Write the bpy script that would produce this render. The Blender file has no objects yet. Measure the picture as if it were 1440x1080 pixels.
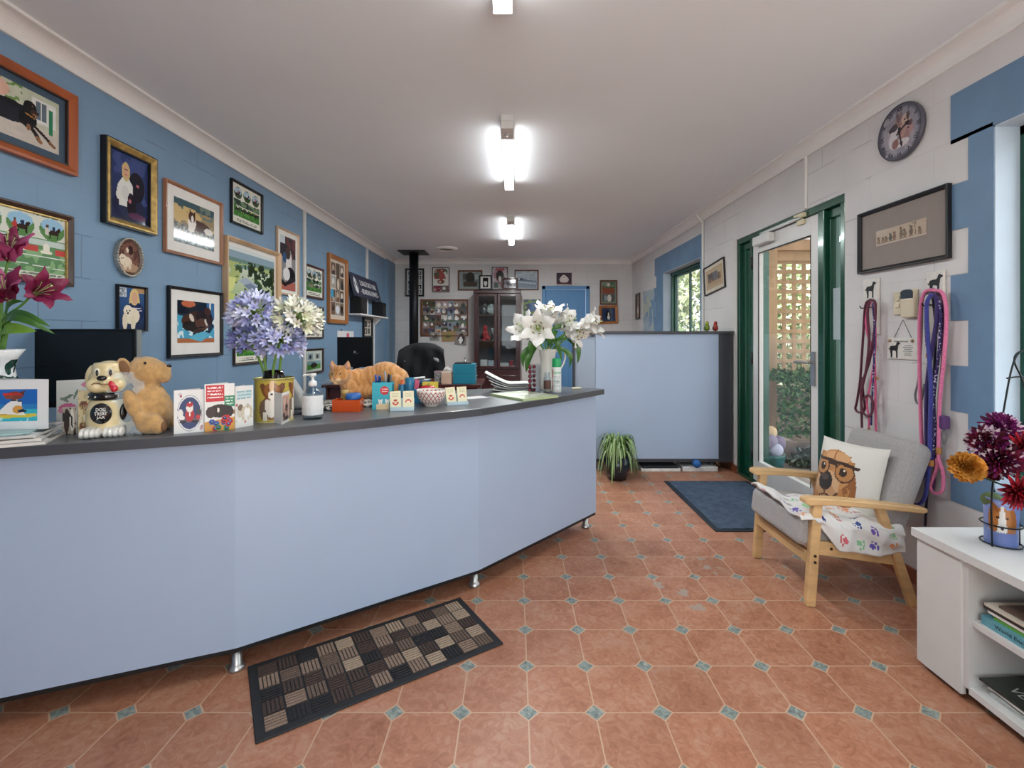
import bpy, math, random
import numpy as np
from mathutils import Vector, Matrix, Euler
PI = math.pi
R = math.radians
S = bpy.context.scene
COL = S.collection
F, CX, CY, H = 667.0, 724.0, 473.0, 1.2      # focal length in pixels, vanishing point, eye height
XL, XR, YB, ZC, ZT = -2.01, 1.944, 7.85, 2.475, 0.87   # side walls, back wall, ceiling, counter top

def at(px, py, Y): return Vector(((px-CX)*Y/F, Y, H-(py-CY)*Y/F))
def on_l(px, py, X=XL): return at(px, py, F*X/(px-CX))
def on_r(px, py, X=XR): return at(px, py, F*X/(px-CX))
def on_z(px, py, z=0.0): return at(px, py, F*(H-z)/(py-CY))

# ---------------------------------------------------------------- colours and materials
def lin(c):
    if isinstance(c, str):
        c = c.lstrip('#'); c = c if len(c) == 6 else ''.join(x*2 for x in c); c = [int(c[i:i+2], 16)/255 for i in (0, 2, 4)]
    else:
        c = [x/255 for x in c]
    return tuple(x/12.92 if x <= .04045 else ((x+.055)/1.055)**2.4 for x in c)

_M = {}
class NT:
    def __init__(s, name):
        s.m = bpy.data.materials.new(name); s.m.use_nodes = True
        s.t = s.m.node_tree; s.n = s.t.nodes; s.b = s.n['Principled BSDF']; s.o = s.n['Material Output']
    def new(s, typ, **k):
        n = s.n.new(typ)
        for a, v in k.items(): setattr(n, a, v)
        return n
    def put(s, sock, v):
        if hasattr(v, 'is_output') or isinstance(v, bpy.types.NodeSocket): s.t.links.new(v, sock)
        elif v is not None: sock.default_value = v
    def math(s, op, a, b=None, c=None, clamp=False):
        n = s.new('ShaderNodeMath', operation=op); n.use_clamp = clamp
        for i, x in enumerate((a, b, c)):
            if x is not None: s.put(n.inputs[i], x)
        return n.outputs[0]
    def mix(s, f, a, b, typ='MIX'):
        n = s.new('ShaderNodeMix', data_type='RGBA', blend_type=typ)
        s.put(n.inputs[0], f)
        s.put(n.inputs[6], a if not isinstance(a, tuple) else (*a[:3], 1)); s.put(n.inputs[7], b if not isinstance(b, tuple) else (*b[:3], 1))
        return n.outputs[2]
    def noise(s, vec, scale, detail=3, rough=.5, dist=0):
        n = s.new('ShaderNodeTexNoise'); s.put(n.inputs['Vector'], vec)
        n.inputs['Scale'].default_value = scale; n.inputs['Detail'].default_value = detail
        n.inputs['Roughness'].default_value = rough; n.inputs['Distortion'].default_value = dist
        return n.outputs[0]
    def ramp(s, f, stops):
        n = s.new('ShaderNodeValToRGB'); s.put(n.inputs[0], f)
        e = n.color_ramp.elements
        while len(e) < len(stops): e.new(.5)
        for i, (p, c) in enumerate(stops): e[i].position = p; e[i].color = (*c[:3], 1)
        return n.outputs[0]
    def bump(s, h, strength=.3, dist=.01):
        n = s.new('ShaderNodeBump'); n.inputs['Strength'].default_value = strength; n.inputs['Distance'].default_value = dist
        s.put(n.inputs['Height'], h); s.put(s.b.inputs['Normal'], n.outputs[0])
    def obj(s): return s.new('ShaderNodeTexCoord').outputs['Object']
    def xyz(s, v):
        n = s.new('ShaderNodeSeparateXYZ'); s.put(n.inputs[0], v); return n.outputs
    def cxyz(s, x, y, z):
        n = s.new('ShaderNodeCombineXYZ')
        for i, a in enumerate((x, y, z)): s.put(n.inputs[i], a)
        return n.outputs[0]

def M(name, c, rough=.5, metal=0.0, var=.06, scale=12, bump=0, bscale=None, spec=.5, sss=0, coat=0, emit=0, stretch=None, trans=0, ior=1.45, sheen=0):
    """Principled material whose colour wanders a little with object-space noise."""
    if name in _M: return _M[name]
    t = NT(name); b = t.b; l = lin(c)
    b.inputs['Roughness'].default_value = rough; b.inputs['Metallic'].default_value = metal
    b.inputs['Specular IOR Level'].default_value = spec; b.inputs['IOR'].default_value = ior
    if coat: b.inputs['Coat Weight'].default_value = coat; b.inputs['Coat Roughness'].default_value = .08
    if trans: b.inputs['Transmission Weight'].default_value = trans
    if sheen: b.inputs['Sheen Weight'].default_value = sheen
    if emit:
        b.inputs['Emission Color'].default_value = (*l, 1); b.inputs['Emission Strength'].default_value = emit
    b.inputs['Base Color'].default_value = (*l, 1)
    vec = t.obj()
    if stretch:
        mp = t.new('ShaderNodeMapping'); t.put(mp.inputs['Vector'], vec); mp.inputs['Scale'].default_value = stretch; vec = mp.outputs[0]
    if var:
        n = t.noise(vec, scale, 4)
        t.put(b.inputs['Base Color'], t.ramp(n, [(.25, tuple(x*(1-var*2) for x in l)), (.75, tuple(min(1, x*(1+var*2)) for x in l))]))
    if bump:
        t.bump(t.noise(vec, bscale or scale*6, 4), bump, .004)
    _M[name] = t.m
    return t.m

def glass(name, tint=(1, 1, 1), rough=.0, gloss=1.0):
    """Thin window glass: clear straight through, mirror by Fresnel."""
    if name in _M: return _M[name]
    t = NT(name); t.n.remove(t.b)
    tr = t.new('ShaderNodeBsdfTransparent'); tr.inputs[0].default_value = (*tint, 1)
    gl = t.new('ShaderNodeBsdfGlossy'); gl.inputs['Roughness'].default_value = rough
    lw = t.new('ShaderNodeLayerWeight'); lw.inputs[0].default_value = .5
    fr = t.math('MULTIPLY_ADD', t.math('POWER', lw.outputs['Facing'], 4.0), .8, .04)
    mx = t.new('ShaderNodeMixShader')
    t.put(mx.inputs[0], t.math('MULTIPLY', fr, gloss)); t.put(mx.inputs[1], tr.outputs[0]); t.put(mx.inputs[2], gl.outputs[0])
    t.put(t.o.inputs[0], mx.outputs[0])
    _M[name] = t.m
    return t.m

def painted(name, rough=.4, coat=0, bump=0, spec=.5, sheen=0):
    """Material that shows the colours printed on the mesh itself."""
    if name in _M: return _M[name]
    t = NT(name)
    a = t.new('ShaderNodeAttribute', attribute_name='Print')
    t.put(t.b.inputs['Base Color'], a.outputs['Color'])
    t.b.inputs['Roughness'].default_value = rough; t.b.inputs['Specular IOR Level'].default_value = spec
    if coat: t.b.inputs['Coat Weight'].default_value = coat; t.b.inputs['Coat Roughness'].default_value = .03
    if sheen: t.b.inputs['Sheen Weight'].default_value = sheen
    if bump: t.bump(t.noise(t.obj(), 400, 3), bump, .003)
    _M[name] = t.m
    return t.m

# ---------------------------------------------------------------- things, parts, structure
def tag(o, label=None, cat=None, group=None, kind=None):
    if label: o['label'] = label
    if cat: o['category'] = cat
    if group: o['group'] = group
    if kind: o['kind'] = kind
    return o
def thing(name, label, cat, loc=(0, 0, 0), rz=0.0, group=None, rot=None, scale=None):
    o = bpy.data.objects.new(name, None); COL.objects.link(o)
    o.empty_display_size = .05
    o.location = loc; o.rotation_euler = rot if rot else (0, 0, rz)
    if scale: o.scale = (scale,)*3
    return tag(o, label, cat, group)
def kids(o): return [c for c in bpy.data.objects if c.parent == o]
def copy_tree(o, parent=None):
    c = o.copy(); COL.objects.link(c)
    if parent: c.parent = parent
    for ch in kids(o): copy_tree(ch, c)
    return c

class MB:
    """Collects shapes, then links them as one mesh object."""
    def __init__(s): s.v = []; s.f = []; s.sm = []; s.mi = []; s.k = 0; s.x = None
    def mat(s, i): s.k = i; return s
    def xf(s, m): s.x = m; return s
    def add(s, vs, fs, smooth=False):
        o = len(s.v)
        if s.x is not None: vs = [s.x @ Vector(p) for p in vs]
        s.v += [tuple(p) for p in vs]
        for f in fs: s.f.append([o+i for i in f]); s.sm.append(smooth); s.mi.append(s.k)
        return s
    def box(s, x0, x1, y0, y1, z0, z1):
        v = [(x, y, z) for z in (z0, z1) for y in (y0, y1) for x in (x0, x1)]
        return s.add(v, [(0, 2, 3, 1), (4, 5, 7, 6), (0, 1, 5, 4), (2, 6, 7, 3), (0, 4, 6, 2), (1, 3, 7, 5)])
    def hexa(s, b, t):
        """four bottom points and four top points, both counter-clockwise from above"""
        return s.add(list(b)+list(t), [(3, 2, 1, 0), (4, 5, 6, 7), (0, 1, 5, 4), (1, 2, 6, 5), (2, 3, 7, 6), (3, 0, 4, 7)])
    def prism(s, pts, z0, z1, axis='z', smooth=False):
        n = len(pts)
        def P(a, b, c): return (a, b, c) if axis == 'z' else ((a, c, b) if axis == 'y' else (c, a, b))
        v = [P(a, b, z0) for a, b in pts]+[P(a, b, z1) for a, b in pts]
        s.add(v, [tuple(range(n-1, -1, -1)), tuple(range(n, 2*n))])
        o = len(s.v)-2*n
        for i in range(n):
            j = (i+1) % n; s.f.append([o+i, o+j, o+n+j, o+n+i]); s.sm.append(smooth); s.mi.append(s.k)
        return s
    def tube(s, pts, r, n=8, closed=False, flat=1.0, up=None):
        pts = [Vector(p) for p in pts]; m = len(pts)
        rs = r if isinstance(r, (list, tuple)) else [r]*m
        rings = []; prev = None
        for i, p in enumerate(pts):
            if closed: d = pts[(i+1) % m]-pts[i-1]
            else: d = pts[min(i+1, m-1)]-pts[max(i-1, 0)]
            if d.length < 1e-9: d = Vector((0, 0, 1))
            d.normalize()
            if prev is None:
                u = Vector(up) if up else (Vector((0, 0, 1)) if abs(d.z) < .9 else Vector((1, 0, 0)))
                a = d.cross(u).normalized()
            else:
                a = prev-d*prev.dot(d)
                a = a.normalized() if a.length > 1e-6 else d.orthogonal().normalized()
            prev = a; b = d.cross(a)
            rings.append([p+a*math.cos(2*PI*k/n)*rs[i]+b*math.sin(2*PI*k/n)*rs[i]*flat for k in range(n)])
        v = [q for g in rings for q in g]; f = []
        for i in range(m if closed else m-1):
            j = (i+1) % m
            for k in range(n):
                l = (k+1) % n; f.append((i*n+k, i*n+l, j*n+l, j*n+k))
        s.add(v, f, True)
        if not closed:
            o = len(s.v)-m*n
            s.f += [[o+k for k in range(n-1, -1, -1)], [o+(m-1)*n+k for k in range(n)]]; s.sm += [False, False]; s.mi += [s.k]*2
        return s
    def cyl(s, p0, p1, r0, r1=None, n=16): return s.tube([p0, p1], [r0, r0 if r1 is None else r1], n)
    def lathe(s, prof, n=28, c=(0, 0, 0), cap=True, sx=1, sy=1):
        v = []; f = []; m = len(prof)
        for r, z in prof:
            for k in range(n):
                a = 2*PI*k/n; v.append((c[0]+r*sx*math.cos(a), c[1]+r*sy*math.sin(a), c[2]+z))
        for i in range(m-1):
            for k in range(n):
                l = (k+1) % n; f.append((i*n+k, i*n+l, (i+1)*n+l, (i+1)*n+k))
        s.add(v, f, True)
        if cap:
            o = len(s.v)-m*n
            for ring, rev in ((0, True), (m-1, False)):
                if prof[ring][0] > 1e-5:
                    q = [o+ring*n+k for k in range(n)]
                    s.f.append(q[::-1] if rev else q); s.sm.append(False); s.mi.append(s.k)
        return s
    def ell(s, c, r, rot=None, nu=16, nv=10):
        if not isinstance(r, (list, tuple)): r = (r, r, r)
        q = Euler(rot).to_matrix() if rot else Matrix.Identity(3); c = Vector(c); v = []; f = []
        for i in range(1, nv):
            t = PI*i/nv
            for k in range(nu):
                a = 2*PI*k/nu; v.append(c+q @ Vector((r[0]*math.sin(t)*math.cos(a), r[1]*math.sin(t)*math.sin(a), r[2]*math.cos(t))))
        v += [c+q @ Vector((0, 0, r[2])), c+q @ Vector((0, 0, -r[2]))]; T = len(v)-2
        for i in range(nv-2):
            for k in range(nu):
                l = (k+1) % nu; f.append((i*nu+k, (i+1)*nu+k, (i+1)*nu+l, i*nu+l))
        for k in range(nu):
            l = (k+1) % nu; f.append((T, k, l)); f.append((T+1, (nv-2)*nu+l, (nv-2)*nu+k))
        return s.add(v, f, True)
    def grid(s, fn, nu, nv, smooth=True):
        v = [fn(i/nu, j/nv) for j in range(nv+1) for i in range(nu+1)]
        w = nu+1
        return s.add(v, [(j*w+i, j*w+i+1, (j+1)*w+i+1, (j+1)*w+i) for j in range(nv) for i in range(nu)], smooth)
    def mesh(s, name):
        me = bpy.data.meshes.new(name); me.from_pydata(s.v, [], s.f)
        me.polygons.foreach_set('use_smooth', s.sm); me.polygons.foreach_set('material_index', s.mi); me.update()
        return me
    def build(s, name, mat=None, parent=None, loc=None, rot=None, bev=0, seg=2, sub=0, solid=0, label=None, remesh=0, smooth=0):
        me = s.mesh(name)
        for m in (mat if isinstance(mat, (list, tuple)) else [mat]):
            if m: me.materials.append(m)
        o = bpy.data.objects.new(name, me); COL.objects.link(o)
        if parent: o.parent = parent
        if loc is not None: o.location = loc
        if rot is not None: o.rotation_euler = rot
        if label: o['label'] = label
        mods = 0
        if remesh:
            d = o.modifiers.new('join', 'REMESH'); d.mode = 'VOXEL'; d.voxel_size = remesh; d.use_smooth_shade = True; mods = 1
        if smooth:
            d = o.modifiers.new('soften', 'SMOOTH'); d.iterations = smooth; d.factor = .5; mods = 1
        if solid:
            d = o.modifiers.new('thick', 'SOLIDIFY'); d.thickness = solid; d.offset = 0; mods = 1
        if bev:
            d = o.modifiers.new('edge', 'BEVEL'); d.width = bev; d.segments = seg; d.limit_method = 'ANGLE'; d.angle_limit = R(35); mods = 1
        if sub:
            d = o.modifiers.new('round', 'SUBSURF'); d.levels = sub; d.render_levels = sub; mods = 1
        if mods: freeze(o)
        return o

def freeze(o):
    """Turn the modifiers of o into plain mesh."""
    dg = bpy.context.evaluated_depsgraph_get(); dg.update()
    old = o.data
    me = bpy.data.meshes.new_from_object(o.evaluated_get(dg), depsgraph=dg)
    o.modifiers.clear(); o.data = me; me.name = o.name
    bpy.data.meshes.remove(old)
    return o

# ---------------------------------------------------------------- printed pictures
def vnoise(u, v, sc, seed):
    rs = np.random.RandomState(seed); n = int(sc)+2
    g = rs.rand(n+1, n+1)
    x = np.clip(u*sc, 0, n-1.001); y = np.clip(v*sc, 0, n-1.001)
    i = x.astype(int); j = y.astype(int); fx = x-i; fy = y-j
    fx = fx*fx*(3-2*fx); fy = fy*fy*(3-2*fy)
    return (g[j, i]*(1-fx)+g[j, i+1]*fx)*(1-fy)+(g[j+1, i]*(1-fx)+g[j+1, i+1]*fx)*fy
def inpoly(u, v, pts):
    r = np.zeros(u.shape, bool); n = len(pts)
    for a in range(n):
        x0, y0 = pts[a]; x1, y1 = pts[(a+1) % n]
        c = ((y0 > v) != (y1 > v)) & (u < (x1-x0)*(v-y0)/((y1-y0) or 1e-9)+x0)
        r ^= c
    return r
def raster(u, v, layers):
    """Colours (linear) at points u, v of a picture described by its patches."""
    c = np.ones(u.shape+(3,))*.8; seed = 7
    for L in layers:
        k = L[0]; seed += 1
        if k == 'bg': c[:] = lin(L[1])
        elif k == 'gr':
            t = v[..., None]; c = np.array(lin(L[1]))*t+np.array(lin(L[2]))*(1-t)
        elif k == 'e':
            _, a, b, ra, rb, col = L[:6]; th = R(L[6]) if len(L) > 6 else 0
            du, dv = u-a, v-b
            x = du*math.cos(th)+dv*math.sin(th); y = -du*math.sin(th)+dv*math.cos(th)
            c[(x/ra)**2+(y/rb)**2 < 1] = lin(col)
        elif k == 'r':
            c[(u >= L[1]) & (u <= L[3]) & (v >= L[2]) & (v <= L[4])] = lin(L[5])
        elif k == 'p': c[inpoly(u, v, L[1])] = lin(L[2])
        elif k == 'l':                                    # a stroke through points: ('l', pts, width, colour)
            P = L[1]
            for (x0, y0), (x1, y1) in zip(P, P[1:]):
                dx, dy = x1-x0, y1-y0; t = np.clip(((u-x0)*dx+(v-y0)*dy)/(dx*dx+dy*dy+1e-12), 0, 1)
                c[(u-x0-t*dx)**2+(v-y0-t*dy)**2 < L[2]**2] = lin(L[3])
        elif k == 'z':                                    # blotches: ('z', colour, scale, threshold, u0, v0, u1, v1)
            q = L[4:8] if len(L) > 4 else (0, 0, 1, 1)
            n = .6*vnoise(u, v, L[2], seed*13+int(L[2]))+.4*vnoise(u, v, L[2]*2.3, seed*17+3)
            c[(n > L[3]) & (u >= q[0]) & (v >= q[1]) & (u <= q[2]) & (v <= q[3])] = lin(L[1])
        elif k == 'n':                                    # mottling: ('n', amount, scale)
            n = .5*vnoise(u, v, L[2], seed*19)+.5*vnoise(u, v, L[2]*2, seed*23)
            c = c*(1+L[1]*(2*n[..., None]-1))
        elif k == 't':                                    # lines of small print: ('t', u0, v0, u1, v1, rows, colour)
            _, u0, v0, u1, v1, rows, col = L
            q = (v-v0)/(v1-v0)*rows; n = vnoise(u, v, 40, seed*29)
            c[(u > u0) & (u < u1) & (v > v0) & (v < v1) & (q % 1 > .3) & (q % 1 < .75) & (n > .38)] = lin(col)
    return np.clip(c, 0, 1)
def add_print(me, cols):
    """Stores one colour per face as the mesh's printed colour."""
    a = me.attributes.new('Print', 'FLOAT_COLOR', 'CORNER')
    n = np.zeros(len(me.polygons), int); me.polygons.foreach_get('loop_total', n)
    c = np.repeat(np.concatenate([cols, np.ones((len(cols), 1))], 1), n, 0)
    a.data.foreach_set('color', c.astype(np.float32).ravel())
def picture(name, w, h, layers, res=70, parent=None, loc=(0, 0, 0), rot=None, mat=None, c0=None):
    """A flat printed sheet w by h in local x/z, centred, facing local -y."""
    nx = max(4, int(res*min(1, w/h))); ny = max(4, int(res*min(1, h/w)))
    b = MB(); b.grid(lambda u, v: ((u-.5)*w, 0, (v-.5)*h), nx, ny, False)
    o = b.build(name, mat or painted('photo_paper', .25, .0), parent, loc, rot)
    u, v = np.meshgrid((np.arange(nx)+.5)/nx, (np.arange(ny)+.5)/ny)
    add_print(o.data, raster(u, v, layers).reshape(-1, 3))
    return o
def text(name, body, size, mat, parent=None, loc=(0, 0, 0), rot=(PI/2, 0, 0), depth=.0006, fit=None, bold=0.0, shear=0):
    """Lettering as mesh; fit = (width, height) stretches it to a box."""
    cu = bpy.data.curves.new(name, 'FONT'); cu.body = body; cu.size = size; cu.align_x = 'CENTER'; cu.align_y = 'CENTER'
    cu.extrude = depth; cu.offset = bold; cu.resolution_u = 3; cu.shear = shear
    t = bpy.data.objects.new(name, cu); COL.objects.link(t)
    dg = bpy.context.evaluated_depsgraph_get(); dg.update()
    me = bpy.data.meshes.new_from_object(t.evaluated_get(dg), depsgraph=dg)
    bpy.data.objects.remove(t); bpy.data.curves.remove(cu)
    if fit and len(me.vertices):
        v = np.zeros(len(me.vertices)*3); me.vertices.foreach_get('co', v); v = v.reshape(-1, 3)
        lo, hi = v.min(0), v.max(0); sc = np.array([fit[0]/(hi[0]-lo[0]), fit[1]/(hi[1]-lo[1]), 1])
        v = (v-(lo+hi)/2*np.array([1, 1, 0]))*sc; me.vertices.foreach_set('co', v.ravel()); me.update()
    me.materials.clear(); me.materials.append(mat)
    o = bpy.data.objects.new(name, me); COL.objects.link(o)
    o.location = loc; o.rotation_euler = rot
    if parent: o.parent = parent
    return o

def bez(pts, n=8):
    """Catmull-Rom curve through points."""
    P = [Vector(p) for p in pts]; P = [P[0]*2-P[1]]+P+[P[-1]*2-P[-2]]; out = []
    for i in range(1, len(P)-2):
        a, b, c, d = P[i-1:i+3]
        for k in range(n):
            t = k/n; out.append(.5*((2*b)+(c-a)*t+(2*a-5*b+4*c-d)*t*t+(3*b-a-3*c+d)*t**3))
    return out+[P[-2]]
# ================================================================ the room
YF = -1.6                                   # the room goes on behind the camera to here
def struct(o, label=None): o['kind'] = 'structure'; return o

def block_wall(name, c, axis='y', rough=.55, bump=.35):
    t = NT(name); p = t.xyz(t.obj())
    vec = t.cxyz(p[1] if axis == 'y' else p[0], t.math('ADD', p[2], .13), 0.0)
    br = t.new('ShaderNodeTexBrick'); br.offset = .5; br.offset_frequency = 2
    t.put(br.inputs['Vector'], vec)
    for k, v in (('Scale', 1), ('Mortar Size', .004), ('Mortar Smooth', .6), ('Brick Width', .4), ('Row Height', .2), ('Bias', 0)): br.inputs[k].default_value = v
    l = lin(c)
    wob = t.noise(vec, 2.2, 4)
    base = t.ramp(wob, [(.3, tuple(x*.93 for x in l)), (.7, tuple(min(1, x*1.06) for x in l))])
    lost = t.math('GREATER_THAN', t.noise(vec, 1.1, 2), .52)
    fac = t.math('MULTIPLY', br.outputs['Fac'], t.math('MULTIPLY_ADD', lost, .75, .15))
    t.put(t.b.inputs['Base Color'], t.mix(t.math('MULTIPLY', fac, .6), base, tuple(x*.55 for x in l)))
    hgt = t.math('SUBTRACT', t.math('MULTIPLY', t.noise(vec, 60, 4), .12), fac)
    t.bump(hgt, bump, .006)
    t.b.inputs['Roughness'].default_value = rough
    return t.m

C_BLUE = '#7694b0'
C_WHITE = '#d3d1d0'
m_blue = block_wall('blue_block_paint', C_BLUE)
m_white = block_wall('white_block_paint', C_WHITE)
m_whiteb = block_wall('white_back_paint', C_WHITE, 'x', bump=.1)
m_ceil = M('ceiling_paint', '#eef5fa', .6, var=.012, scale=1.5, bump=.03, bscale=3)
m_trim = M('cornice_paint', '#e9e8e6', .5, var=.02, scale=3)

def floor_mat():
    t = NT('terracotta_vinyl'); p = t.xyz(t.obj()); T = .2137
    x = t.math('DIVIDE', t.math('SUBTRACT', p[0], .043), T); y = t.math('DIVIDE', t.math('SUBTRACT', p[1], 1.513), T)
    u = t.math('ABSOLUTE', t.math('SUBTRACT', x, t.math('ROUND', x))); v = t.math('ABSOLUTE', t.math('SUBTRACT', y, t.math('ROUND', y)))
    s = t.math('ADD', u, v); D = .155
    dia = t.math('LESS_THAN', s, D)
    line = t.math('LESS_THAN', t.math('MINIMUM', u, v), .0105)
    rim = t.math('LESS_THAN', t.math('ABSOLUTE', t.math('SUBTRACT', s, D)), .016)
    grout = t.math('MAXIMUM', t.math('MULTIPLY', line, t.math('SUBTRACT', 1.0, dia)), rim)
    cell = t.cxyz(t.math('FLOOR', x), t.math('FLOOR', y), 0.0)
    wn = t.new('ShaderNodeTexWhiteNoise', noise_dimensions='2D'); t.put(wn.inputs['Vector'], cell)
    off = t.new('ShaderNodeVectorMath', operation='ADD'); t.put(off.inputs[0], t.obj()); t.put(off.inputs[1], wn.outputs['Color'])
    q = off.outputs[0]
    n1 = t.noise(q, 26, 5, .65, 1.6); n2 = t.noise(q, 7, 3)
    clay = t.ramp(t.math('MULTIPLY_ADD', n2, .35, t.math('MULTIPLY', n1, .65)),
                  [(.32, lin('#8f5a42')), (.5, lin('#aa7459')), (.68, lin('#b68d76'))])
    hv = t.new('ShaderNodeHueSaturation'); t.put(hv.inputs['Color'], clay); t.put(hv.inputs['Value'], t.math('MULTIPLY_ADD', wn.outputs['Value'], .16, .92))
    green = t.ramp(t.noise(q, 55, 3, .6, 1.0), [(.35, lin('#64716f')), (.55, lin('#87938e')), (.7, lin('#a3a69b'))])
    c = t.mix(dia, hv.outputs[0], green)
    c = t.mix(grout, c, lin('#bf9f84'))
    # worn and smeared patches where the vinyl has lifted
    wear = None
    for px, py, r in ((960, 832, .085), (983, 856, .08), (1000, 800, .09), (925, 822, .06), (1105, 798, .05), (985, 785, .06)):
        w = on_z(px, py)
        d = t.math('SQRT', t.math('ADD', t.math('POWER', t.math('SUBTRACT', p[0], w.x), 2.0), t.math('POWER', t.math('SUBTRACT', p[1], w.y), 2.0)))
        k = t.math('SUBTRACT', 1.0, t.math('DIVIDE', d, r))
        wear = k if wear is None else t.math('MAXIMUM', wear, k)
    wn2 = t.noise(t.obj(), 22, 5, .6)
    wm = t.math('GREATER_THAN', t.math('ADD', wear, t.math('MULTIPLY', t.math('SUBTRACT', wn2, .5), 2.6)), .72)
    wm = t.math('MULTIPLY', wm, t.math('GREATER_THAN', wear, .0))
    c = t.mix(t.math('MULTIPLY', wm, .8), c, lin('#9d948a'))
    t.put(t.b.inputs['Base Color'], c)
    t.put(t.b.inputs['Roughness'], t.math('MULTIPLY_ADD', t.noise(t.obj(), 9, 3), .2, .34))
    t.bump(t.math('SUBTRACT', t.math('MULTIPLY', n1, .2), grout), .12, .004)
    return t.m
struct(MB().box(XL-.2, XR+.2, YF, YB+.2, -.12, 0).build('floor', floor_mat()))
struct(MB().box(XL-.2, XR+.2, YF, YB+.2, ZC, ZC+.15).build('ceiling', m_ceil))
struct(MB().box(XL-.2, XL, YF, YB+.2, 0, ZC).build('wall_left', m_blue))

# right wall with its openings: near window, glazed door, far window
OP = [(.62, 1.925, .57, 2.055), (2.795, 4.145, 0, 2.045), (4.97, 6.22, .95, 2.03)]
b = MB(); y = YF
for y0, y1, z0, z1 in OP:
    b.box(XR, XR+.2, y, y0, 0, ZC); b.box(XR, XR+.2, y0, y1, z1, ZC)
    if z0 > 0: b.box(XR, XR+.2, y0, y1, 0, z0)
    y = y1
b.box(XR, XR+.2, y, YB+.2, 0, ZC)
wall_right = struct(b.build('wall_right', m_white))
# back wall with its door opening
bd0, bd1 = at(762, 0, YB).x, at(829, 0, YB).x
bdz = at(0, 402, YB).z
b = MB(); b.box(XL, bd0+.05, YB, YB+.2, 0, ZC); b.box(bd0+.05, bd1-.05, YB, YB+.2, bdz-.05, ZC); b.box(bd1-.05, XR, YB, YB+.2, 0, ZC)
struct(b.build('wall_back', m_whiteb))
struct(MB().box(XL, XL+.03, 7.33, YB, 0, ZC-.075).build('trim_1', M('pier_paint', C_BLUE, .55, var=.04, scale=3)))

# unseen wall behind the camera, its doorway made up to shape the daylight
struct(MB().box(XL, -.45, YF-.15, YF, 0, ZC).box(-.45, XR, YF-.15, YF, 2.3, ZC).build('wall_front', m_whiteb))
struct(MB().box(-6, 6, -12, YF-.15, -.14, -.02).build('path_outside', M('bounce_concrete', '#c9c5bd', .85, var=.06, scale=4)))  # unseen paving added to bounce sunlight onto the ceiling
# cove cornices
def cove(y0, y1, fn):
    prof = [(0, -.082), (.012, -.082), (.014, -.075)]
    for k in range(1, 7):
        a = k/7*PI/2; prof.append((.014+.061*(1-math.cos(a)), -.075+.061*math.sin(a)))
    prof += [(.075, -.014), (.082, -.012), (.082, 0), (0, 0)]
    b = MB(); n = len(prof)
    v = [fn(d, y0, h) for d, h in prof]+[fn(d, y1, h) for d, h in prof]
    b.add(v, [tuple(range(n)), tuple(range(2*n-1, n-1, -1))])
    for i in range(n-1): b.add([v[i], v[i+1], v[n+i+1], v[n+i]], [(0, 1, 2, 3)], 2 <= i <= 8)
    return b
struct(cove(YF, YB, lambda d, y, h: (XL+d, y, ZC+h)).build('trim_2', m_trim))
struct(cove(YF, YB, lambda d, y, h: (XR-d, y, ZC+h)).build('trim_3', m_trim))
struct(cove(XL, XR, lambda d, x, h: (x, YB-d, ZC+h)).build('trim_4', m_trim))
# brown skirting tiles along the right wall
b = MB()
for y0, y1 in ((YF, 2.795), (4.145, YB)): b.box(XR-.012, XR, y0, y1, 0, .07)
struct(b.build('baseboard_right', M('skirting_clay', '#8a4f35', .4, var=.15)))

# ---- blue painted surrounds with toothed block edges (a skin of paint on the wall)
def surround(name, y_in0, y_in1, z0, z1, ztop, near_teeth, courses, wide=.185, slim=.1, nw=.09, ns=.04):
    b = MB(); x0, x1 = XR-.004, XR
    b.box(x0, x1, (y_in0-nw) if near_teeth else YF, y_in1+wide, z1, ztop)
    k = 0
    for zb, zt, w in courses:
        d = wide if w else slim
        b.box(x0, x1, y_in1, y_in1+d, zb, zt)
        if near_teeth: b.box(x0, x1, y_in0-(nw if w else ns), y_in0, zb, zt)
    if z0 > .1: b.box(x0, x1, y_in0 if near_teeth else YF, y_in1, z0-.11, z0)
    return struct(b.build(name, M('blue_surround_paint', '#6685a3', .5, var=.06, scale=5, bump=.1, bscale=120)))
# near window: courses of 0.2 m, wide and slim by turns
cs = []
z = 2.07
for k in range(8):
    cs.append((z-.2, z, k % 2 == 1)); z -= .2
cs = [(max(a, .47), min(t, 2.055), w) for a, t, w in cs if t > .5]
surround('trim_5', .62, 1.925, .57, 2.055, 2.27, False, [(2.055, 2.07, True)]+cs, .187, .105)
cs2 = [(2.07-.2*(k+1), min(2.03, 2.07-.2*k), k % 2 == 1) for k in range(6)]
surround('trim_6', 4.97, 6.22, .95, 2.03, 2.27, True, cs2, .36, .29)

# ---------------------------------------------------------------- windows and glazed door (right wall)
m_green = M('green_aluminium', '#0f4a38', .25, .2, var=.03, spec=.6, coat=.3)
m_alu = M('white_aluminium', '#d9d9d6', .35, .0, var=.02)
m_pane = glass('window_glass')
m_reveal = M('pale_reveal_paint', '#b9c9d8', .5, var=.04, scale=4, bump=.15, bscale=80)

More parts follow.
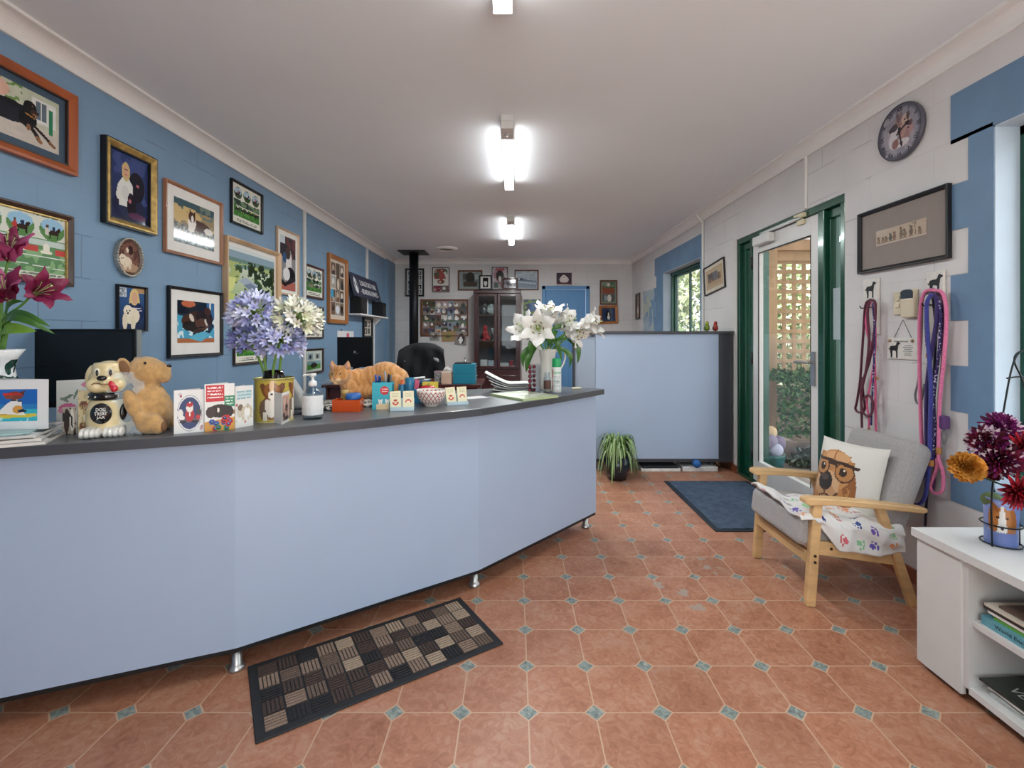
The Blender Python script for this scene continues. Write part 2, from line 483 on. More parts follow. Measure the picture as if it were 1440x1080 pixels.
def window(n, y0, y1, z0, z1, mull, xg=.13):
    g = XR+xg
    b = MB()
    b.box(XR, XR+.2, y0, y0+.006, z0, z1).box(XR, XR+.2, y1-.006, y1, z0, z1).box(XR, XR+.2, y0, y1, z1-.006, z1).box(XR, XR+.2, y0, y1, z0, z0+.01)
    root = struct(b.build('window_%d' % n, m_reveal))
    f = MB(); w = .045
    f.box(g-.03, g+.04, y0, y1, z0, z0+w).box(g-.03, g+.04, y0, y1, z1-w, z1).box(g-.03, g+.04, y0, y0+w, z0, z1).box(g-.03, g+.04, y1-w, y1, z0, z1)
    struct(f.build('window_frame', m_green, root, bev=.003))
    edges = [y0+w]+mull+[y1-w]
    for i in range(len(edges)-1):
        a, c = edges[i], edges[i+1]
        s = MB(); k = .03; o = .012*(i % 2)
        s.box(g-.01+o, g+.012+o, a, c, z0+w, z0+w+k).box(g-.01+o, g+.012+o, a, c, z1-w-k, z1-w).box(g-.01+o, g+.012+o, a, a+k, z0+w+k, z1-w-k).box(g-.01+o, g+.012+o, c-k, c, z0+w+k, z1-w-k)
        sash = struct(s.build('window_sash', m_green, root, bev=.002))
        p = MB().box(g+o, g+.004+o, a+k, c-k, z0+w+k, z1-w-k).build('pane', m_pane, sash)
        struct(p)
    return root
window(1, .62, 1.925, .57, 2.055, [1.27])
w2 = window(2, 4.97, 6.22, .95, 2.03, [5.62])

def door_set():
    g = XR+.05; y0, y1, z1 = 2.795, 4.145, 2.045
    f = MB(); w = .045
    f.box(g-.05, g+.09, y0, y1, z1-.05, z1).box(g-.05, g+.09, y0, y0+.04, .03, z1-.05).box(g-.05, g+.09, y1-.04, y1, .03, z1-.05)
    f.box(g-.05, g+.09, 2.985, 3.045, .03, z1-.05).box(g-.05, g+.09, 3.885, 3.925, .03, z1-.05).box(g-.05, g+.09, y0, y1, 0, .03)
    root = struct(f.build('door_1', m_green, bev=.004))
    s = MB(); a, c = 2.835, 2.985
    s.box(g-.02, g+.02, a, a+.02, .09, 1.94).box(g-.02, g+.02, c-.018, c, .09, 1.94).box(g-.02, g+.02, a, c, 1.94, 1.995).box(g-.02, g+.02, a, c, .03, .09)
    sl = struct(s.build('sidelight_frame', m_green, root, bev=.003))
    struct(MB().box(g, g+.006, a+.02, c-.018, .09, 1.94).build('pane', m_pane, sl))
    struct(MB().box(g-.004, g-.002, a+.022, c-.02, 1.18, 1.5).build('paper_notice', M('pale_notice_paper', '#b9c8cc', .7, var=.03), sl))
    s = MB(); a, c = 3.925, 4.105
    s.box(g-.02, g+.02, a, a+.05, .09, 1.94).box(g-.02, g+.02, c-.05, c, .09, 1.94).box(g-.02, g+.02, a, c, 1.94, 1.995).box(g-.02, g+.02, a, c, .03, .09)
    sl = struct(s.build('sidelight_frame', m_green, root, bev=.003))
    struct(MB().box(g, g+.006, a+.05, c-.05, .09, 1.94).build('pane', m_pane, sl))
    # the white aluminium leaf
    d = MB(); a, c = 3.05, 3.88; gx0, gx1 = g-.045, g-.005; zt = 1.99
    d.box(gx0, gx1, a, a+.075, .035, zt).box(gx0, gx1, c-.085, c, .035, zt).box(gx0, gx1, a+.075, c-.085, zt-.125, zt).box(gx0, gx1, a+.075, c-.085, .035, .2)
    leaf = struct(d.build('door_leaf', m_alu, root, bev=.004))
    struct(MB().box(g-.027, g-.021, a+.075, c-.085, .2, zt-.125).build('pane', m_pane, leaf))
    gk = MB(); 
    gk.box(gx0-.002, gx0+.004, a+.072, a+.078, .2, zt-.125).box(gx0-.002, gx0+.004, c-.09, c-.082, .2, zt-.125).box(gx0-.002, gx0+.004, a+.072, c-.082, zt-.13, zt-.122)
    struct(gk.build('glazing_gasket', M('black_rubber', '#15171a', .6, var=0), leaf))
    hz = 1.0
    hb = MB(); hb.box(gx0-.012, gx0, a+.02, a+.06, hz-.12, hz+.1); hb.tube(bez([(gx0, a+.04, hz+.03), (gx0-.045, a+.042, hz+.03), (gx0-.05, a+.08, hz+.03), (gx0-.048, a+.17, hz+.028)], 6), .009, 10)
    struct(hb.build('door_handle', M('brushed_steel', '#a9aaab', .3, .9, var=.03), leaf))
    hg = MB()
    for z in (.25, 1.02, 1.8): hg.cyl((gx0-.004, c+.012, z-.05), (gx0-.004, c+.012, z+.05), .009, n=10)
    struct(hg.build('hinge', M('dark_hinge', '#3a3d3e', .4, .7, var=0), leaf))
    # closer body and its arm rail above the leaf
    cl = MB(); cl.box(gx0-.055, gx0, 3.55, 3.79, 1.915, 1.985); struct(cl.build('door_closer', m_alu, leaf, bev=.008))
    ar = MB(); ar.box(gx0-.03, gx0-.008, 3.2, 3.72, 1.992, 2.01); ar.cyl((gx0-.028, 3.7, 1.98), (gx0-.028, 3.7, 2.0), .012); struct(ar.build('closer_arm', M('closer_metal', '#b9bab9', .35, .4, var=.02), leaf))
    lt = MB(); lt.box(gx0-.03, gx0-.005, 3.16, 3.27, 2.0, 2.03).box(gx0-.02, gx0-.001, 3.18, 3.25, 1.955, 1.99); struct(lt.build('contact_switch', M('cream_plastic', '#d8cfae', .4, var=.03), leaf, bev=.004))
door_set()
# white timber reveal strip beside the door
struct(MB().box(XR-.006, XR+.05, 4.145, 4.2, .06, 2.05).build('trim_7', M('white_reveal', '#cfccc6', .5, var=.02)))

# ---- blue panelled door in the back wall
def back_door():
    m = M('blue_door_paint', '#5f93c4', .4, var=.03, scale=2)
    x0, x1, z = bd0, bd1, bdz
    f = MB(); f.box(x0, x0+.06, YB-.02, YB+.02, 0, z).box(x1-.06, x1, YB-.02, YB+.02, 0, z).box(x0, x1, YB-.02, YB+.02, z-.06, z)
    root = struct(f.build('door_2', m, bev=.006))
    a, c, t = x0+.06, x1-.06, z-.06
    d = MB(); d.box(a, c, YB+.03, YB+.06, .01, t)
    leaf = struct(d.build('door_leaf', m, root))
    mid = (a+c)/2
    for u0, u1 in ((a+.09, mid-.05), (mid+.05, c-.09)):
        for w0, w1 in ((.18, .85), (1.02, t-.14)):
            p = MB()
            p.box(u0, u1, YB+.022, YB+.031, w0, w1); p.box(u0+.03, u1-.03, YB+.014, YB+.024, w0+.03, w1-.03)
            struct(p.build('door_panel', m, leaf, bev=.008))
    h = MB(); h.lathe([(0, -.03), (.025, -.025), (.028, 0), (.012, .02), (.012, .05)], 16, (0, 0, 0)); 
    struct(h.build('door_knob', M('brass_knob', '#b08a45', .3, .9, var=.02), leaf, (a+.06, YB-.02, 1.0), (-PI/2, 0, 0)))
back_door()

# ---------------------------------------------------------------- camera, world, light
cam = bpy.data.cameras.new('camera'); co = bpy.data.objects.new('camera', cam); COL.objects.link(co)
co.location = (0, 0, H); co.rotation_euler = (PI/2, 0, 0)
cam.sensor_width = 36; cam.lens = 36*F/1440; cam.shift_x = -(CX-720)/1440; cam.shift_y = -(540-CY)/1440
cam.clip_start = .05; cam.clip_end = 200
S.camera = co
w = bpy.data.worlds.new('sky'); S.world = w; w.use_nodes = True
bg = w.node_tree.nodes['Background']
bg.inputs[0].default_value = (.89, .965, 1.0, 1); bg.inputs[1].default_value = 2.5
sun = bpy.data.lights.new('sun', 'SUN'); sun.energy = 10; sun.angle = R(4); sun.color = (1, .98, .94)
so = bpy.data.objects.new('sun', sun); COL.objects.link(so); so.rotation_euler = Vector((.22, .8, -1.15)).to_track_quat('-Z', 'Y').to_euler()
S.view_settings.view_transform = 'Standard'; S.view_settings.look = 'None'; S.view_settings.gamma = 1; S.view_settings.exposure = 0.62
S.view_settings.use_curve_mapping = False
S.cycles.use_denoising = True
S.cycles.max_bounces = 10; S.cycles.diffuse_bounces = 5; S.cycles.transparent_max_bounces = 16; S.cycles.sample_clamp_indirect = 6
S.cycles.caustics_reflective = False; S.cycles.caustics_refractive = False

# ---- batten lights
m_lens = M('lit_diffuser', '#ffffff', .4, var=0, emit=9)
def batten(y0, y1, label, power):
    t = thing('ceiling_light', label, 'light', (-.045, y0, ZC), group='ceiling battens')
    L = y1-y0; m = M('white_batten', '#d5d5d3', .4, var=.01)
    MB().box(-.036, .036, 0, L, -.03, 0).build('mounting_tray', m, t)
    MB().box(-.037, .037, .0, .16, -.078, -.03).build('sensor_end', m, t, bev=.004)
    MB().lathe([(0, 0), (.016, 0), (.018, .004), (.006, .012), (0, .012)], 18).build('sensor_eye', M('sensor_grey', '#bdbdbd', .4, var=0), t, (0, .08, -.0785), (PI, 0, 0))
    MB().box(-.034, .034, .162, L-.012, -.078, -.0305).build('diffuser', m_lens, t, bev=.012, seg=3)
    MB().box(-.037, .037, L-.01, L, -.078, -.03).build('end_cap', m, t, bev=.004)
    a = bpy.data.lights.new('tube_light', 'AREA'); a.shape = 'RECTANGLE'; a.size = .06; a.size_y = L-.2; a.energy = power; a.color = (.93, 1.0, 1.0)
    ao = bpy.data.objects.new('tube_light', a); COL.objects.link(ao); ao.parent = t; ao.location = (0, L/2+.07, -.081)
for y0, y1, l, pw in ((.6, 1.77, 'white batten light cut by the top of the frame, seen only by its end', 9), (2.73, 3.9, 'white batten light in the middle of the ceiling row', 15), (4.94, 6.25, 'white batten light nearest the far cabinet wall', 30)):
    batten(y0, y1, l, pw)
# ================================================================ things on the walls
def wood(name, c, var=.14): return M(name, c, .35, var=var, scale=9, stretch=(1, 1, .15), coat=.25)
m_blackf = M('black_frame_lacquer', '#17171a', .35, var=.05)
m_gold = M('worn_gold_leaf', '#b5975a', .38, .55, var=.2, scale=30)
m_copper = wood('copper_timber', '#9c6b4e'); m_oak = wood('pale_oak', '#c7a684'); m_cedar = wood('orange_cedar', '#9a4d20')
m_dkred = wood('dark_red_timber', '#4a231d'); m_dkbrown = wood('dark_brown_timber', '#3d2a22'); m_honey = wood('honey_timber', '#a0642f')
m_brown = wood('mid_brown_timber', '#6b3a24')
m_matw = M('white_mat_board', '#e6e3de', .8, var=.02); m_silver = M('silver_beading', '#b9b6ad', .3, .8, var=.1)
m_photo = painted('photo_under_glass', .07, 0, spec=.35)
m_paper = painted('printed_card', .45)

def framed(label, pos, rz, w, h, fmat, fw, layers, depth=.022, mat=None, mw=0.0, mwb=None, res=60, rot=None, inner=None, group=None, cat='picture', name='framed_picture', bev=.003):
    """A picture: mitred frame, optional mat board and the print, hung with its back at pos."""
    t = thing(name, label, cat, pos, rz, group, rot)
    b = MB(); x, z = w/2, h/2
    prof = [(0, 0), (0, -depth), (fw*.35, -depth*1.0), (fw, -depth*.62), (fw, 0)]
    corners = [(-1, -1), (1, -1), (1, 1), (-1, 1)]
    rings = [[(sx*(x-a), d, sz*(z-a)) for sx, sz in corners] for a, d in prof]
    v = [p for r in rings for p in r]; f = []
    for i in range(len(prof)):
        j = (i+1) % len(prof)
        for k in range(4):
            l = (k+1) % 4; f.append((i*4+k, i*4+l, j*4+l, j*4+k))
    b.add(v, f); b.build('frame', fmat, t, bev=bev)
    if inner:
        b = MB(); q = fw; e = .006
        for (a0, a1, c0, c1) in ((-x+q, x-q, z-q-e, z-q), (-x+q, x-q, -z+q, -z+q+e), (-x+q, -x+q+e, -z+q, z-q), (x-q-e, x-q, -z+q, z-q)): b.box(a0, a1, -depth*.6, -.003, c0, c1)
        b.build('inner_slip', inner, t)
    pw, ph, pz = w-2*fw+.004, h-2*fw+.004, 0
    if mat:
        MB().box(-pw/2, pw/2, -.007, -.001, -ph/2, ph/2).build('mat_board', mat, t)
        mb = mw if mwb is None else mwb
        pw -= 2*mw; pz = (mb-mw)/2; ph = ph-mw-mb
    else:
        MB().box(-pw/2, pw/2, -.005, -.001, -ph/2, ph/2).build('backing', M('hardboard', '#5a4a3a', .8), t)
    picture('print', pw, ph, layers, res, t, (0, -.0085 if mat else -.0065, pz), None, m_photo)
    return t
def wall_l(pxa, pxb, yt, yb, ref, h_at=None):
    """Centre, width and height of something on the left wall: pixel columns of its ends, rows of its top and bottom at column ref."""
    a, c = on_l(pxa, 0, XL+.012), on_l(pxb, 0, XL+.012); t, b = on_l(ref, yt, XL+.012), on_l(ref, yb, XL+.012)
    return (XL+.001, (a.y+c.y)/2, (t.z+b.z)/2), c.y-a.y, t.z-b.z
def wall_b(x0, y0, x1, y1, Y=YB):
    a, b = at(x0, y0, Y-.01), at(x1, y1, Y-.01)
    return ((a.x+b.x)/2, Y-.001, (a.z+b.z)/2), b.x-a.x, a.z-b.z
def wall_r(pxa, pxb, yt, yb, ref):
    a, c = on_r(pxa, 0, XR-.012), on_r(pxb, 0, XR-.012); t, b = on_r(ref, yt, XR-.012), on_r(ref, yb, XR-.012)
    return (XR-.001, (a.y+c.y)/2, (t.z+b.z)/2), a.y-c.y, t.z-b.z

# small vocabulary of picture content --------------------------------------------------------------
def dog(u, v, s, c, ear, face=None, nose='#1b1512', asp=1.0):
    """A dog's head seen from the front, s = half width."""
    k = s*asp
    return [('e', u-s*.8, v+k*.15, s*.32, k*.7, ear, 12), ('e', u+s*.8, v+k*.15, s*.32, k*.7, ear, -12), ('e', u, v, s*.78, k*.95, c),
            ('e', u, v-k*.3, s*.42, k*.5, face or c), ('e', u-s*.32, v+k*.2, s*.11, k*.12, '#120d0b'), ('e', u+s*.32, v+k*.2, s*.11, k*.12, '#120d0b'), ('e', u, v-k*.22, s*.17, k*.13, nose)]
def lying_dog(u, v, s, c, chest, a=1.0):
    return [('e', u, v, s, s*.42*a, c), ('e', u-s*.8, v+s*.35*a, s*.36, s*.5*a, c, -15), ('e', u-s*.95, v+s*.75*a, s*.3, s*.33*a, c), ('e', u-s*1.15, v+s*.62*a, s*.17, s*.14*a, chest),
            ('e', u-s*.85, v-s*.05*a, s*.2, s*.3*a, chest), ('l', [(u-s*.7, v-s*.3*a), (u-s*1.2, v-s*.45*a)], s*.09, chest), ('l', [(u-s*.3, v-s*.35*a), (u-s*.75, v-s*.5*a)], s*.09, c), ('e', u+s*.75, v-s*.15*a, s*.35, s*.3*a, c)]
def sitting_person(u, v, s, top, hair, legs='#24304e', skin='#d3a184'):
    return [('e', u, v-s*.9, s*.62, s*.5, legs), ('p', [(u-s*.55, v-s*.9), (u-s*.5, v+s*.2), (u-s*.2, v+s*.5), (u+s*.2, v+s*.5), (u+s*.55, v+s*.15), (u+s*.55, v-s*.9)], top),
            ('e', u, v+s*.75, s*.33, s*.45, hair), ('e', u, v+s*.74, s*.2, s*.29, skin), ('l', [(u-s*.07, v+s*.62), (u+s*.07, v+s*.62)], s*.025, '#b4574f')]
def horses(n, y, s, seed, u0=.05, u1=.95):
    r = random.Random(seed); L = []
    for i in range(n):
        u = u0+(u1-u0)*(i+.5)/n+r.uniform(-.02, .02); c = r.choice(['#2e221c', '#43301f', '#1d1a1a', '#57402c', '#8a8178'])
        L += [('e', u, y, s, s*.4, c), ('e', u+s*.95, y+s*.45, s*.28, s*.2, c, 35), ('l', [(u-s*.7, y), (u-s*1.0, y-s*.9)], s*.09, c), ('l', [(u+s*.6, y), (u+s*.9, y-s*.9)], s*.09, c), ('l', [(u-s*.3, y), (u-s*.1, y-s*.95)], s*.08, c),
              ('e', u+s*.05, y+s*.65, s*.3, s*.35, r.choice(['#e8e4dc', '#b23a34', '#d8c84c', '#2c4f92', '#7b2d63', '#e9e9ef'])), ('e', u+s*.25, y+s*1.05, s*.16, s*.16, r.choice(['#e9e9ef', '#c23b33', '#1c2433']))]
    return L
def race(seed, ovals=3, horse_y=.36):
    r = random.Random(seed)
    L = [('bg', '#e4e2d5'), ('r', .06, .18, .94, .58, '#3f7a33'), ('z', '#5b9a45', 14, .55, .06, .18, .94, .36), ('r', .06, .46, .94, .58, '#6e8b6a'), ('z', '#31463a', 16, .5, .06, .46, .94, .6), ('l', [(.06, .45), (.94, .44)], .008, '#eceae4')]
    L += horses(5, horse_y, .075, seed, .12, .88)
    for i in range(ovals):
        u = .2+.3*i; L += [('e', u, .77, .125, .15, '#3c5a34'), ('e', u, .82, .115, .09, '#a9c3d4'), ('e', u-.01, .74, .06, .035, '#332b26'), ('e', u+.045, .79, .022, .04, '#332b26', -25), ('l', [(u-.05, .73), (u-.06, .66)], .01, '#332b26'), ('l', [(u+.03, .73), (u+.035, .66)], .01, '#332b26'), ('e', u, .81, .02, .04, r.choice(['#b43a3a', '#e8e6e0', '#31487e']))]
    L += [('t', .15, .04, .85, .13, 2, '#6b675c')]
    return L

# ---- left wall, from the near end -----------------------------------------------------------------
p, w, h = wall_l(-60, 105, 136, 249, 105)
L = [('gr', '#b8bfa8', '#c9c0b4'), ('z', '#6a8a4c', 7, .52, 0, .62, .5, 1), ('e', .2, .82, .14, .16, '#d3ab98'), ('r', .62, .45, .95, .9, '#d9dad6'), ('r', .68, .52, .82, .86, '#5d6c78'), ('l', [(.75, .5), (.75, .88)], .01, '#eceae4'), ('r', .86, .3, .91, .8, '#2e7a57'), ('gr2',),
     ('p', [(0, 0), (0, .3), (.4, .36), (1, .3), (1, 0)], '#c3bab0')]
L = [l for l in L if l[0] != 'gr2']
L += [('e', .36, .5, .3, .17, '#17191f'), ('e', .3, .44, .3, .16, '#20242c'), ('e', .57, .45, .12, .17, '#14161b'), ('l', [(.58, .36), (.68, .22), (.71, .14)], .032, '#1d1c1f'), ('l', [(.7, .17), (.74, .1)], .03, '#8a6145'), ('l', [(.66, .36), (.82, .22), (.88, .15)], .026, '#2a211e'), ('l', [(.87, .16), (.93, .11)], .026, '#7d563a'), ('e', .58, .3, .03, .06, '#8a6145'),
      ('e', .6, .68, .085, .12, '#14161b'), ('e', .55, .66, .035, .11, '#0e0f13'), ('e', .66, .6, .055, .06, '#3a2a22'), ('e', .67, .57, .04, .03, '#7d563a'), ('e', .7, .61, .018, .02, '#0c0c0e'), ('e', .63, .72, .012, .014, '#6d4a34'), ('l', [(.55, .54), (.66, .5)], .012, '#a5743a'), ('n', .12, 9)]
framed('large orange timber frame with a black dog lying on a patio', p, PI/2, w, h, m_cedar, .036, L, .03, M('slate_mat_board', '#3f5264', .8, var=.03), .038, res=90, inner=M('dark_slip', '#35221c', .4, var=.1))
p, w, h = wall_l(145.5, 216, 191, 311, 145.5)
L = [('gr', '#31406f', '#232a4c'), ('z', '#3c4c80', 5, .55), ('e', .5, .22, .4, .2, '#1c2242'), ('e', .68, .55, .2, .22, '#1a1a2c')]+sitting_person(.42, .5, .3, '#dcdcd6', '#c8b078')
L += [('e', .4, .42, .1, .1, '#cfcfca'), ('l', [(.28, .5), (.24, .36), (.34, .3)], .05, '#dcdcd6'), ('e', .56, .25, .11, .17, '#1a1722'), ('e', .54, .36, .07, .08, '#1f1b26'), ('e', .52, .32, .035, .03, '#b0676f'), ('e', .73, .62, .09, .09, '#151420'), ('e', .74, .5, .11, .14, '#1a1a26'), ('e', .71, .58, .035, .025, '#b0676f'), ('e', .7, .12, .22, .05, '#5a2f52'), ('l', [(.38, .76), (.46, .76)], .006, '#2a1c1a')]
gold = framed('gold frame with black outer edge, blonde woman and dogs on deep blue', p, PI/2, w, h, m_gold, .03, L, .034, res=80, inner=M('black_slip', '#1a1712', .4, var=.05))
MB().box(-w/2-.006, -w/2, -.03, 0, -h/2-.004, h/2+.004).box(w/2, w/2+.006, -.03, 0, -h/2-.004, h/2+.004).box(-w/2, w/2, -.03, 0, -h/2-.006, -h/2).box(-w/2, w/2, -.03, 0, h/2, h/2+.006).build('outer_edge', m_blackf, gold)
p, w, h = wall_l(231, 312, 249.5, 354, 231)
L = [('gr', '#b79a6a', '#4d6064'), ('r', 0, .82, 1, 1, '#3f5b63'), ('z', '#6f7d74', 6, .55, 0, .7, 1, 1), ('z', '#d1b57e', 7, .52, 0, .45, 1, .85), ('z', '#8fa0a0', 22, .6, 0, 0, 1, .42), ('z', '#3a4a4f', 26, .58, 0, 0, 1, .42),
     ('e', .62, .5, .26, .13, '#4d2f24'), ('e', .85, .44, .12, .08, '#e2dcd4'), ('e', .42, .52, .1, .16, '#e9e3da'), ('e', .42, .66, .085, .12, '#4a2b20'), ('p', [(.35, .7), (.37, .84), (.42, .74)], '#3b231b'), ('p', [(.44, .74), (.5, .83), (.5, .68)], '#3b231b'), ('e', .43, .62, .03, .09, '#ece6de'), ('e', .4, .36, .08, .05, '#e6e0d8')]
framed('copper timber frame with white mat, brown and white dog in dry grass', p, PI/2, w, h, m_copper, .02, L, .024, m_matw, .062, res=80)
p, w, h = wall_l(325, 369, 249.5, 312.5, 325)
framed('small black frame of a race finish high up near the cornice', p, PI/2, w, h, m_blackf, .018, race(4), .022, res=70)
p, w, h = wall_l(-45, 101, 305, 404, 101)
L = [('bg', '#d9dccf'), ('r', 0, .1, 1, .62, '#6a9468'), ('z', '#8fb583', 9, .55, 0, .1, 1, .45), ('r', 0, .52, 1, .6, '#c7d3cb'), ('r', 0, .4, .52, .5, '#e4e8e2'), ('r', .5, .41, .66, .5, '#c8524e'), ('r', .86, .4, 1, .48, '#c8524e'), ('l', [(0, .36), (1, .34)], .008, '#e6e9e2'), ('l', [(0, .24), (1, .18)], .006, '#e6e9e2')]
for u in (.12, .46, .82): L += [('e', u, .78, .15, .17, '#5f8a53'), ('e', u, .85, .135, .1, '#9cc3dd'), ('e', u-.06, .75, .028, .06, '#b6413d' if u == .46 else '#cfcac0'), ('e', u-.06, .83, .016, .025, '#5a4436'), ('e', u+.02, .74, .06, .04, '#3a2e28'), ('e', u+.075, .79, .022, .045, '#33281f', -25), ('l', [(u-.02, .73), (u-.03, .65)], .008, '#2d2620'), ('l', [(u+.06, .73), (u+.065, .65)], .008, '#2d2620'), ('e', u+.02, .81, .02, .035, '#2d3a58')]
L += [('e', .75, .48, .04, .08, '#ece8da'), ('e', .75, .42, .07, .03, '#efe9d2'), ('t', .05, .02, .95, .09, 2, '#7d8578'), ('t', .6, .95, .95, .99, 1, '#7d8578')]
framed('dark timber frame of a racecourse presentation behind the crimson lilies', p, PI/2, w, h, m_dkbrown, .022, L, .024, res=90, inner=m_gold)
# oval dish-like frame
c = on_l(182, 362, XL+.012)
t = thing('oval_picture', 'oval silver beaded frame with two puppies in sepia', 'picture', (XL+.001, c.y, c.z), PI/2)
ow, oh = .076, .104
ow = (on_l(201, 0).y-on_l(163.5, 0).y)/2; oh = 27.5*c.y/F
MB().lathe([(.0, 0), (1, 0), (1.0, .012), (.9, .02), (.88, .006), (0, .006)], 48).xf(None).build('frame', m_silver, t, (0, 0, 0), (PI/2, 0, 0)).scale = (ow, oh, 1)
b = MB()
for k in range(44):
    a = 2*PI*k/44; b.ell((ow*.95*math.cos(a), -.018, oh*.95*math.sin(a)), .0062, None, 8, 6)
b.build('beading', m_silver, t)
nb = 30; b = MB()
b.grid(lambda u, v: (ow*.87*u*math.cos(2*PI*v), -.0075, oh*.87*u*math.sin(2*PI*v)), 14, 48, False)
o = b.build('print', m_photo, t)
uu = np.array([[.5+.5*(i+.5)/14*math.cos(2*PI*(j+.5)/48), .5+.5*(i+.5)/14*math.sin(2*PI*(j+.5)/48)] for j in range(48) for i in range(14)])
L = [('bg', '#5d3f38'), ('z', '#7a5448', 5, .55), ('e', .5, .2, .45, .14, '#b08f74'), ('e', .5, .62, .2, .16, '#8a6a5c'), ('e', .58, .72, .12, .14, '#3c2724'), ('e', .45, .7, .06, .07, '#e0cdb8'), ('e', .4, .36, .24, .15, '#e3d2bb'), ('e', .24, .46, .13, .12, '#e6d7c2'), ('e', .2, .44, .02, .02, '#2a1c19'), ('e', .28, .45, .02, .02, '#2a1c19'), ('e', .34, .22, .06, .1, '#d9c6ad'), ('e', .55, .24, .06, .1, '#d9c6ad')]
add_print(o.data, raster(uu[:, 0], uu[:, 1], L))
p, w, h = wall_l(165, 206.5, 399, 466, 165)
L = [('gr', '#3a5f93', '#1f2c47'), ('r', 0, .76, .3, .98, '#cfd4d8'), ('z', '#7f8a92', 20, .5, .02, .78, .28, .96), ('r', .62, .88, 1, 1, '#b9916b'), ('e', .6, .68, .2, .22, '#d9bd7f')]
L += sitting_person(.6, .52, .34, '#1f2b4d', '#d8bb7a')[:1]+[('e', .62, .42, .36, .24, '#22305a'), ('l', [(.4, .5), (.85, .52)], .012, '#d8d8dc'), ('l', [(.38, .44), (.88, .46)], .012, '#d8d8dc'), ('e', .6, .78, .17, .2, '#dcc083'), ('e', .61, .75, .11, .14, '#d8a88c'), ('e', .5, .33, .3, .2, '#e9dcc4'), ('e', .36, .44, .16, .14, '#ece0ca'), ('e', .31, .44, .025, .02, '#1c1512'), ('e', .42, .45, .025, .02, '#1c1512'), ('e', .36, .39, .035, .025, '#1c1512'), ('e', .25, .2, .09, .2, '#e4d6bd'), ('e', .55, .16, .09, .18, '#e4d6bd')]
framed('small black frame of a woman in stripes holding a cream puppy', p, PI/2, w, h, m_blackf, .011, L, .02, res=80)
p, w, h = wall_l(236.5, 312, 401, 504, 236.5)
L = [('bg', '#27303f'), ('r', 0, .7, 1, 1, '#1b2230'), ('e', .28, .93, .18, .08, '#c56a4a'), ('r', .78, .55, 1, 1, '#3d6d9c'), ('r', .85, .6, .9, 1, '#d6dde0'), ('r', 0, 0, 1, .16, '#b06a40'), ('p', [(0, .1), (0, .66), (.2, .62), (.4, .2), (.62, .02), (.85, .2), (1, .42), (1, .1)], '#4fa3c4'), ('z', '#d8eef2', 9, .58, 0, .12, 1, .6), ('p', [(.3, .1), (.62, .02), (.9, .22), (.6, .3)], '#63b4d0'),
     ('e', .5, .5, .34, .26, '#3d2620'), ('e', .68, .63, .22, .18, '#2a1b19'), ('e', .3, .52, .2, .16, '#4a2f26'), ('e', .36, .6, .05, .1, '#d8cbbd', 25), ('e', .32, .4, .2, .12, '#241a1a'), ('e', .66, .46, .2, .14, '#5a3a2c'), ('e', .76, .5, .035, .09, '#d9cdbf', 20), ('e', .86, .58, .1, .14, '#3a2620'), ('e', .88, .68, .05, .06, '#2a1b18'), ('l', [(.2, .46), (.45, .36), (.7, .38)], .012, '#1a1414'), ('e', .8, .78, .1, .1, '#4c2b22', 40)]
framed('black frame with wide white mat, dog asleep on a blue blanket', p, PI/2, w, h, m_blackf, .018, L, .024, m_matw, .062, .072, res=80)
p, w, h = wall_l(314, 390.5, 330, 443.5, 314)
L = [('gr', '#dfe5e6', '#9db45a'), ('r', 0, .82, 1, .93, '#90a9b8'), ('r', 0, .68, 1, .83, '#6f8d85'), ('z', '#aebd7a', 5, .5, 0, .45, 1, .75), ('z', '#3d5634', 9, .5, .15, .2, 1, .75), ('z', '#24371f', 12, .52, .4, .05, 1, .8), ('z', '#c8d37a', 6, .6, 0, 0, .5, .5), ('p', [(.2, .46), (.35, .54), (.62, .44), (.5, .34)], '#a9b7c6'), ('p', [(.3, .4), (.45, .46), (.6, .4), (.5, .3)], '#7a8ba0'), ('p', [(0, .5), (.16, .5), (.1, .3), (0, .25)], '#dbe08f')]
framed('deep pale oak frame with an aerial view of wooded paddocks', p, PI/2, w, h, m_oak, .026, L, .045, m_matw, .03, res=90)
p, w, h = wall_l(389.5, 420, 317, 412.5, 389.5)
L = [('bg', '#8f8c90'), ('r', 0, .62, 1, 1, '#33313a'), ('z', '#6d3f3d', 8, .55, .4, .6, 1, 1), ('r', 0, .86, .3, 1, '#c9d3da'), ('e', .55, .52, .2, .28, '#e6e2e0'), ('e', .5, .7, .16, .12, '#4a3a36'), ('e', .65, .3, .34, .14, '#1e1d22'), ('e', .4, .3, .22, .12, '#e8e6e6'), ('r', 0, 0, 1, .16, '#b3665a'), ('p', [(.0, .14), (.3, .06), (1, .2), (1, .27), (.3, .14), (0, .22)], '#26242a'), ('e', .28, .6, .12, .1, '#3a5a80')]
framed('narrow pale timber frame with white mat and a tall dog photograph', p, PI/2, w, h, m_oak, .016, L, .02, m_matw, .045, .03, res=70)
p, w, h = wall_l(429.5, 455, 370, 417.5, 429.5)
framed('small dark red frame of a horse race beside the white conduit', p, PI/2, w, h, m_dkred, .022, [l for l in race(11, 3)]+[('z', '#23301f', 9, .55, .06, .5, .94, .9)], .022, res=56)
p, w, h = wall_l(461, 487.5, 355, 454, 461)
L = [('bg', '#cdbfae')]
rr = random.Random(5)
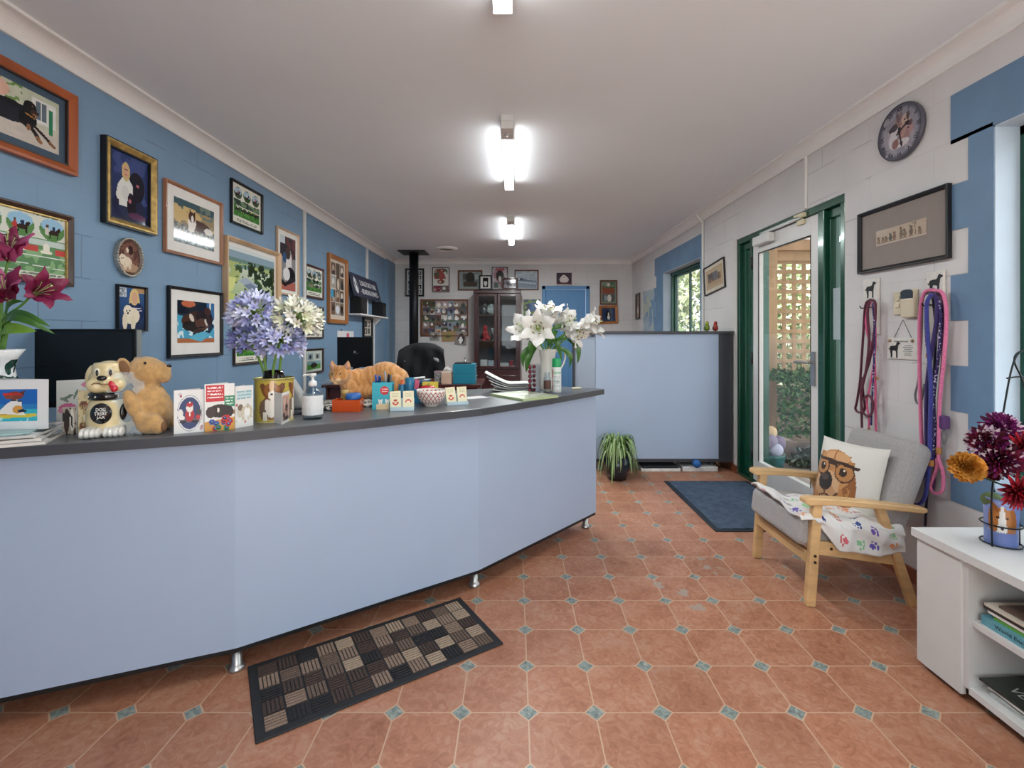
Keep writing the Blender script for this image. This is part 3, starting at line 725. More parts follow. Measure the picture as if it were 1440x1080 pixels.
for j in range(4):
    for i in range(3):
        c = rr.choice(['#5c4a40', '#78685a', '#8e7f72', '#4c5560', '#6b5148', '#94a0a4']); u, v = .12+i*.27, .08+j*.22
        L += [('r', u, v, u+.25, v+.205, c), ('e', u+.13, v+.1, .07, .07, rr.choice(['#2b211e', '#d8cfc4', '#3d2d26', '#b9a088'])), ('e', u+.15, v+.04, .08, .04, rr.choice(['#3a3a3e', '#a8978a', '#70503c']))]
L += [('r', .06, .37, .26, .5, '#2f9ac4'), ('e', .52, .17, .12, .07, '#d9dade'), ('r', .45, .5, .65, .95, '#5a493f'), ('e', .55, .6, .06, .1, '#d5c4ae')]
framed('tall orange timber frame holding a collage of dog photographs', p, PI/2, w, h, m_honey, .045, L, .035, res=90)
p, w, h = wall_l(329, 374, 454, 514, 329)
framed('dark frame half hidden behind the blue flower heads', p, PI/2, w, h, m_dkbrown, .016, race(21, 2), .02, res=60)
p, w, h = wall_l(427, 454.5, 432.5, 476, 454.5)
framed('brown frame peeping out from behind the white flower ball', p, PI/2, w, h, m_dkbrown, .016, race(31, 2), .02, res=50)
p, w, h = wall_l(429, 454.5, 491, 527.5, 429)
L = [('bg', '#c4cec6'), ('r', .1, .1, .9, .36, '#4d8a3d'), ('r', .1, .36, .9, .5, '#7fa3a8'), ('e', .5, .3, .2, .12, '#2a241f'), ('r', .15, .58, .42, .86, '#8aa2b0'), ('r', .58, .58, .85, .86, '#9aa3a0'), ('e', .28, .7, .06, .1, '#3a2d27'), ('e', .7, .7, .06, .1, '#2d2a2c'), ('t', .2, .9, .8, .96, 1, '#666')] if False else \
    [('bg', '#c4cec6'), ('r', .1, .1, .9, .36, '#4d8a3d'), ('r', .1, .36, .9, .5, '#7fa3a8'), ('e', .5, .3, .2, .12, '#2a241f'), ('r', .15, .58, .42, .86, '#8aa2b0'), ('r', .58, .58, .85, .86, '#9aa3a0'), ('e', .28, .7, .06, .1, '#3a2d27'), ('e', .7, .7, .06, .1, '#2d2a2c')]
framed('lowest brown frame on the blue wall, beside the hand sanitiser', p, PI/2, w, h, m_dkbrown, .02, L, .022, res=50)
p, w, h = wall_l(510.5, 523, 446, 475, 510.5)
L = [('bg', '#d9d3c4'), ('r', .15, .1, .46, .48, '#4b4a48'), ('r', .54, .1, .85, .48, '#5c5a57'), ('r', .15, .54, .46, .92, '#3f4044'), ('r', .54, .54, .85, .92, '#54514e'), ('e', .3, .3, .08, .12, '#b8b2a8'), ('e', .7, .72, .08, .12, '#c5bfb4')]
framed('small black frame of four grey portraits under the speakers', p, PI/2, w, h, m_blackf, .03, L, .03, res=30)

# white note with a pink blot pinned to the blue wall
a = on_l(474, 465); c = on_l(497, 465)
t = thing('pinned_note', 'white note with a pink blot pinned above the far monitor', 'note', (XL+.002, (a.y+c.y)/2, a.z-.09), PI/2)
picture('sheet', c.y-a.y, .18, [('bg', '#dcdcdc'), ('e', .62, .7, .09, .16, '#d0566e'), ('t', .1, .1, .9, .4, 3, '#999')], 24, t, (0, -.001, 0), None, m_paper)
MB().lathe([(0, 0), (.008, 0), (.011, .01), (0, .013)], 10).build('drawing_pin', M('dark_pin', '#3e4c5c', .4, var=0), t, (-.15, 0, .1), (PI/2, 0, 0))

# conduits
m_cond = M('white_conduit', '#dad9d5', .45, var=.02)
def conduit(label, x, y, z0, z1, w=.035, d=.022, side=1):
    o = MB().box(min(x, x+side*d), max(x, x+side*d), y-w/2, y+w/2, z0, z1).build('wall_conduit', m_cond, bev=.004)
    tag(o, label, 'conduit'); return o
conduit('white cable conduit running full height beside the small dark red frame', XL, on_l(426.5, 0).y, .0, ZC-.08, .038)
conduit('white cable conduit dropping from the cornice to the navy kennel sign', XL, on_l(515, 0).y, 1.5, ZC-.08, .06)
conduit('white conduit rising from the door head to the cornice', XR, on_r(1134.5, 0).y, 2.05, ZC-.08, .022, .016, -1)
y = on_r(990, 0).y
b = MB(); b.tube(bez([(XR-.012, y, 0.08), (XR-.012, y, 1.2), (XR-.012, y, 2.3), (XR-.03, y, 2.38), (XR-.075, y, 2.45)], 5), .013, 10)
tag(b.build('wall_pipe', m_cond), 'white painted pipe climbing the wall beside the tilted little picture', 'pipe')

# shelf with speakers and kennel sign
ys0, ys1 = 5.72, 6.98; zs = 1.478
t = thing('speaker_shelf', 'narrow white wall shelf carrying two black speakers', 'shelf', (XL, (ys0+ys1)/2, zs))
MB().box(0, .15, ys0-(ys0+ys1)/2, ys1-(ys0+ys1)/2, -.018, 0).build('shelf_board', m_trim, t, bev=.003)
for dy in (.37, ):
    MB().box(0.0, .02, dy-.02, dy+.02, -.75, -.018).build('upright', m_trim, t)
    MB().prism([(0.03, -.018), (.13, -.018), (.03, -.12)], dy-.004, dy+.004, 'y').build('bracket', m_trim, t)
m_spk = M('black_speaker_vinyl', '#131314', .5, var=.05, bump=.1, bscale=200)
def speaker(label, y0, y1):
    t = thing('wall_speaker', label, 'speaker', (XL+.004, (y0+y1)/2, zs), 0, 'shelf speakers'); w = (y1-y0)/2
    MB().box(0, .125, -w, w, 0, .205).build('cabinet', m_spk, t, bev=.004)
    b = MB(); b.box(.125, .14, -w+.006, w-.006, .006, .199); b.build('grille', M('black_grille_cloth', '#1d1d1f', .9, var=.2, scale=300), t, bev=.012)
    b = MB(); b.lathe([(.03, 0), (.075, .0), (.078, .006), (.07, .008), (.03, .003)], 28); b.build('woofer', M('dark_cone', '#28282b', .5, var=0), t, (.139, 0, .085), (0, PI/2, 0))
speaker('black box speaker at the near end of the white shelf', 5.77, 6.0)
speaker('black box speaker at the far end of the white shelf', 6.66, 6.89)
# the sign leans back on the wall with its foot on the speakers
sy0, sy1 = 5.66, 6.8
t = thing('kennel_sign', 'dark navy sign with white lettering leaning above the black speakers', 'sign', (XL+.1, (sy0+sy1)/2, zs+.212), rot=(0, 0, PI/2))
lean = Matrix.Rotation(R(-15), 4, 'X')
sw, sh = sy1-sy0, .3
bt = MB(); bt.box(-sw/2, sw/2, 0, .012, 0, sh)
o = bt.build('board', M('navy_board', '#30344a', .4, var=.04), t, rot=(R(-15), 0, 0), bev=.002)
m_sgn = M('sign_white', '#e8e8ea', .5, var=0)
for txt, z, fw_ in (('LONGFORD PARK', .195, .72), ('~ BOARDING KENNELS ~', .085, .82)):
    q = lean @ Vector((.11, -.001, z)); text('lettering', txt, .1, m_sgn, t, q, (PI/2+R(-15), 0, 0), fit=(fw_*.95, .068), bold=.0)
# emblem: a seated dog in a ring
b = MB(); n = 40
b.grid(lambda u, v: ((.062+.006*(2*v-1))*math.cos(u*2*PI)-.42, -.0015, (.095+.006*(2*v-1))*math.sin(u*2*PI)+.14), n, 1)
b.add([(-.42+x, -.0015, .14+z) for x, z in ((-.03, -.08), (.03, -.08), (.028, -.02), (.01, .03), (.02, .05), (.012, .1), (-.005, .14), (-.012, .09), (-.028, .05), (-.018, .01), (-.032, -.03))], [tuple(range(11))])
b.build('emblem', m_sgn, t, rot=(R(-15), 0, 0))

# ---- back wall ------------------------------------------------------------------------------------
def pic_b(label, box, fm, fw, L, **k):
    p, w, h = wall_b(*box, k.pop('Y', YB)); return framed(label, p, k.pop('rz', 0), w, h, fm, fw, L, **k)
L = [('bg', '#c9c9c6')]+[l for i in range(2) for j in range(5) for l in (('r', .1+i*.62, .05+j*.19, .28+i*.62, .2+j*.19, ['#4a5058', '#7a7f86', '#2c3036', '#939aa0', '#5c5f66'][(i+j) % 5]), ('e', .19+i*.62, .12+j*.19, .05, .05, '#c9c2ba'))]
pic_b('black frame of small portraits behind the black flue pipe', (570, 377.5, 596.5, 417), m_blackf, .03, L, res=40)
L = [('bg', '#d7d4cd'), ('z', '#8f4a42', 6, .5, .1, .55, .9, .95), ('z', '#3f6b54', 7, .55, .05, .6, .9, 1), ('e', .52, .68, .16, .2, '#a5544e'), ('e', .5, .42, .22, .09, '#7d4a3f'), ('e', .45, .42, .08, .05, '#d2b3a4'), ('r', .04, .03, .96, .25, '#7b2e3c'), ('r', .5, .05, .92, .23, '#5b6668'), ('e', .7, .14, .1, .06, '#e0cfc4'), ('z', '#c9a39a', 9, .6, .05, .05, .5, .22)]
pic_b('thin framed poster of red cats on white beside the flue', (608, 376, 632, 411), m_blackf, .01, L, res=50)
zc = at(0, 408, YB).z
L = [('bg', '#8b9694'), ('r', .16, .2, .84, .9, '#6e7672'), ('r', .18, .55, .34, .88, '#4c5450'), ('e', .5, .62, .2, .34, '#33332f'), ('r', .2, .15, .8, .42, '#4a3f3a'), ('e', .53, .8, .1, .12, '#3a332f'), ('r', .7, .55, .85, .86, '#a5aba8')]
pic_b('wide brown frame in shadowy green at the cabinet end near the flue', (644, 380, 678.5, 408.5), m_brown, .022, L, res=50)
L = [('bg', '#e2e0db'), ('r', .22, .12, .78, .88, '#2b2b2c'), ('e', .5, .45, .16, .25, '#d8d5cf'), ('e', .5, .7, .14, .12, '#1d1d1e')]
pic_b('little black frame with white mat on top of the cabinet', (674, 387, 691.5, 407.3), m_blackf, .02, L, res=36, Y=YB-.06, depth=.018)
L = [('bg', '#c6bfc4'), ('z', '#a8848c', 6, .5), ('e', .5, .62, .26, .26, '#33302f'), ('e', .5, .48, .09, .12, '#dcd8d2'), ('r', .08, .06, .42, .3, '#5f6c66'), ('r', .55, .06, .92, .3, '#6c625a'), ('r', .2, .88, .8, .95, '#b0606a')]
pic_b('grey and pink poster of a black dog above the cabinet', (691.5, 375.5, 714.5, 407.5), M('grey_frame', '#4b5357', .4), .012, L, res=46, Y=YB-.012)
L = [('bg', '#8a8288'), ('r', 0, 0, 1, .4, '#a39ba0'), ('z', '#5c4a44', 6, .5, 0, .45, 1, 1), ('e', .45, .42, .2, .14, '#221e20'), ('e', .3, .58, .09, .1, '#1d191a'), ('l', [(.35, .35), (.32, .15)], .03, '#221e20'), ('l', [(.58, .35), (.6, .18)], .03, '#221e20')]
pic_b('small red brown frame of a standing dog on the cabinet top', (706, 390.5, 728.5, 407.5), m_dkred, .03, L, res=40, Y=YB-.06)
L = [('bg', '#a9b7c2'), ('r', .05, .08, .95, .45, '#8b9cab'), ('p', [(.05, .45), (.3, .62), (.55, .5), (.95, .45)], '#6d7e90'), ('z', '#bcc8d0', 5, .55, 0, .5, 1, 1), ('e', .25, .55, .06, .06, '#3f4a58'), ('l', [(.1, .4), (.9, .3)], .03, '#c7d0d6')]
pic_b('wide brown frame of a pale misty scene beside the blue door', (723.5, 379.5, 757.5, 408), m_brown, .02, L, res=50)
L = [('bg', '#3b3340'), ('z', '#4a3a4a', 4, .55), ('e', .5, .42, .3, .3, '#d8cfd0'), ('e', .48, .62, .16, .2, '#e6dedb'), ('e', .44, .6, .03, .03, '#1a1516'), ('e', .53, .6, .03, .03, '#1a1516'), ('r', 0, 0, 1, .16, '#5c3a3e')]
pic_b('white framed photo of a pale dog centred over the blue door', (781, 382, 805.5, 401.5), M('white_frame', '#d9d7d4', .4), .02, L, res=40)
L = [('bg', '#7d8a78'), ('r', .1, .45, .9, .75, '#8c4f38'), ('z', '#4e6a44', 6, .5, .05, .7, .95, .95), ('r', .1, .08, .9, .42, '#5e5a58'), ('e', .55, .24, .14, .16, '#d8d4c8'), ('e', .3, .24, .1, .14, '#8c9aa0'), ('e', .5, .85, .1, .08, '#d9c9c2')]
pic_b('brown frame of a green and red collage, upper of the stacked pair', (843.5, 394, 868, 428.5), m_brown, .022, L, res=50)
L = [('bg', '#2c3a58'), ('e', .5, .45, .2, .32, '#1a1a1e'), ('e', .5, .3, .09, .16, '#dcd9d4'), ('e', .5, .62, .16, .18, '#17171a'), ('e', .5, .55, .04, .12, '#e0dcd6')]
pic_b('honey timber frame of a black and white dog, lower of the pair', (842.5, 429.5, 869, 455.5), m_honey, .045, L, res=44, rot=(0, R(-2), 0))
L = [('bg', '#2e4a78'), ('r', 0, .3, .3, 1, '#39424e'), ('e', .6, .6, .2, .3, '#4a6ba0'), ('z', '#6d8a4a', 5, .55)]
p, w, h = wall_b(736, 421, 760, 445)
t = thing('wall_picture', 'small dark blue poster behind the white lilies', 'poster', p); picture('sheet', w, h, L, 30, t, (0, -.001, 0), None, m_paper)

# cork board with its snapshots
p, w, h = wall_b(591.5, 421, 658.5, 473)
t = thing('cork_board', 'cork board with thin wooden edge in the corner by the flue', 'notice board', p)
b = MB(); e = .018
b.box(-w/2, w/2, -.02, -.001, h/2-e, h/2).box(-w/2, w/2, -.02, -.001, -h/2, -h/2+e).box(-w/2, -w/2+e, -.02, -.001, -h/2+e, h/2-e).box(w/2-e, w/2, -.02, -.001, -h/2+e, h/2-e)
b.build('frame', m_brown, t)
MB().box(-w/2+e, w/2-e, -.012, -.001, -h/2+e, h/2-e).build('cork', M('cork', '#7b5a3c', .9, var=.25, scale=60), t)
rr = random.Random(12); cols, rows = 7, 5
pal = ['#8d7d76', '#b8a89a', '#5a6b52', '#4a4a55', '#c9c3bd', '#7e8d98', '#6d5040', '#3c4a34', '#a08a92', '#55506e']
spots_ = [(i, j) for j in range(rows) for i in range(cols)]
def snapshot(label, x, z, w_, h_, L, k, rotd=0, y=-.013):
    o = picture('snapshot', w_, h_, L, 16, None, (p[0]+x, p[1]+y-k*.0003, p[2]+z), (0, R(rotd), 0), m_paper)
    tag(o, label, 'photo', 'snapshots pinned on the cork board')
words_ = ['top', 'second', 'third', 'fourth', 'bottom']
nth = ['first', 'second', 'third', 'fourth', 'fifth', 'sixth', 'last']
for q, (i, j) in enumerate(spots_):
    x = -w/2+.045+(i+.5)*(w-.08)/cols; z = h/2-.035-(j+.5)*(h-.06)/rows
    bgc = rr.choice(pal); fg = rr.choice(['#1f1b1a', '#e3ded8', '#5b3b28', '#d8c4ae', '#2b2b33', '#a86a3a', '#e8e6e4']); g2 = rr.choice(pal)
    L = [('bg', '#b5aea6'), ('r', .03, .03, .97, .97, bgc), ('r', .03, .03, .97, rr.uniform(.2, .5), g2), ('e', rr.uniform(.35, .65), rr.uniform(.35, .6), rr.uniform(.16, .3), rr.uniform(.18, .32), fg), ('e', rr.uniform(.3, .7), rr.uniform(.6, .75), .1, .12, rr.choice(['#1f1b1a', '#d9b79a', '#e9e6e2', '#704428']))]
    snapshot('snapshot pinned on the cork board, %s row, %s from the flue side' % (words_[j], nth[i]), x+rr.uniform(-.006, .006), z+rr.uniform(-.006, .006), (w-.06)/cols*1.12, (h-.04)/rows*1.08, L, q % 4, rr.uniform(-3, 3))
def corner_snap(label, box, L, k, rotd):
    a, c = at(box[0], box[1], YB-.015), at(box[2], box[3], YB-.015)
    snapshot(label, (a.x+c.x)/2-p[0], (a.z+c.z)/2-p[2], c.x-a.x, a.z-c.z, L, k, rotd)
corner_snap('grey dog snapshot hanging below the cork board edge', (605, 467, 618, 478.5), [('bg', '#8e938c'), ('e', .5, .5, .3, .3, '#5d5a54'), ('e', .35, .65, .12, .15, '#cfc9c0')], 6, 3)
corner_snap('brown envelope pinned over the lower edge of the cork board', (621, 466, 643, 480), [('bg', '#a07f56'), ('r', .15, .25, .7, .75, '#8b8a52'), ('e', .4, .5, .16, .16, '#5d5a38')], 7, -3)
corner_snap('penguin-like black and white cat snapshot hanging lowest on the board', (640, 466, 656, 485), [('bg', '#8a8078'), ('e', .55, .45, .3, .4, '#26252a'), ('e', .5, .35, .16, .26, '#e9e8e6'), ('e', .55, .75, .13, .12, '#1f1e22')], 8, 4)

# ---- right wall -----------------------------------------------------------------------------------
a = on_r(1019, 367, XR-.012); 
p, w, h = wall_r(990, 1019, 369, 411, 1004)
L = [('bg', '#b8a184'), ('r', .06, .08, .94, .92, '#c3ae8f'), ('r', .1, .15, .9, .62, '#94785a'), ('z', '#5d5048', 7, .5, .1, .25, .9, .8), ('r', .2, .3, .3, .7, '#57504e'), ('r', .45, .35, .7, .8, '#6a6a70'), ('r', .74, .3, .8, .68, '#57504e'), ('r', .1, .14, .9, .3, '#b0977a')]
framed('small black frame of an old sepia print hanging crooked by the pipe', (p[0], p[1], p[2]), 0, w*.98, h*.98, m_blackf, .012, L, .018, M('cream_mat', '#cfc6b4', .8, var=.02), .035, res=50, rot=(0, R(-6), -PI/2))
p, w, h = wall_r(1208, 1336, 302, 386, 1208)
L = [('bg', '#b7a796'), ('r', .0, .0, 1, .12, '#c0b2a2'), ('r', .03, .1, .97, .13, '#a08f80')]
rr = random.Random(3)
for i, u in enumerate((.06, .15, .22, .31, .39, .53, .6, .72, .88)):
    hh = (.3, .24, .24, .36, .42, .58, .4, .5, .3)[i]; c = ['#8a7a6c', '#8f8071', '#857669', '#5f655f', '#8a7263', '#7f7466', '#85776a', '#77695d', '#8b7d70'][i]
    L += [('e', u, .16+hh/2, .035, hh/2, c), ('e', u+rr.uniform(-.01, .01), .2+hh, .026, .07, '#756759'), ('l', [(u-.02, .2+hh), (u-.02, .3+hh)], .007, '#6e6053'), ('l', [(u-.02, .17), (u-.025, .1)], .008, '#5f5348'), ('l', [(u+.02, .17), (u+.025, .1)], .008, '#5f5348')]
L += [('l', [(.8, .2), (.79, .95)], .008, '#7d7264'), ('z', '#8f8474', 16, .55, .66, .78, .82, .95), ('z', '#9a8f80', 18, .58, .88, .78, .98, .92)]
framed('wide black frame with grey mat and a faded line of sketched animals', p, -PI/2, w, h, m_blackf, .02, L, .024, M('grey_brown_mat', '#8f857f', .8, var=.02), .105, .115, res=110)

# clock
a = on_r(1264.5, 185.5, XR-.02)
cr = (on_r(1233, 0, XR-.02).y-on_r(1296, 0, XR-.02).y)/2
t = thing('wall_clock', 'round grey wall clock with a group of dogs on its face', 'clock', (XR-.001, a.y, a.z), -PI/2)
MB().lathe([(0, 0), (cr*.97, 0), (cr, .008), (cr, .018), (cr*.97, .024), (cr*.955, .024), (cr*.955, .016), (0, .016)], 64).build('case', M('clock_rim', '#4b4a55', .4, var=.05), t, rot=(PI/2, 0, 0))
b = MB(); b.grid(lambda u, v: (cr*.955*u*math.cos(2*PI*v), -.0175, cr*.955*u*math.sin(2*PI*v)), 34, 110, False)
o = b.build('dial', painted('clock_print', .45), t)
uu = np.array([[.5+.5*(i+.5)/34*math.cos(2*PI*(j+.5)/110), .5+.5*(i+.5)/34*math.sin(2*PI*(j+.5)/110)] for j in range(110) for i in range(34)])
L = [('bg', '#5b5a68'), ('e', .5, .5, .46, .46, '#73717f'), ('e', .5, .5, .42, .42, '#8a8793'), ('z', '#9a96a0', 6, .55, .12, .12, .88, .88), ('z', '#a99fa4', 7, .58, .2, .2, .8, .6),
     ('e', .5, .62, .13, .16, '#8e6f6b'), ('e', .46, .78, .035, .1, '#6b5158', 12), ('e', .53, .79, .03, .09, '#7a5f62', -10), ('e', .64, .68, .1, .11, '#c3a698'), ('e', .69, .73, .04, .08, '#4d3b3d'), ('e', .38, .52, .09, .15, '#d3ced2'), ('e', .38, .62, .08, .07, '#3a2f36'), ('e', .3, .6, .05, .05, '#33292f'), ('e', .33, .38, .09, .14, '#cdc9cd'),
     ('e', .72, .48, .09, .12, '#a98486'), ('e', .74, .58, .06, .05, '#5d4247'), ('e', .6, .38, .12, .12, '#9b7774'), ('e', .5, .28, .22, .08, '#cfc8ca'), ('e', .4, .3, .08, .09, '#8a5f5c'), ('e', .56, .5, .08, .12, '#b58e86'), ('e', .5, .56, .03, .03, '#241d20'), ('e', .62, .69, .02, .02, '#241d20'), ('e', .7, .5, .02, .02, '#241d20')]
add_print(o.data, raster(uu[:, 0], uu[:, 1], L))
m_ink = M('clock_ink', '#23222b', .5, var=0)
for k, s_ in enumerate(('XII', 'I', 'II', 'III', 'IIII', 'V', 'VI', 'VII', 'VIII', 'IX', 'X', 'XI')):
    a_ = R(90-30*k); text('numeral', s_, .03, m_ink, t, (cr*.8*math.cos(a_), -.018, cr*.8*math.sin(a_)), (PI/2, a_-PI/2, 0) if False else (PI/2, -(a_-PI/2), 0))
def hand(name, ang, ln, w_):
    b = MB(); a_ = R(90-ang); d = Vector((math.cos(a_), 0, math.sin(a_))); n_ = Vector((-d.z, 0, d.x)); y_ = Vector((0, -.020, 0))
    P = [d*-.02+n_*w_*.5, d*-.02-n_*w_*.5, d*ln*.6-n_*w_*.5, d*ln*.72-n_*w_*1.6, d*ln, d*ln*.72+n_*w_*1.6, d*ln*.6+n_*w_*.5]
    b.add([q+y_ for q in P]+[q+y_+Vector((0, -.0012, 0)) for q in P], [tuple(range(7)), tuple(range(13, 6, -1))]+[(i, (i+1) % 7, 7+(i+1) % 7, 7+i) for i in range(7)]); b.build(name, m_ink, t)
hand('hour_hand', 60, cr*.5, .006); hand('minute_hand', 168, cr*.6, .005)
MB().cyl((0, -.0175, 0), (0, -.024, 0), .007, n=14).build('hub', m_ink, t)

# switch plate, heat-pump remote, hanging sign
m_cream = M('cream_switch_plastic', '#cfc6ad', .4, var=.03)
p, w, h = wall_r(1255.5, 1269.5, 411, 443, 1256)
t = thing('light_switch', 'cream double light switch plate beside the cream remote', 'switch', p, -PI/2)
MB().box(-w/2, w/2, -.01, 0, -h/2, h/2).build('plate', m_cream, t, bev=.003)
for z in (.022, -.012): MB().box(-.011, .011, -.016, -.009, z-.011, z+.011).build('rocker', M('cream_rocker', '#d8cfb8', .3, var=0), t, bev=.003)
p, w, h = wall_r(1270, 1289, 408, 447, 1270)
t = thing('remote_control', 'cream remote control in a wall holder with dark screen', 'remote', p, -PI/2)
MB().box(-w/2, w/2, -.026, 0, -h/2, h/2).build('body', m_cream, t, bev=.006)
b = MB(); b.prism([(-w/2+.004, h*.18), (w/2-.004, h*.18), (w/2-.004, h*.42), (w*.3, h*.48), (0, h*.495), (-w*.3, h*.48), (-w/2+.004, h*.42)], -.0285, -.02, 'y'); b.build('screen', M('slate_screen', '#39414c', .25, var=.03), t)
MB().box(-w/2+.006, w/2-.006, -.0275, -.026, h*.12, h*.155).build('button_strip', M('pale_strip', '#e6ded0', .4, var=0), t)
p, w, h = wall_r(1247, 1289, 475, 504, 1247)
t = thing('hanging_plaque', 'small white plaque with a black dog hung by wire under the remote', 'sign', (p[0], p[1], p[2]), -PI/2)
MB().box(-w/2, w/2, -.008, -.001, -h/2, h/2).build('board', M('chalk_white', '#d6d3cd', .6, var=.04, scale=40), t, bev=.002)
SIL = [(-.5, .16), (-.42, .1), (-.3, .3), (-.1, .33), (.1, .33), (.2, .42), (.24, .56), (.34, .63), (.42, .58), (.54, .52), (.54, .45), (.42, .42), (.36, .34), (.34, .15), (.3, .02), (.3, -.5), (.2, -.5), (.18, -.05), (0, 0), (-.12, .02), (-.16, -.14), (-.14, -.3), (-.18, -.5), (-.28, -.5), (-.27, -.3), (-.32, -.12), (-.34, .1), (-.42, .02)]
def silhouette(parent, x, z, s, y=-.0095):
    b = MB(); b.prism([(x+a_*s, z+c_*s) for a_, c_ in SIL], y, y+.001, 'y'); return b.build('dog_silhouette', M('silhouette_black', '#17181c', .6, var=0), parent)
silhouette(t, -w*.26, -h*.1, h*.68)
m_txt = M('grey_print', '#7c7a78', .7, var=0)
b = MB(); rr = random.Random(8)
for k in range(6):
    ww = rr.uniform(.018, .032); b.box(w*.2-ww, w*.2+ww, -.009, -.008, h*.12-k*h*.085, h*.12-k*h*.085+.0035)
b.box(-w*.25, w*.2, -.009, -.008, h*.3, h*.3+.006); b.build('small_print', m_txt, t)
b = MB(); b.tube([(-w*.28, -.005, h*.48), (0.005, -.006, h*1.35), (w*.3, -.005, h*.5)], .0016, 6); b.build('hanging_wire', M('grey_wire', '#6f6d6a', .4, .6, var=0), t)
for x in (-w*.4, w*.36): MB().lathe([(0, 0), (.008, 0), (.007, .006), (0, .008)], 10).build('wooden_bead', M('bead_wood', '#9c8468', .5), t, (x, -.008, h*.36), (PI/2, 0, 0))

# left over flat things near the far window: little frame and a map
p, w, h = wall_r(894, 899.5, 412.5, 449, 896.5)
framed('narrow dark frame nearest the back corner, above the blue partition', p, -PI/2, w, h, m_dkbrown, .04, [('bg', '#94806e'), ('r', .1, .5, .9, .9, '#5a4a44'), ('e', .5, .3, .3, .14, '#c2b3a2')], .02, res=30)
p, w, h = wall_r(903.5, 922, 408, 480, 912)
t = thing('wall_map', 'blue and grey wall map beside the far window', 'poster', p, -PI/2)
picture('sheet', w, h, [('bg', '#8fa9bb'), ('z', '#a9b9c0', 4, .5), ('z', '#6f95b5', 3, .55), ('z', '#b9bfae', 7, .62), ('r', 0, 0, 1, .02, '#c9cfd2')], 50, t, (0, -.001, 0), None, painted('map_sheet', .3))

# ceiling vent
c = at(628, 349, 6.9)
t = thing('ceiling_vent', 'round white exhaust vent in the ceiling near the flue', 'vent', (c.x, 6.85, ZC))
MB().lathe([(.165, 0), (.165, -.012), (.14, -.03), (.12, -.03), (.115, -.01), (.115, 0)], 40).build('ring', m_trim, t)
MB().lathe([(0, -.02), (.06, -.024), (.1, -.02), (.1, -.012), (0, -.008)], 32).build('disc', M('vent_grey', '#8c8c8c', .5), t)  # plain grey disc in the middle of the vent
# ================================================================ counter, partition, mats, chair, cabinet
m_lam = M('blue_laminate', '#a4b5ce', .38, var=.012, scale=3)
m_lam2 = M('blue_laminate_pale', '#b2c0d2', .38, var=.012, scale=3)
m_char = M('charcoal_laminate', '#5d6065', .28, var=.05, scale=40, spec=.55)
m_charedge = M('charcoal_edging', '#3f4147', .4, var=.03)
m_chrome = M('satin_steel', '#b9b9b8', .28, .9, var=.03)
m_black = M('black_trim', '#121316', .5, var=0)

CF = [(-2.0, 1.268), (-.985, 1.671), (-.17, 2.23), (.508, 2.97)]      # face of the front panels
t = thing('reception_counter', 'long faceted reception counter with pale blue panels and charcoal top', 'counter', (-.58, 1.95, 0))
o0 = Vector((-.58, 1.95, 0))
def loc(x, y, z=0.0): return (x-o0.x, y-o0.y, z)
front = [(-2.0, 1.215), (-.99, 1.615), (-.6, 1.86), (-.15, 2.175), (.2, 2.545), (.56, 2.975)]
top_pts = front+[(.545, 3.005), (.283, 3.14), (-.32, 2.945), (-.62, 2.665), (-1.3, 1.985), (-2.0, 1.7)]
b = MB(); b.prism([loc(x, y)[:2] for x, y in top_pts], ZT-.034, ZT); b.mat(1)
b.build('countertop', [m_char], t, bev=.003)
b = MB()                                           # dark edging band along the front
out = [(x, y-.0012) for x, y in front]
P = [loc(x, y)[:2] for x, y in front]; Q = [(x+.0006, y-.0016) for x, y in P]
for i in range(len(P)-1): b.hexa([(*Q[i], ZT-.033), (*Q[i+1], ZT-.033), (*P[i+1], ZT-.033), (*P[i], ZT-.033)], [(*Q[i], ZT-.002), (*Q[i+1], ZT-.002), (*P[i+1], ZT-.002), (*P[i], ZT-.002)])
b.build('edging', m_charedge, t)
def off(p, q, d):
    n = Vector((q[1]-p[1], -(q[0]-p[0]))).normalized(); return (-n.x*d, -n.y*d)
for i in range(3):
    p, q = CF[i], CF[i+1]; n = off(p, q, .018)
    b = MB(); z0, z1 = .1, ZT-.034
    q2 = q
    b.hexa([loc(*p, z0), loc(*q2, z0), loc(q2[0]+n[0], q2[1]+n[1], z0), loc(p[0]+n[0], p[1]+n[1], z0)], [loc(*p, z1), loc(*q2, z1), loc(q2[0]+n[0], q2[1]+n[1], z1), loc(p[0]+n[0], p[1]+n[1], z1)])
    pan = b.build('front_panel', m_lam, t)
    b = MB(); k = off(p, q, .004); k2 = off(p, q, .02)
    b.hexa([loc(p[0]+k[0], p[1]+k[1], .083), loc(q2[0]+k[0], q2[1]+k[1], .083), loc(q2[0]+k2[0], q2[1]+k2[1], .083), loc(p[0]+k2[0], p[1]+k2[1], .083)], [loc(p[0]+k[0], p[1]+k[1], .1), loc(q2[0]+k[0], q2[1]+k[1], .1), loc(q2[0]+k2[0], q2[1]+k2[1], .1), loc(p[0]+k2[0], p[1]+k2[1], .1)])
    b.build('bottom_edge', m_black, pan)
b = MB()                                           # end gable and inner gables
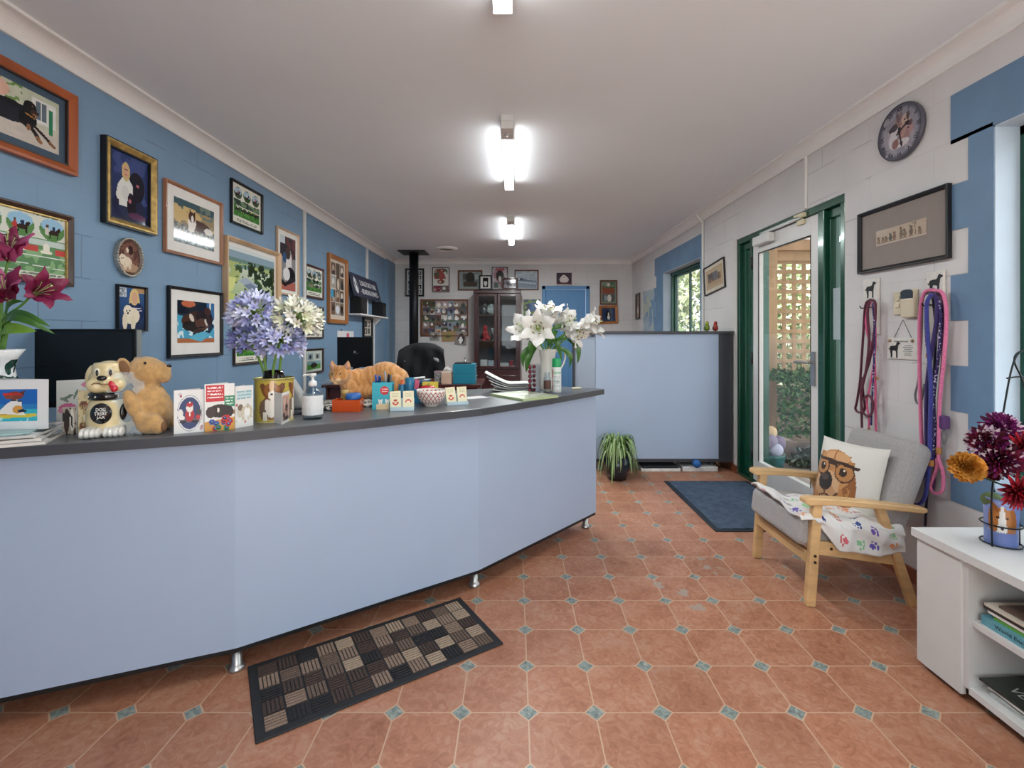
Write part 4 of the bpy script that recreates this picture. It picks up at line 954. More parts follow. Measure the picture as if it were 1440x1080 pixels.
for (x0, y0), (x1, y1) in (((.49, 2.985), (.265, 3.105)), ((-.19, 2.26), (-.5, 2.7)), ((-1.0, 1.7), (-1.25, 1.98))):
    d = Vector((x1-x0, y1-y0)).normalized(); n = (-d.y*.016, d.x*.016)
    b.hexa([loc(x0, y0, .1), loc(x1, y1, .1), loc(x1+n[0], y1+n[1], .1), loc(x0+n[0], y0+n[1], .1)], [loc(x0, y0, ZT-.034), loc(x1, y1, ZT-.034), loc(x1+n[0], y1+n[1], ZT-.034), loc(x0+n[0], y0+n[1], ZT-.034)])
b.build('gable', m_lam2, t)
b = MB(); inner = [(-1.95, 1.31), (-.995, 1.695), (-.19, 2.255), (.47, 2.98), (.28, 3.09), (-.32, 2.9), (-.62, 2.62), (-1.29, 1.95), (-1.95, 1.66)]
b.prism([loc(x, y)[:2] for x, y in inner], .1, .118); b.prism([loc(x, y)[:2] for x, y in inner], .46, .478); b.build('inner_shelf', m_lam2, t)
for px, py in ((333, 940), (667, 823), (823, 741)):
    w_ = on_z(px, py); b = MB(); b.lathe([(.028, 0), (.028, .008), (.02, .02), (.0175, .022), (.0175, .1)], 24); b.build('foot', m_chrome, t, loc(w_.x, w_.y, 0))

# ---- partition at the far side of the gap
t = thing('counter_partition', 'chest-high blue panelled partition with dark cap in front of the far window', 'partition', (1.26, 4.2, 0))
def lp(x, y, z=0): return (x-1.26, y-4.2, z)
Yp = 4.2
MB().box(.715-1.26, 1.805-1.26, 0, .018, .115, 1.22).build('front_panel', m_lam, t, bev=.002)
MB().box(.715-1.26, 1.93-1.26, .002, .02, .085, .115).box(1.805-1.26, 1.925-1.26, .004, .34, .085, 1.222).build('end_post', m_charedge, t, bev=.002)
b = MB(); b.hexa([lp(.71, 4.2, .1), lp(.712, 4.218, .1), lp(.62, 4.76, .1), lp(.6, 4.755, .1)], [lp(.71, 4.2, 1.22), lp(.712, 4.218, 1.22), lp(.62, 4.76, 1.22), lp(.6, 4.755, 1.22)]); b.build('return_panel', m_lam2, t)
b = MB(); b.hexa([lp(.575, 4.75, .1), lp(.6, 4.745, .1), lp(.62, 4.79, .1), lp(.585, 4.79, .1)], [lp(.575, 4.75, 1.22), lp(.6, 4.745, 1.22), lp(.62, 4.79, 1.22), lp(.585, 4.79, 1.22)]); b.build('end_trim', m_charedge, t)
b = MB(); b.prism([lp(x, y)[:2] for x, y in ((.69, 4.185), (1.94, 4.185), (1.94, 4.55), (.95, 4.55), (.93, 4.8), (.575, 4.8))], 1.22, 1.246); b.build('cap', m_charedge, t, bev=.003)
b = MB(); b.prism([lp(x, y)[:2] for x, y in ((.73, 4.23), (1.9, 4.23), (1.9, 4.52), (.93, 4.52), (.9, 4.76), (.63, 4.76))], .1, .118); b.build('bottom_board', m_charedge, t)
for x, y in ((1.765, 4.25), (.76, 4.27), (.7, 4.7), (1.88, 4.5)):
    b = MB(); b.lathe([(.026, 0), (.026, .008), (.016, .016), (.016, .1)], 20); b.build('foot', m_chrome, t, lp(x, y))

# papers pushed under the partition
m_news = M('newsprint', '#c9c9c6', .8, var=.05, scale=40)
def flat_stack(name, label, cat, x, y, w_, d, zs, mats, rz=0, group=None):
    pass
z = 0
for k, (x0, x1, z0, z1, c, l) in enumerate(((1.12, 1.47, 0, .03, '#d9d9d6', 'folded white newspaper lying under the partition'), (1.13, 1.45, .0305, .052, '#1e232b', 'black folded paper on the newspaper under the partition'), (1.49, 1.8, 0, .045, '#d5d7d8', 'stack of white mail under the partition next to its foot'))):
    o = MB().box(x0, x1, 4.2, 4.42, z0, z1).build('folded_newspaper', M('paper_%d' % k, c, .7, var=.12, scale=30), bev=.006); tag(o, l, 'newspaper')
    o.rotation_euler = (0, 0, 0)
b = MB(); b.lathe([(.0, 0), (.033, 0), (.033, .04), (0, .04)], 20)
tag(b.build('tape_roll', M('blue_tape', '#2a6ab0', .4), None, (1.6, 4.2, .079), (PI/2, 0, 0)), 'blue tape roll tucked on the mail under the partition', 'tape')

# ---- spider plant
random.seed(4)
c = on_z(866, 674); c = Vector((.86, 4.0, 0))
t = thing('plant_pot', 'dark blue glazed pot on the floor holding the spider plant', 'pot', c)
MB().lathe([(0, 0), (.075, 0), (.11, .1), (.115, .2), (.108, .2), (.1, .18), (0, .18)], 28).build('body', M('dark_blue_glaze', '#1d2733', .2, var=.1, coat=.3), t)
MB().lathe([(0, .182), (.099, .182)], 20, cap=False).build('soil', M('soil', '#2d2119', .9, var=.3, scale=80), t)
t = thing('spider_plant', 'spider plant with arching striped leaves in front of the blue partition', 'plant', (c.x, c.y, .183))
m_leafg = M('spider_green', '#5f8a3c', .45, var=.15, scale=20); m_leafy = M('spider_cream', '#b9c79a', .45, var=.08)
groups = [MB() for _ in range(16)]
for k in range(150):
    a = random.uniform(0, 2*PI); r = random.uniform(.07, .2); hgt = random.uniform(.08, .23); drop = random.uniform(.0, .33)*(r/.2)
    d = Vector((math.cos(a), math.sin(a), 0)); sd = Vector((-d.y, d.x, 0))
    wv = random.uniform(.006, .0105)
    def leaf(u, v):
        q = d*(r*(1-(1-u)**1.6))*1.0+Vector((0, 0, hgt*math.sin(min(1, u*1.5)*PI/2)*(1 if u < .4 else 1)-(drop+hgt*.6)*max(0, u-.35)**1.5*1.9))
        ww = wv*math.sin(PI*min(1, .12+u*.88))**.6
        return q+sd*(v-.5)*2*ww+Vector((0, 0, abs(v-.5)*ww))
    g = groups[k % 16]
    g.mat(0).grid(lambda u, v: leaf(u, v*.3), 10, 1); g.mat(1).grid(lambda u, v: leaf(u, .3+v*.4)+Vector((0, 0, .0004)), 10, 1); g.mat(0).grid(lambda u, v: leaf(u, .7+v*.3), 10, 1)
for g in groups: g.build('leaf_tuft', [m_leafg, m_leafy], t)

# ---- mats
TL, TR, BR, BL = [on_z(*p) for p in ((345, 935), (645, 838), (705, 900), (357, 1042))]
ctr = (TL+TR+BR+BL)/4; ex = (TR-TL).normalized(); rz = math.atan2(ex.y, ex.x)
t = thing('runner_mat', 'dark floor mat of brown and beige basket squares before the counter', 'mat', (ctr.x+.012, ctr.y-.02, 0), rz)
L_, W_ = .85, .385
MB().box(-L_/2, L_/2, -W_/2, W_/2, 0, .007).build('rubber_base', M('black_mat_rubber', '#25262a', .7, var=.08, scale=60), t, bev=.004)
rr = random.Random(9); nx_, ny_ = 12, 5; bd = .026
fx = (L_-2*bd)/nx_; fy = (W_-2*bd)/ny_
mats_ = [M('mat_carpet_%d' % i, c, .95, var=.2, scale=200, bump=.5, bscale=900) for i, c in enumerate(('#8d7768', '#a8937f', '#4a3c37', '#2b2a2d', '#6d5b50'))]
b = MB()
for j in range(ny_):
    for i in range(nx_):
        b.mat(rr.choice([0, 1, 2, 2, 3, 3, 4, 0])); x0 = -L_/2+bd+i*fx; y0 = -W_/2+bd+j*fy
        for k in range(5):
            if (i+j) % 2: b.box(x0+.003+(fx-.004)*k/5, x0+(fx-.004)*(k+.72)/5+.003, y0+.002, y0+fy-.002, .007, .0105)
            else: b.box(x0+.003, x0+fx-.003, y0+.002+(fy-.004)*k/5, y0+.002+(fy-.004)*(k+.72)/5, .007, .0105)
b.build('carpet_ribs', mats_, t)

t = thing('door_mat', 'large navy blue entrance mat inside the glass door', 'mat', (1.575, 3.415, 0))
MB().box(-.345, .345, -.505, .505, 0, .006).build('rubber_border', M('navy_mat_rubber', '#1e2833', .7, var=.05), t, bev=.004)
tm = NT('navy_mat_pile'); p_ = tm.xyz(tm.obj())
wv = tm.math('SINE', tm.math('MULTIPLY', tm.math('ADD', p_[0], tm.math('MULTIPLY', p_[1], .6)), 260.0)); wv2 = tm.math('SINE', tm.math('MULTIPLY', tm.math('SUBTRACT', p_[0], p_[1]), 170.0))
nn = tm.noise(tm.obj(), 18, 4); h_ = tm.math('MULTIPLY', wv, wv2)
tm.put(tm.b.inputs['Base Color'], tm.mix(tm.math('MULTIPLY_ADD', h_, .3, tm.math('MULTIPLY', nn, .6), clamp=True), lin('#223248'), lin('#6a819a')))
tm.b.inputs['Roughness'].default_value = .95; tm.bump(h_, .6, .004)
MB().box(-.315, .315, -.475, .475, .006, .0105).build('pile', tm.m, t, bev=.003)

# ---- armchair
m_ash = M('pale_chair_timber', '#cda877', .42, var=.12, scale=14, stretch=(.4, .4, 1.6), coat=.1)
m_fab = M('grey_chair_fabric', '#a4a1a0', .95, var=.06, scale=120, bump=.35, bscale=900, sheen=.2)
CXc, CYc = 1.52, 2.345
t = thing('armchair', 'pale timber armchair with grey upholstery beside the glass door', 'armchair', (CXc, CYc, 0))
def lc(x, y, z): return (x-CXc, y-CYc, z)
def beam(b, p, q, w_, d_, up=(0, 1, 0)):
    """rectangular bar from p to q, w_ across, d_ along up"""
    p, q = Vector(p), Vector(q); u = Vector(up).normalized(); dd = (q-p).normalized(); s_ = dd.cross(u).normalized()
    o_ = [s_*w_/2*a+u*d_/2*c for a, c in ((-1, -1), (1, -1), (1, 1), (-1, 1))]
    return b.hexa([p+k for k in o_], [q+k for k in o_])
for ya, dy in ((2.115, 1), (2.575, -1)):
    b = MB(); beam(b, lc(1.313, ya, 0), lc(1.345, ya, .462), .042, .032); b.build('front_leg', m_ash, t, bev=.006)
    b = MB(); beam(b, lc(1.775, ya, 0), lc(1.62, ya, .446), .04, .03); b.build('rear_leg', m_ash, t, bev=.006)
    b = MB(); P = [lc(1.285, ya, .478), lc(1.42, ya, .476), lc(1.6, ya, .46), lc(1.815, ya, .432)]
    for i in range(3): pass
    pr = [(1.282, .462), (1.30, .452), (1.42, .452), (1.6, .437), (1.805, .417), (1.822, .425), (1.82, .44), (1.6, .466), (1.42, .482), (1.30, .486), (1.284, .48)]
    b.prism([(x-CXc, z_) for x, z_ in pr], ya-CYc-.027, ya-CYc+.027, 'y'); b.build('armrest', m_ash, t, bev=.006)
    b = MB(); beam(b, lc(1.33, ya+.004*dy, .262), lc(1.7, ya+.004*dy, .212), .062, .024); b.build('side_rail', m_ash, t, bev=.004)
b = MB(); b.box(1.305-CXc, 1.33-CXc, 2.13-CYc, 2.56-CYc, .185, .238); b.build('front_rail', m_ash, t, bev=.004)
b = MB()
for z_ in (.2, .228): b.cyl(lc(1.3278, 2.098, z_), lc(1.3278, 2.0945, z_), .006, n=10)
b.cyl(lc(1.405, 2.107, .256), lc(1.405, 2.1035, .256), .006, n=10); b.build('bolt', M('dark_bolt', '#3a2c20', .4, .5, var=0), t)
def cushion(name, x0, x1, y0, y1, th, mat, parent, loc_, rot_, crown=.018, r=.03):
    b = MB(); b.box(x0, x1, y0, y1, -th/2, th/2)
    o = b.build(name, mat, parent, loc_, rot_, bev=r, seg=4)
    return o
cushion('seat_cushion', -.215, .235, -.218, .218, .135, m_fab, t, lc(1.485, 2.345, .302), (0, R(7), 0))
cushion('back_cushion', -.235, .235, -.218, .218, .105, m_fab, t, lc(1.775, 2.345, .49), (0, R(-70), 0), r=.045)
# piping seam across the backrest
# ---- dog cushion
m_cush = painted('cushion_print', .9, bump=.4, sheen=.2)
t = thing('throw_cushion', 'white cushion printed with a golden dog in round glasses on the armchair', 'cushion', (1.655, 2.355, .49), rot=(R(-15), 0, R(-72)))
def pil(u, v, s):
    x, z_ = (u-.5)*2, (v-.5)*2
    pin = 1-.07*(1-x*x)*0-.05*((1-abs(x)**2)*abs(z_)**3)-.05*0
    e = max(0, (1-abs(x)**2.6)*(1-abs(z_)**2.6))
    xx = x*(1-.07*(1-z_*z_)*abs(x)); zz = z_*(1-.07*(1-x*x)*abs(z_))
    return (xx*.168, s*.062*e**.55, zz*.188)
N_ = 72
b = MB(); b.grid(lambda u, v: pil(u, v, -1), N_, N_); o = b.build('printed_face', m_cush, t)
u, v = np.meshgrid((np.arange(N_)+.5)/N_, (np.arange(N_)+.5)/N_)
D = .37; 
L = [('bg', '#d9d7cf'), ('r', 0, 0, 1, .1, '#cfc9b4'), ('e', .38, .1, .34, .34, '#a9713f'), ('e', .36, .3, .28, .26, '#b37a45'), ('e', .66, .42, .1, .26, '#8f5a30', 10), ('e', .08, .4, .09, .24, '#9a6234', -6), ('e', .37, .58, .31, .28, '#c08a55'), ('z', '#b27d4a', 9, .55, .08, .1, .68, .8), ('e', .4, .76, .2, .08, '#cf9f70'),
     ('e', .31, .36, .21, .2, '#caa27b'), ('e', .3, .28, .17, .1, '#b98d66'), ('e', .28, .41, .125, .13, '#2a2120'), ('e', .27, .46, .07, .04, '#4a3f3d'), ('l', [(.29, .29), (.3, .23), (.2, .19)], .012, '#5c3a24'), ('l', [(.3, .23), (.42, .2), (.5, .28)], .014, '#4f3120'),
     ('e', .18, .6, .135, .125, '#4f2f20'), ('e', .18, .6, .115, .105, '#b78250'), ('e', .56, .57, .15, .135, '#4f2f20'), ('e', .56, .57, .13, .115, '#b37d4a'), ('l', [(.06, .71), (.3, .7), (.44, .69), (.74, .66)], .022, '#3d261c'), ('l', [(.31, .66), (.42, .65)], .02, '#3a2620'),
     ('e', .19, .6, .055, .055, '#2e1b12'), ('e', .54, .57, .06, .058, '#2e1b12'), ('e', .205, .62, .015, .015, '#e8dccb'), ('e', .56, .595, .016, .016, '#e8dccb'), ('l', [(.37, .86), (.36, .72)], .014, '#a87343')]
add_print(o.data, raster(u, v, L).reshape(-1, 3))
b = MB(); b.grid(lambda u, v: pil(1-u, v, 1), 28, 28); b.build('plain_back', M('cushion_cotton', '#d9d8d3', .9, var=.03, bump=.3, bscale=500), t)

# ---- paw print blanket over the seat
t_ = MB(); rs = random.Random(2)
NU, NV = 110, 60
def blanket(u, v):
    """u from the far front corner towards the rear near side; v from the back edge to the hanging hem"""
    x = 1.268+u*.455
    zs_ = .3985-(x-1.27)*.123
    y_in = 2.548-.30*u-.05*u*u; y_ed = 2.094
    ln = (y_in-y_ed)
    drop = .015+.125*min(1, max(0, (u-.13)/.22))*(1-.25*max(0, u-.75)/.25)
    if u < .2: y_end = 2.33-1.0*max(0, u-.02)*1.2
    d_ = v*(ln+drop)
    w_ = (1+1.2*(1-u))*.006*math.sin(u*17+v*5)+.005*math.sin(v*23-u*9)+.004*math.sin(u*41+v*13)
    if d_ < ln-.03: return (x, y_in-d_, zs_+.014+w_)
    k = min(1, (d_-(ln-.03))/.06); a_ = k*PI/2; r_ = .03
    y = y_ed+.03-r_*math.sin(a_); z_ = zs_+.014+w_*(1-k)-r_*(1-math.cos(a_))
    if k >= 1: z_ -= d_-(ln+.03); y += w_*.6-.004
    return (x, y, z_)
for i in range(1): t_.grid(blanket, NU, NV)
o = t_.build('paw_blanket', painted('fleece_print', .95, bump=.5, sheen=.3))
u, v = np.meshgrid((np.arange(NU)+.5)/NU, (np.arange(NV)+.5)/NV)
L = [('bg', '#d6d4d2')]
pc = ['#b5473e', '#2f4a8c', '#6a4aa0', '#8fbf8a', '#d78a5a', '#2c3f78', '#c9606a', '#7fb58a', '#5a49a0', '#d98a4e']
pk = 0
for vv in (.1, .3, .5, .69, .88):
    for uu_ in (.06, .22, .38, .54, .7, .86):
        a_ = rs.uniform(0, 360); q = (uu_+rs.uniform(-.03, .03)+(.08 if pk % 2 else 0)*0, vv+rs.uniform(-.03, .03)); c_ = pc[pk % 10]; pk += 1
        ku, kv = .042, .05
        L.append(('e', q[0], q[1], ku*.62, kv*.62, c_))
        for j in range(4):
            th = R(a_+(j-1.5)*38); L.append(('e', q[0]+ku*1.08*math.cos(th), q[1]+kv*1.08*math.sin(th), ku*.26, kv*.28, c_))
add_print(o.data, raster(u, v, L).reshape(-1, 3))
d = o.modifiers.new('thick', 'SOLIDIFY'); d.thickness = .01; d.offset = 1
freeze(o)
tag(o, 'white fleece blanket with coloured paw prints spread over the armchair seat', 'blanket')

# ---- white low cabinet
m_wh = M('white_melamine', '#cfcfcd', .4, var=.01)
t = thing('low_cabinet', 'white low cabinet with open shelves under the near window', 'cabinet', (1.47, 1.735, 0))
y0, y1 = -.95, 0.0       # along y, from the far end towards the camera
MB().box(-.012, .46, y0, y1+.012, .468, .498).build('top', m_wh, t, bev=.002)
MB().box(.0, .018, -.172, 0, .02, .468).build('closed_panel', m_wh, t, bev=.002)
MB().box(.018, .45, -.018, 0, .02, .468).build('end_panel', m_wh, t)
MB().box(.008, .45, -.19, -.172, .05, .468).build('divider', m_wh, t)
MB().box(.008, .45, y0, y0+.018, .0, .468).build('end_panel', m_wh, t)
MB().box(.02, .45, y0+.018, -.19, .255, .276).build('shelf', m_wh, t, bev=.001)
MB().box(.008, .45, y0+.018, -.19, .035, .058).build('bottom_shelf', m_wh, t, bev=.001)
MB().box(.06, .45, y0+.018, -.19, 0, .035).build('plinth', M('plinth_brown', '#4a3a32', .6), t)  # dark brown plinth set back under the shelves
MB().box(.44, .45, y0+.018, -.19, .058, .468).build('back_panel', m_wh, t)

def book(label, x0, ya, z0, ln, wd, th, c, rz=0, txt=None, txtc='#e8e6df', pages='#d8d2c4', name='book', cat='book', group='books on the cabinet shelf', spine_stripe=None, titlef=(.7, .55)):
    """A closed book lying flat; its spine faces the room, ya is its far end."""
    t = thing(name, label, cat, (x0, ya, z0), rz, group)
    m = M('cover_'+c.strip('#'), c, .35, var=.04)
    b = MB(); b.box(0, wd, -ln, 0, 0, .002); b.box(0, wd, -ln, 0, th-.002, th); b.box(0, .002, -ln, 0, .002, th-.002); b.build('cover', m, t)
    MB().box(.002, wd-.004, -ln+.003, -.003, .002, th-.002).build('pages', M('page_'+pages.strip('#'), pages, .8, var=.05, scale=300, stretch=(.02, .02, 3)), t)
    if txt: text('lettering', txt, .02, M('ink_'+txtc.strip('#'), txtc, .5, var=0), t, (-.0004, -ln*.48, th/2), (PI/2, 0, -PI/2), fit=(ln*titlef[0], th*titlef[1]), depth=.0003)
    return t
zb = .2765; x0 = 1.502
book('teal encyclopaedia of dogs, lowest on the upper shelf of the white cabinet', x0, 1.528, zb, .33, .25, .028, '#5f9aa8', txt='World Encyclopaedia of Dogs', txtc='#1d3a44'); zb += .0285
book('green spined book resting directly on the teal encyclopaedia', x0+.012, 1.5, zb, .3, .23, .014, '#6aa547', txt='DOGS  DOGS  DOGS' if False else None); zb += .0145
book('white spined magazine-thin book between the green and the black ones', x0+.006, 1.512, zb, .3, .22, .009, '#d9d8d2'); zb += .0095
book('black spined book fourth up the pile on the upper shelf', x0+.004, 1.525, zb, .3, .22, .01, '#2a2827'); zb += .0105
book('thin cream book under the brown one on the upper shelf', x0+.002, 1.52, zb, .28, .2, .008, '#c9c2b4'); zb += .0085
book('brown covered book topping the pile on the upper shelf', x0+.018, 1.49, zb, .27, .2, .007, '#5a463c'); zb += .0075
t = thing('red_box', 'dark red box standing deep on the upper shelf behind the books', 'box', (1.80, 1.2, .2765))
MB().box(-.05, .05, -.09, .09, 0, .14).build('body', M('dark_red_card', '#6d1f28', .5), t, bev=.003); MB().box(-.052, .052, -.092, .092, .105, .142).build('lid', M('dark_card', '#2c1a1c', .5), t, bev=.003)
zb = .0585
for k, (dx, dy, c_, l) in enumerate(((.012, .0, '#c9ccc9', 'lowest white magazine on the bottom shelf of the cabinet'), (.004, -.012, '#a8aba6', 'grey magazine second from the bottom of the shelf pile'), (.01, .004, '#dcdcd8', 'white magazine in the middle of the bottom shelf pile'), (.0, -.01, '#d0d3d0', 'pale magazine just under the dark veterinary one'))):
    o = MB().box(0, .22, -.3, 0, 0, .009).build('magazine', M('mag_'+c_.strip('#'), c_, .4, var=.06), None, (1.5+dx, 1.51+dy, zb), (0, 0, R(2*(k % 3)-2)), bev=.001)
    tag(o, l, 'magazine', 'magazines on the bottom shelf'); zb += .0095
t = thing('magazine', 'dark green veterinary magazine topping the bottom shelf pile', 'magazine', (1.492, 1.525, zb), R(1), 'magazines on the bottom shelf')
MB().box(0, .23, -.32, 0, 0, .008).build('cover', M('dark_green_gloss', '#242c28', .25, var=.1, scale=20), t, bev=.001)
text('lettering', 'VETERINARY', .03, M('pale_ink', '#9da39e', .5, var=0), t, (.055, -.17, .0085), (0, 0, -PI/2), fit=(.24, .034), depth=.0003)

# ---- leash boards and leashes
def board(label, px0, px1, py0, py1, sx, sy, ss):
    p, w, h = wall_r(px0, px1, py0, py1, px0)
    t = thing('leash_board', label, 'hook board', p, -PI/2)
    MB().box(-w/2, w/2, -.012, -.001, -h/2, h/2).build('board', M('chalk_white', '#d6d3cd', .6, var=.04, scale=40), t, bev=.002)
    silhouette(t, 0, h/2-.065, .078, -.0135)
    b = MB(); b.tube(bez([(-.028, -.013, h/2-.135), (-.02, -.017, h/2-.12), (.02, -.017, h/2-.12), (.028, -.013, h/2-.135)], 4), .0018, 6); b.tube([(-.018, -.012, h/2-.155), (-.018, -.05, h/2-.158), (-.018, -.056, h/2-.146)], .003, 8); b.tube([(.018, -.012, h/2-.155), (.018, -.05, h/2-.158), (.018, -.056, h/2-.146)], .003, 8)
    b.build('hook', M('black_hook', '#1b1b1d', .4, .5, var=0), t)
board('narrow white dog board with hook holding the maroon leashes', 1213.5, 1235, 394, 470, 0, 0, 0)
board('narrow white dog board with hook holding the pink and purple leashes', 1303, 1327, 383, 468, 0, 0, 0)
m_rope = {k: M('rope_'+k, c, .8, var=.12, scale=160, bump=.5, bscale=500, sheen=.2) for k, c in dict(maroon='#5a2338', pink='#d9618c', rose='#e07aa2', violet='#33245f', indigo='#3a3f8f', plum='#5c2a54', grey='#77787c', dark='#2c2340').items()}
m_rope['spotted'] = None
t2 = NT('spotted_webbing'); sp = t2.math('GREATER_THAN', t2.noise(t2.obj(), 90, 1), .62)
t2.put(t2.b.inputs['Base Color'], t2.mix(sp, lin('#2c2358'), lin('#b9b6cf'))); t2.b.inputs['Roughness'].default_value = .85
m_rope['spotted'] = t2.m
m_leather = M('tan_leather_stop', '#a5713d', .5, var=.1)
def leash(label, pts, c, r=.0062, offx=.03, stops=(), flat=1.0, group='leashes on the wall hooks', clip=None):
    P = [on_r(x, y, XR-offx-(k[0] if k else 0)) for x, y, *k in pts]
    o0_ = P[0]; t = thing('hanging_leash', label, 'leash', o0_, 0, group)
    b = MB(); b.tube([q-o0_ for q in bez(P, 7)], r, 8, flat=flat); b.build('rope', m_rope[c], t)
    for x, y, ln in stops:
        q = on_r(x, y, XR-offx)-o0_; b = MB(); b.lathe([(r*1.35, -ln/2), (r*1.5, -ln/2+.002), (r*1.5, ln/2-.002), (r*1.35, ln/2)], 12); b.build('leather_stop', m_leather, t, q)
    if clip:
        q = on_r(*clip, XR-offx)-o0_; b = MB(); b.tube(bez([q+Vector((0, 0, .02)), q+Vector((0, .012, 0)), q+Vector((0, 0, -.02)), q+Vector((0, -.012, 0)), q+Vector((0, 0, .02))], 5), .0022, 6); b.build('metal_clip', m_chrome, t)
    return t
leash('maroon rope leash with a long hanging handle loop on the narrow hook', [(1224, 421), (1217, 430), (1214, 470), (1211, 515), (1209, 540), (1205, 565), (1203, 575), (1208, 580), (1216, 575), (1214, 555), (1212, 530)], 'maroon', offx=.034, stops=())
leash('maroon rope leash reaching lowest below the narrow hook', [(1224, 421), (1231, 428), (1229, 470), (1222, 510), (1212, 540), (1211, 560), (1212, 600), (1211, 618)], 'maroon', offx=.046)
leash('maroon slip leash with a knotted loop in the narrow hook bundle', [(1223, 424), (1220, 440), (1222, 480), (1218, 520), (1211, 555), (1214, 580), (1224, 584), (1228, 568), (1222, 556), (1215, 560)], 'maroon', offx=.058)
leash('bright pink leash hanging straight from the narrow hook', [(1219, 424), (1217, 445), (1220, 470), (1229, 500), (1231, 540), (1231, 575), (1232, 612)], 'pink', offx=.03, stops=((1233, 532, .012),), r=.0056)
leash('short pink leash doubled inside the maroon bundle', [(1226, 424), (1231, 460), (1230, 500), (1224, 540), (1219, 565), (1222, 590), (1221, 612)], 'pink', offx=.04, stops=((1222, 606, .03),), r=.005)
leash('spotted violet webbing leash in the maroon bundle', [(1227, 425), (1230, 470), (1228, 530), (1226, 570), (1225, 598)], 'spotted', offx=.05, flat=.5, r=.006)
# wide hook
leash('pale pink outer leash with its handle loop hanging below the wide bundle', [(1313, 407), (1300, 412), (1294, 440), (1293, 500), (1294, 560), (1296, 620), (1299, 655), (1296, 668), (1292, 655), (1296, 640)], 'rose', r=.0078, offx=.034, stops=((1292, 655, .03),), clip=(1296, 643))
leash('pink leash ending in an open loop nearest the blue window surround', [(1311, 408), (1325, 412), (1331, 440), (1328, 500), (1322, 560), (1320, 620), (1320, 645), (1326, 665), (1325, 690), (1313, 693), (1308, 682), (1316, 662), (1318, 645)], 'rose', r=.0076, offx=.04, stops=((1320, 634, .03),))
leash('thick dark violet leash down the middle of the wide bundle', [(1312, 413), (1318, 425), (1316, 460), (1306, 520), (1303, 570), (1303, 620), (1304, 660)], 'violet', r=.0088, offx=.05, stops=((1307, 500, .022),))
leash('indigo leash with the blue handle loop lowest beside the armchair', [(1310, 413), (1303, 430), (1305, 480), (1309, 540), (1308, 600), (1307, 655), (1300, 668), (1284, 690), (1279, 704), (1290, 710), (1300, 700), (1305, 672), (1306, 655)], 'indigo', r=.0082, offx=.062, stops=((1309, 651, .028),))
leash('spotted black and white webbing leash in the wide bundle', [(1314, 412), (1322, 430), (1322, 480), (1316, 530), (1313, 560), (1314, 600), (1313, 650)], 'spotted', r=.0085, flat=.4, offx=.046)
leash('spotted violet webbing leash at the inner side of the wide bundle', [(1309, 414), (1302, 432), (1303, 480), (1306, 500), (1308, 560)], 'spotted', r=.007, flat=.4, offx=.044)
leash('plum leash at the window side of the wide bundle', [(1313, 411), (1327, 425), (1326, 500), (1321, 560), (1319, 600), (1316, 650), (1312, 690)], 'plum', r=.0066, offx=.028)
leash('grey cord leash looping out toward the hanging plaque', [(1309, 411), (1298, 420), (1296, 470), (1292, 530), (1287, 555), (1290, 567), (1296, 562), (1300, 540)], 'grey', r=.0048, offx=.026)
leash('dark leash dangling to the floor side behind the armchair arm', [(1311, 412), (1316, 470), (1311, 560), (1309, 640), (1304, 690), (1301, 740)], 'dark', r=.007, offx=.022, flat=.5)
t = thing('bag_dispenser', 'small purple bag dispenser hanging in the wide leash bundle', 'dispenser', on_r(1328, 594, XR-.03), -PI/2)
MB().box(-.016, .016, -.016, .016, -.03, .03).build('pouch', M('purple_pouch', '#5c3a6d', .6, var=.08), t, bev=.008, seg=3)
b = MB(); b.tube(bez([(0, 0, -.028), (.012, 0, -.06), (0, 0, -.1), (-.012, 0, -.06), (0, 0, -.028)], 6), .003, 8); b.build('wrist_strap', m_rope['grey'], t)

# parrots on the partition cap
def parrot(label, px, c1, c2, c3):
    p = at(px, 466, 4.35); t = thing('parrot_figurine', label, 'figurine', (p.x, p.y, 1.2465), 0, 'figurines on the partition')
    b = MB(); b.ell((0, 0, .035), (.022, .02, .036)); b.ell((0, -.004, .075), (.017, .016, .018)); b.build('body', M('parrot_'+c1.strip('#'), c1, .4), t, remesh=.004, smooth=3)
    MB().ell((-.014, .002, .038), (.01, .016, .03), (0, R(10), 0)).ell((.014, .002, .038), (.01, .016, .03), (0, R(-10), 0)).build('wings', M('parrot_'+c2.strip('#'), c2, .4), t)
    MB().cyl((0, -.018, .076), (0, -.027, .068), .006, .001, 8).build('beak', M('parrot_'+c3.strip('#'), c3, .4), t)
parrot('small green and yellow parrot figurine on the partition cap', 994, '#8a9a30', '#4a6a3a', '#c9b030')
parrot('small red parrot figurine on the partition cap', 1006, '#b03528', '#5a2a22', '#2a2a2a')
# ================================================================ things on the counter
def ct(px, py): return on_z(px, py, ZT)
def aim(d, roll=0.0):
    """rotation that carries +z onto d"""
    return (Vector(d).normalized().to_track_quat('Z', 'Y').to_matrix() @ Matrix.Rotation(roll, 3, 'Z')).to_4x4()

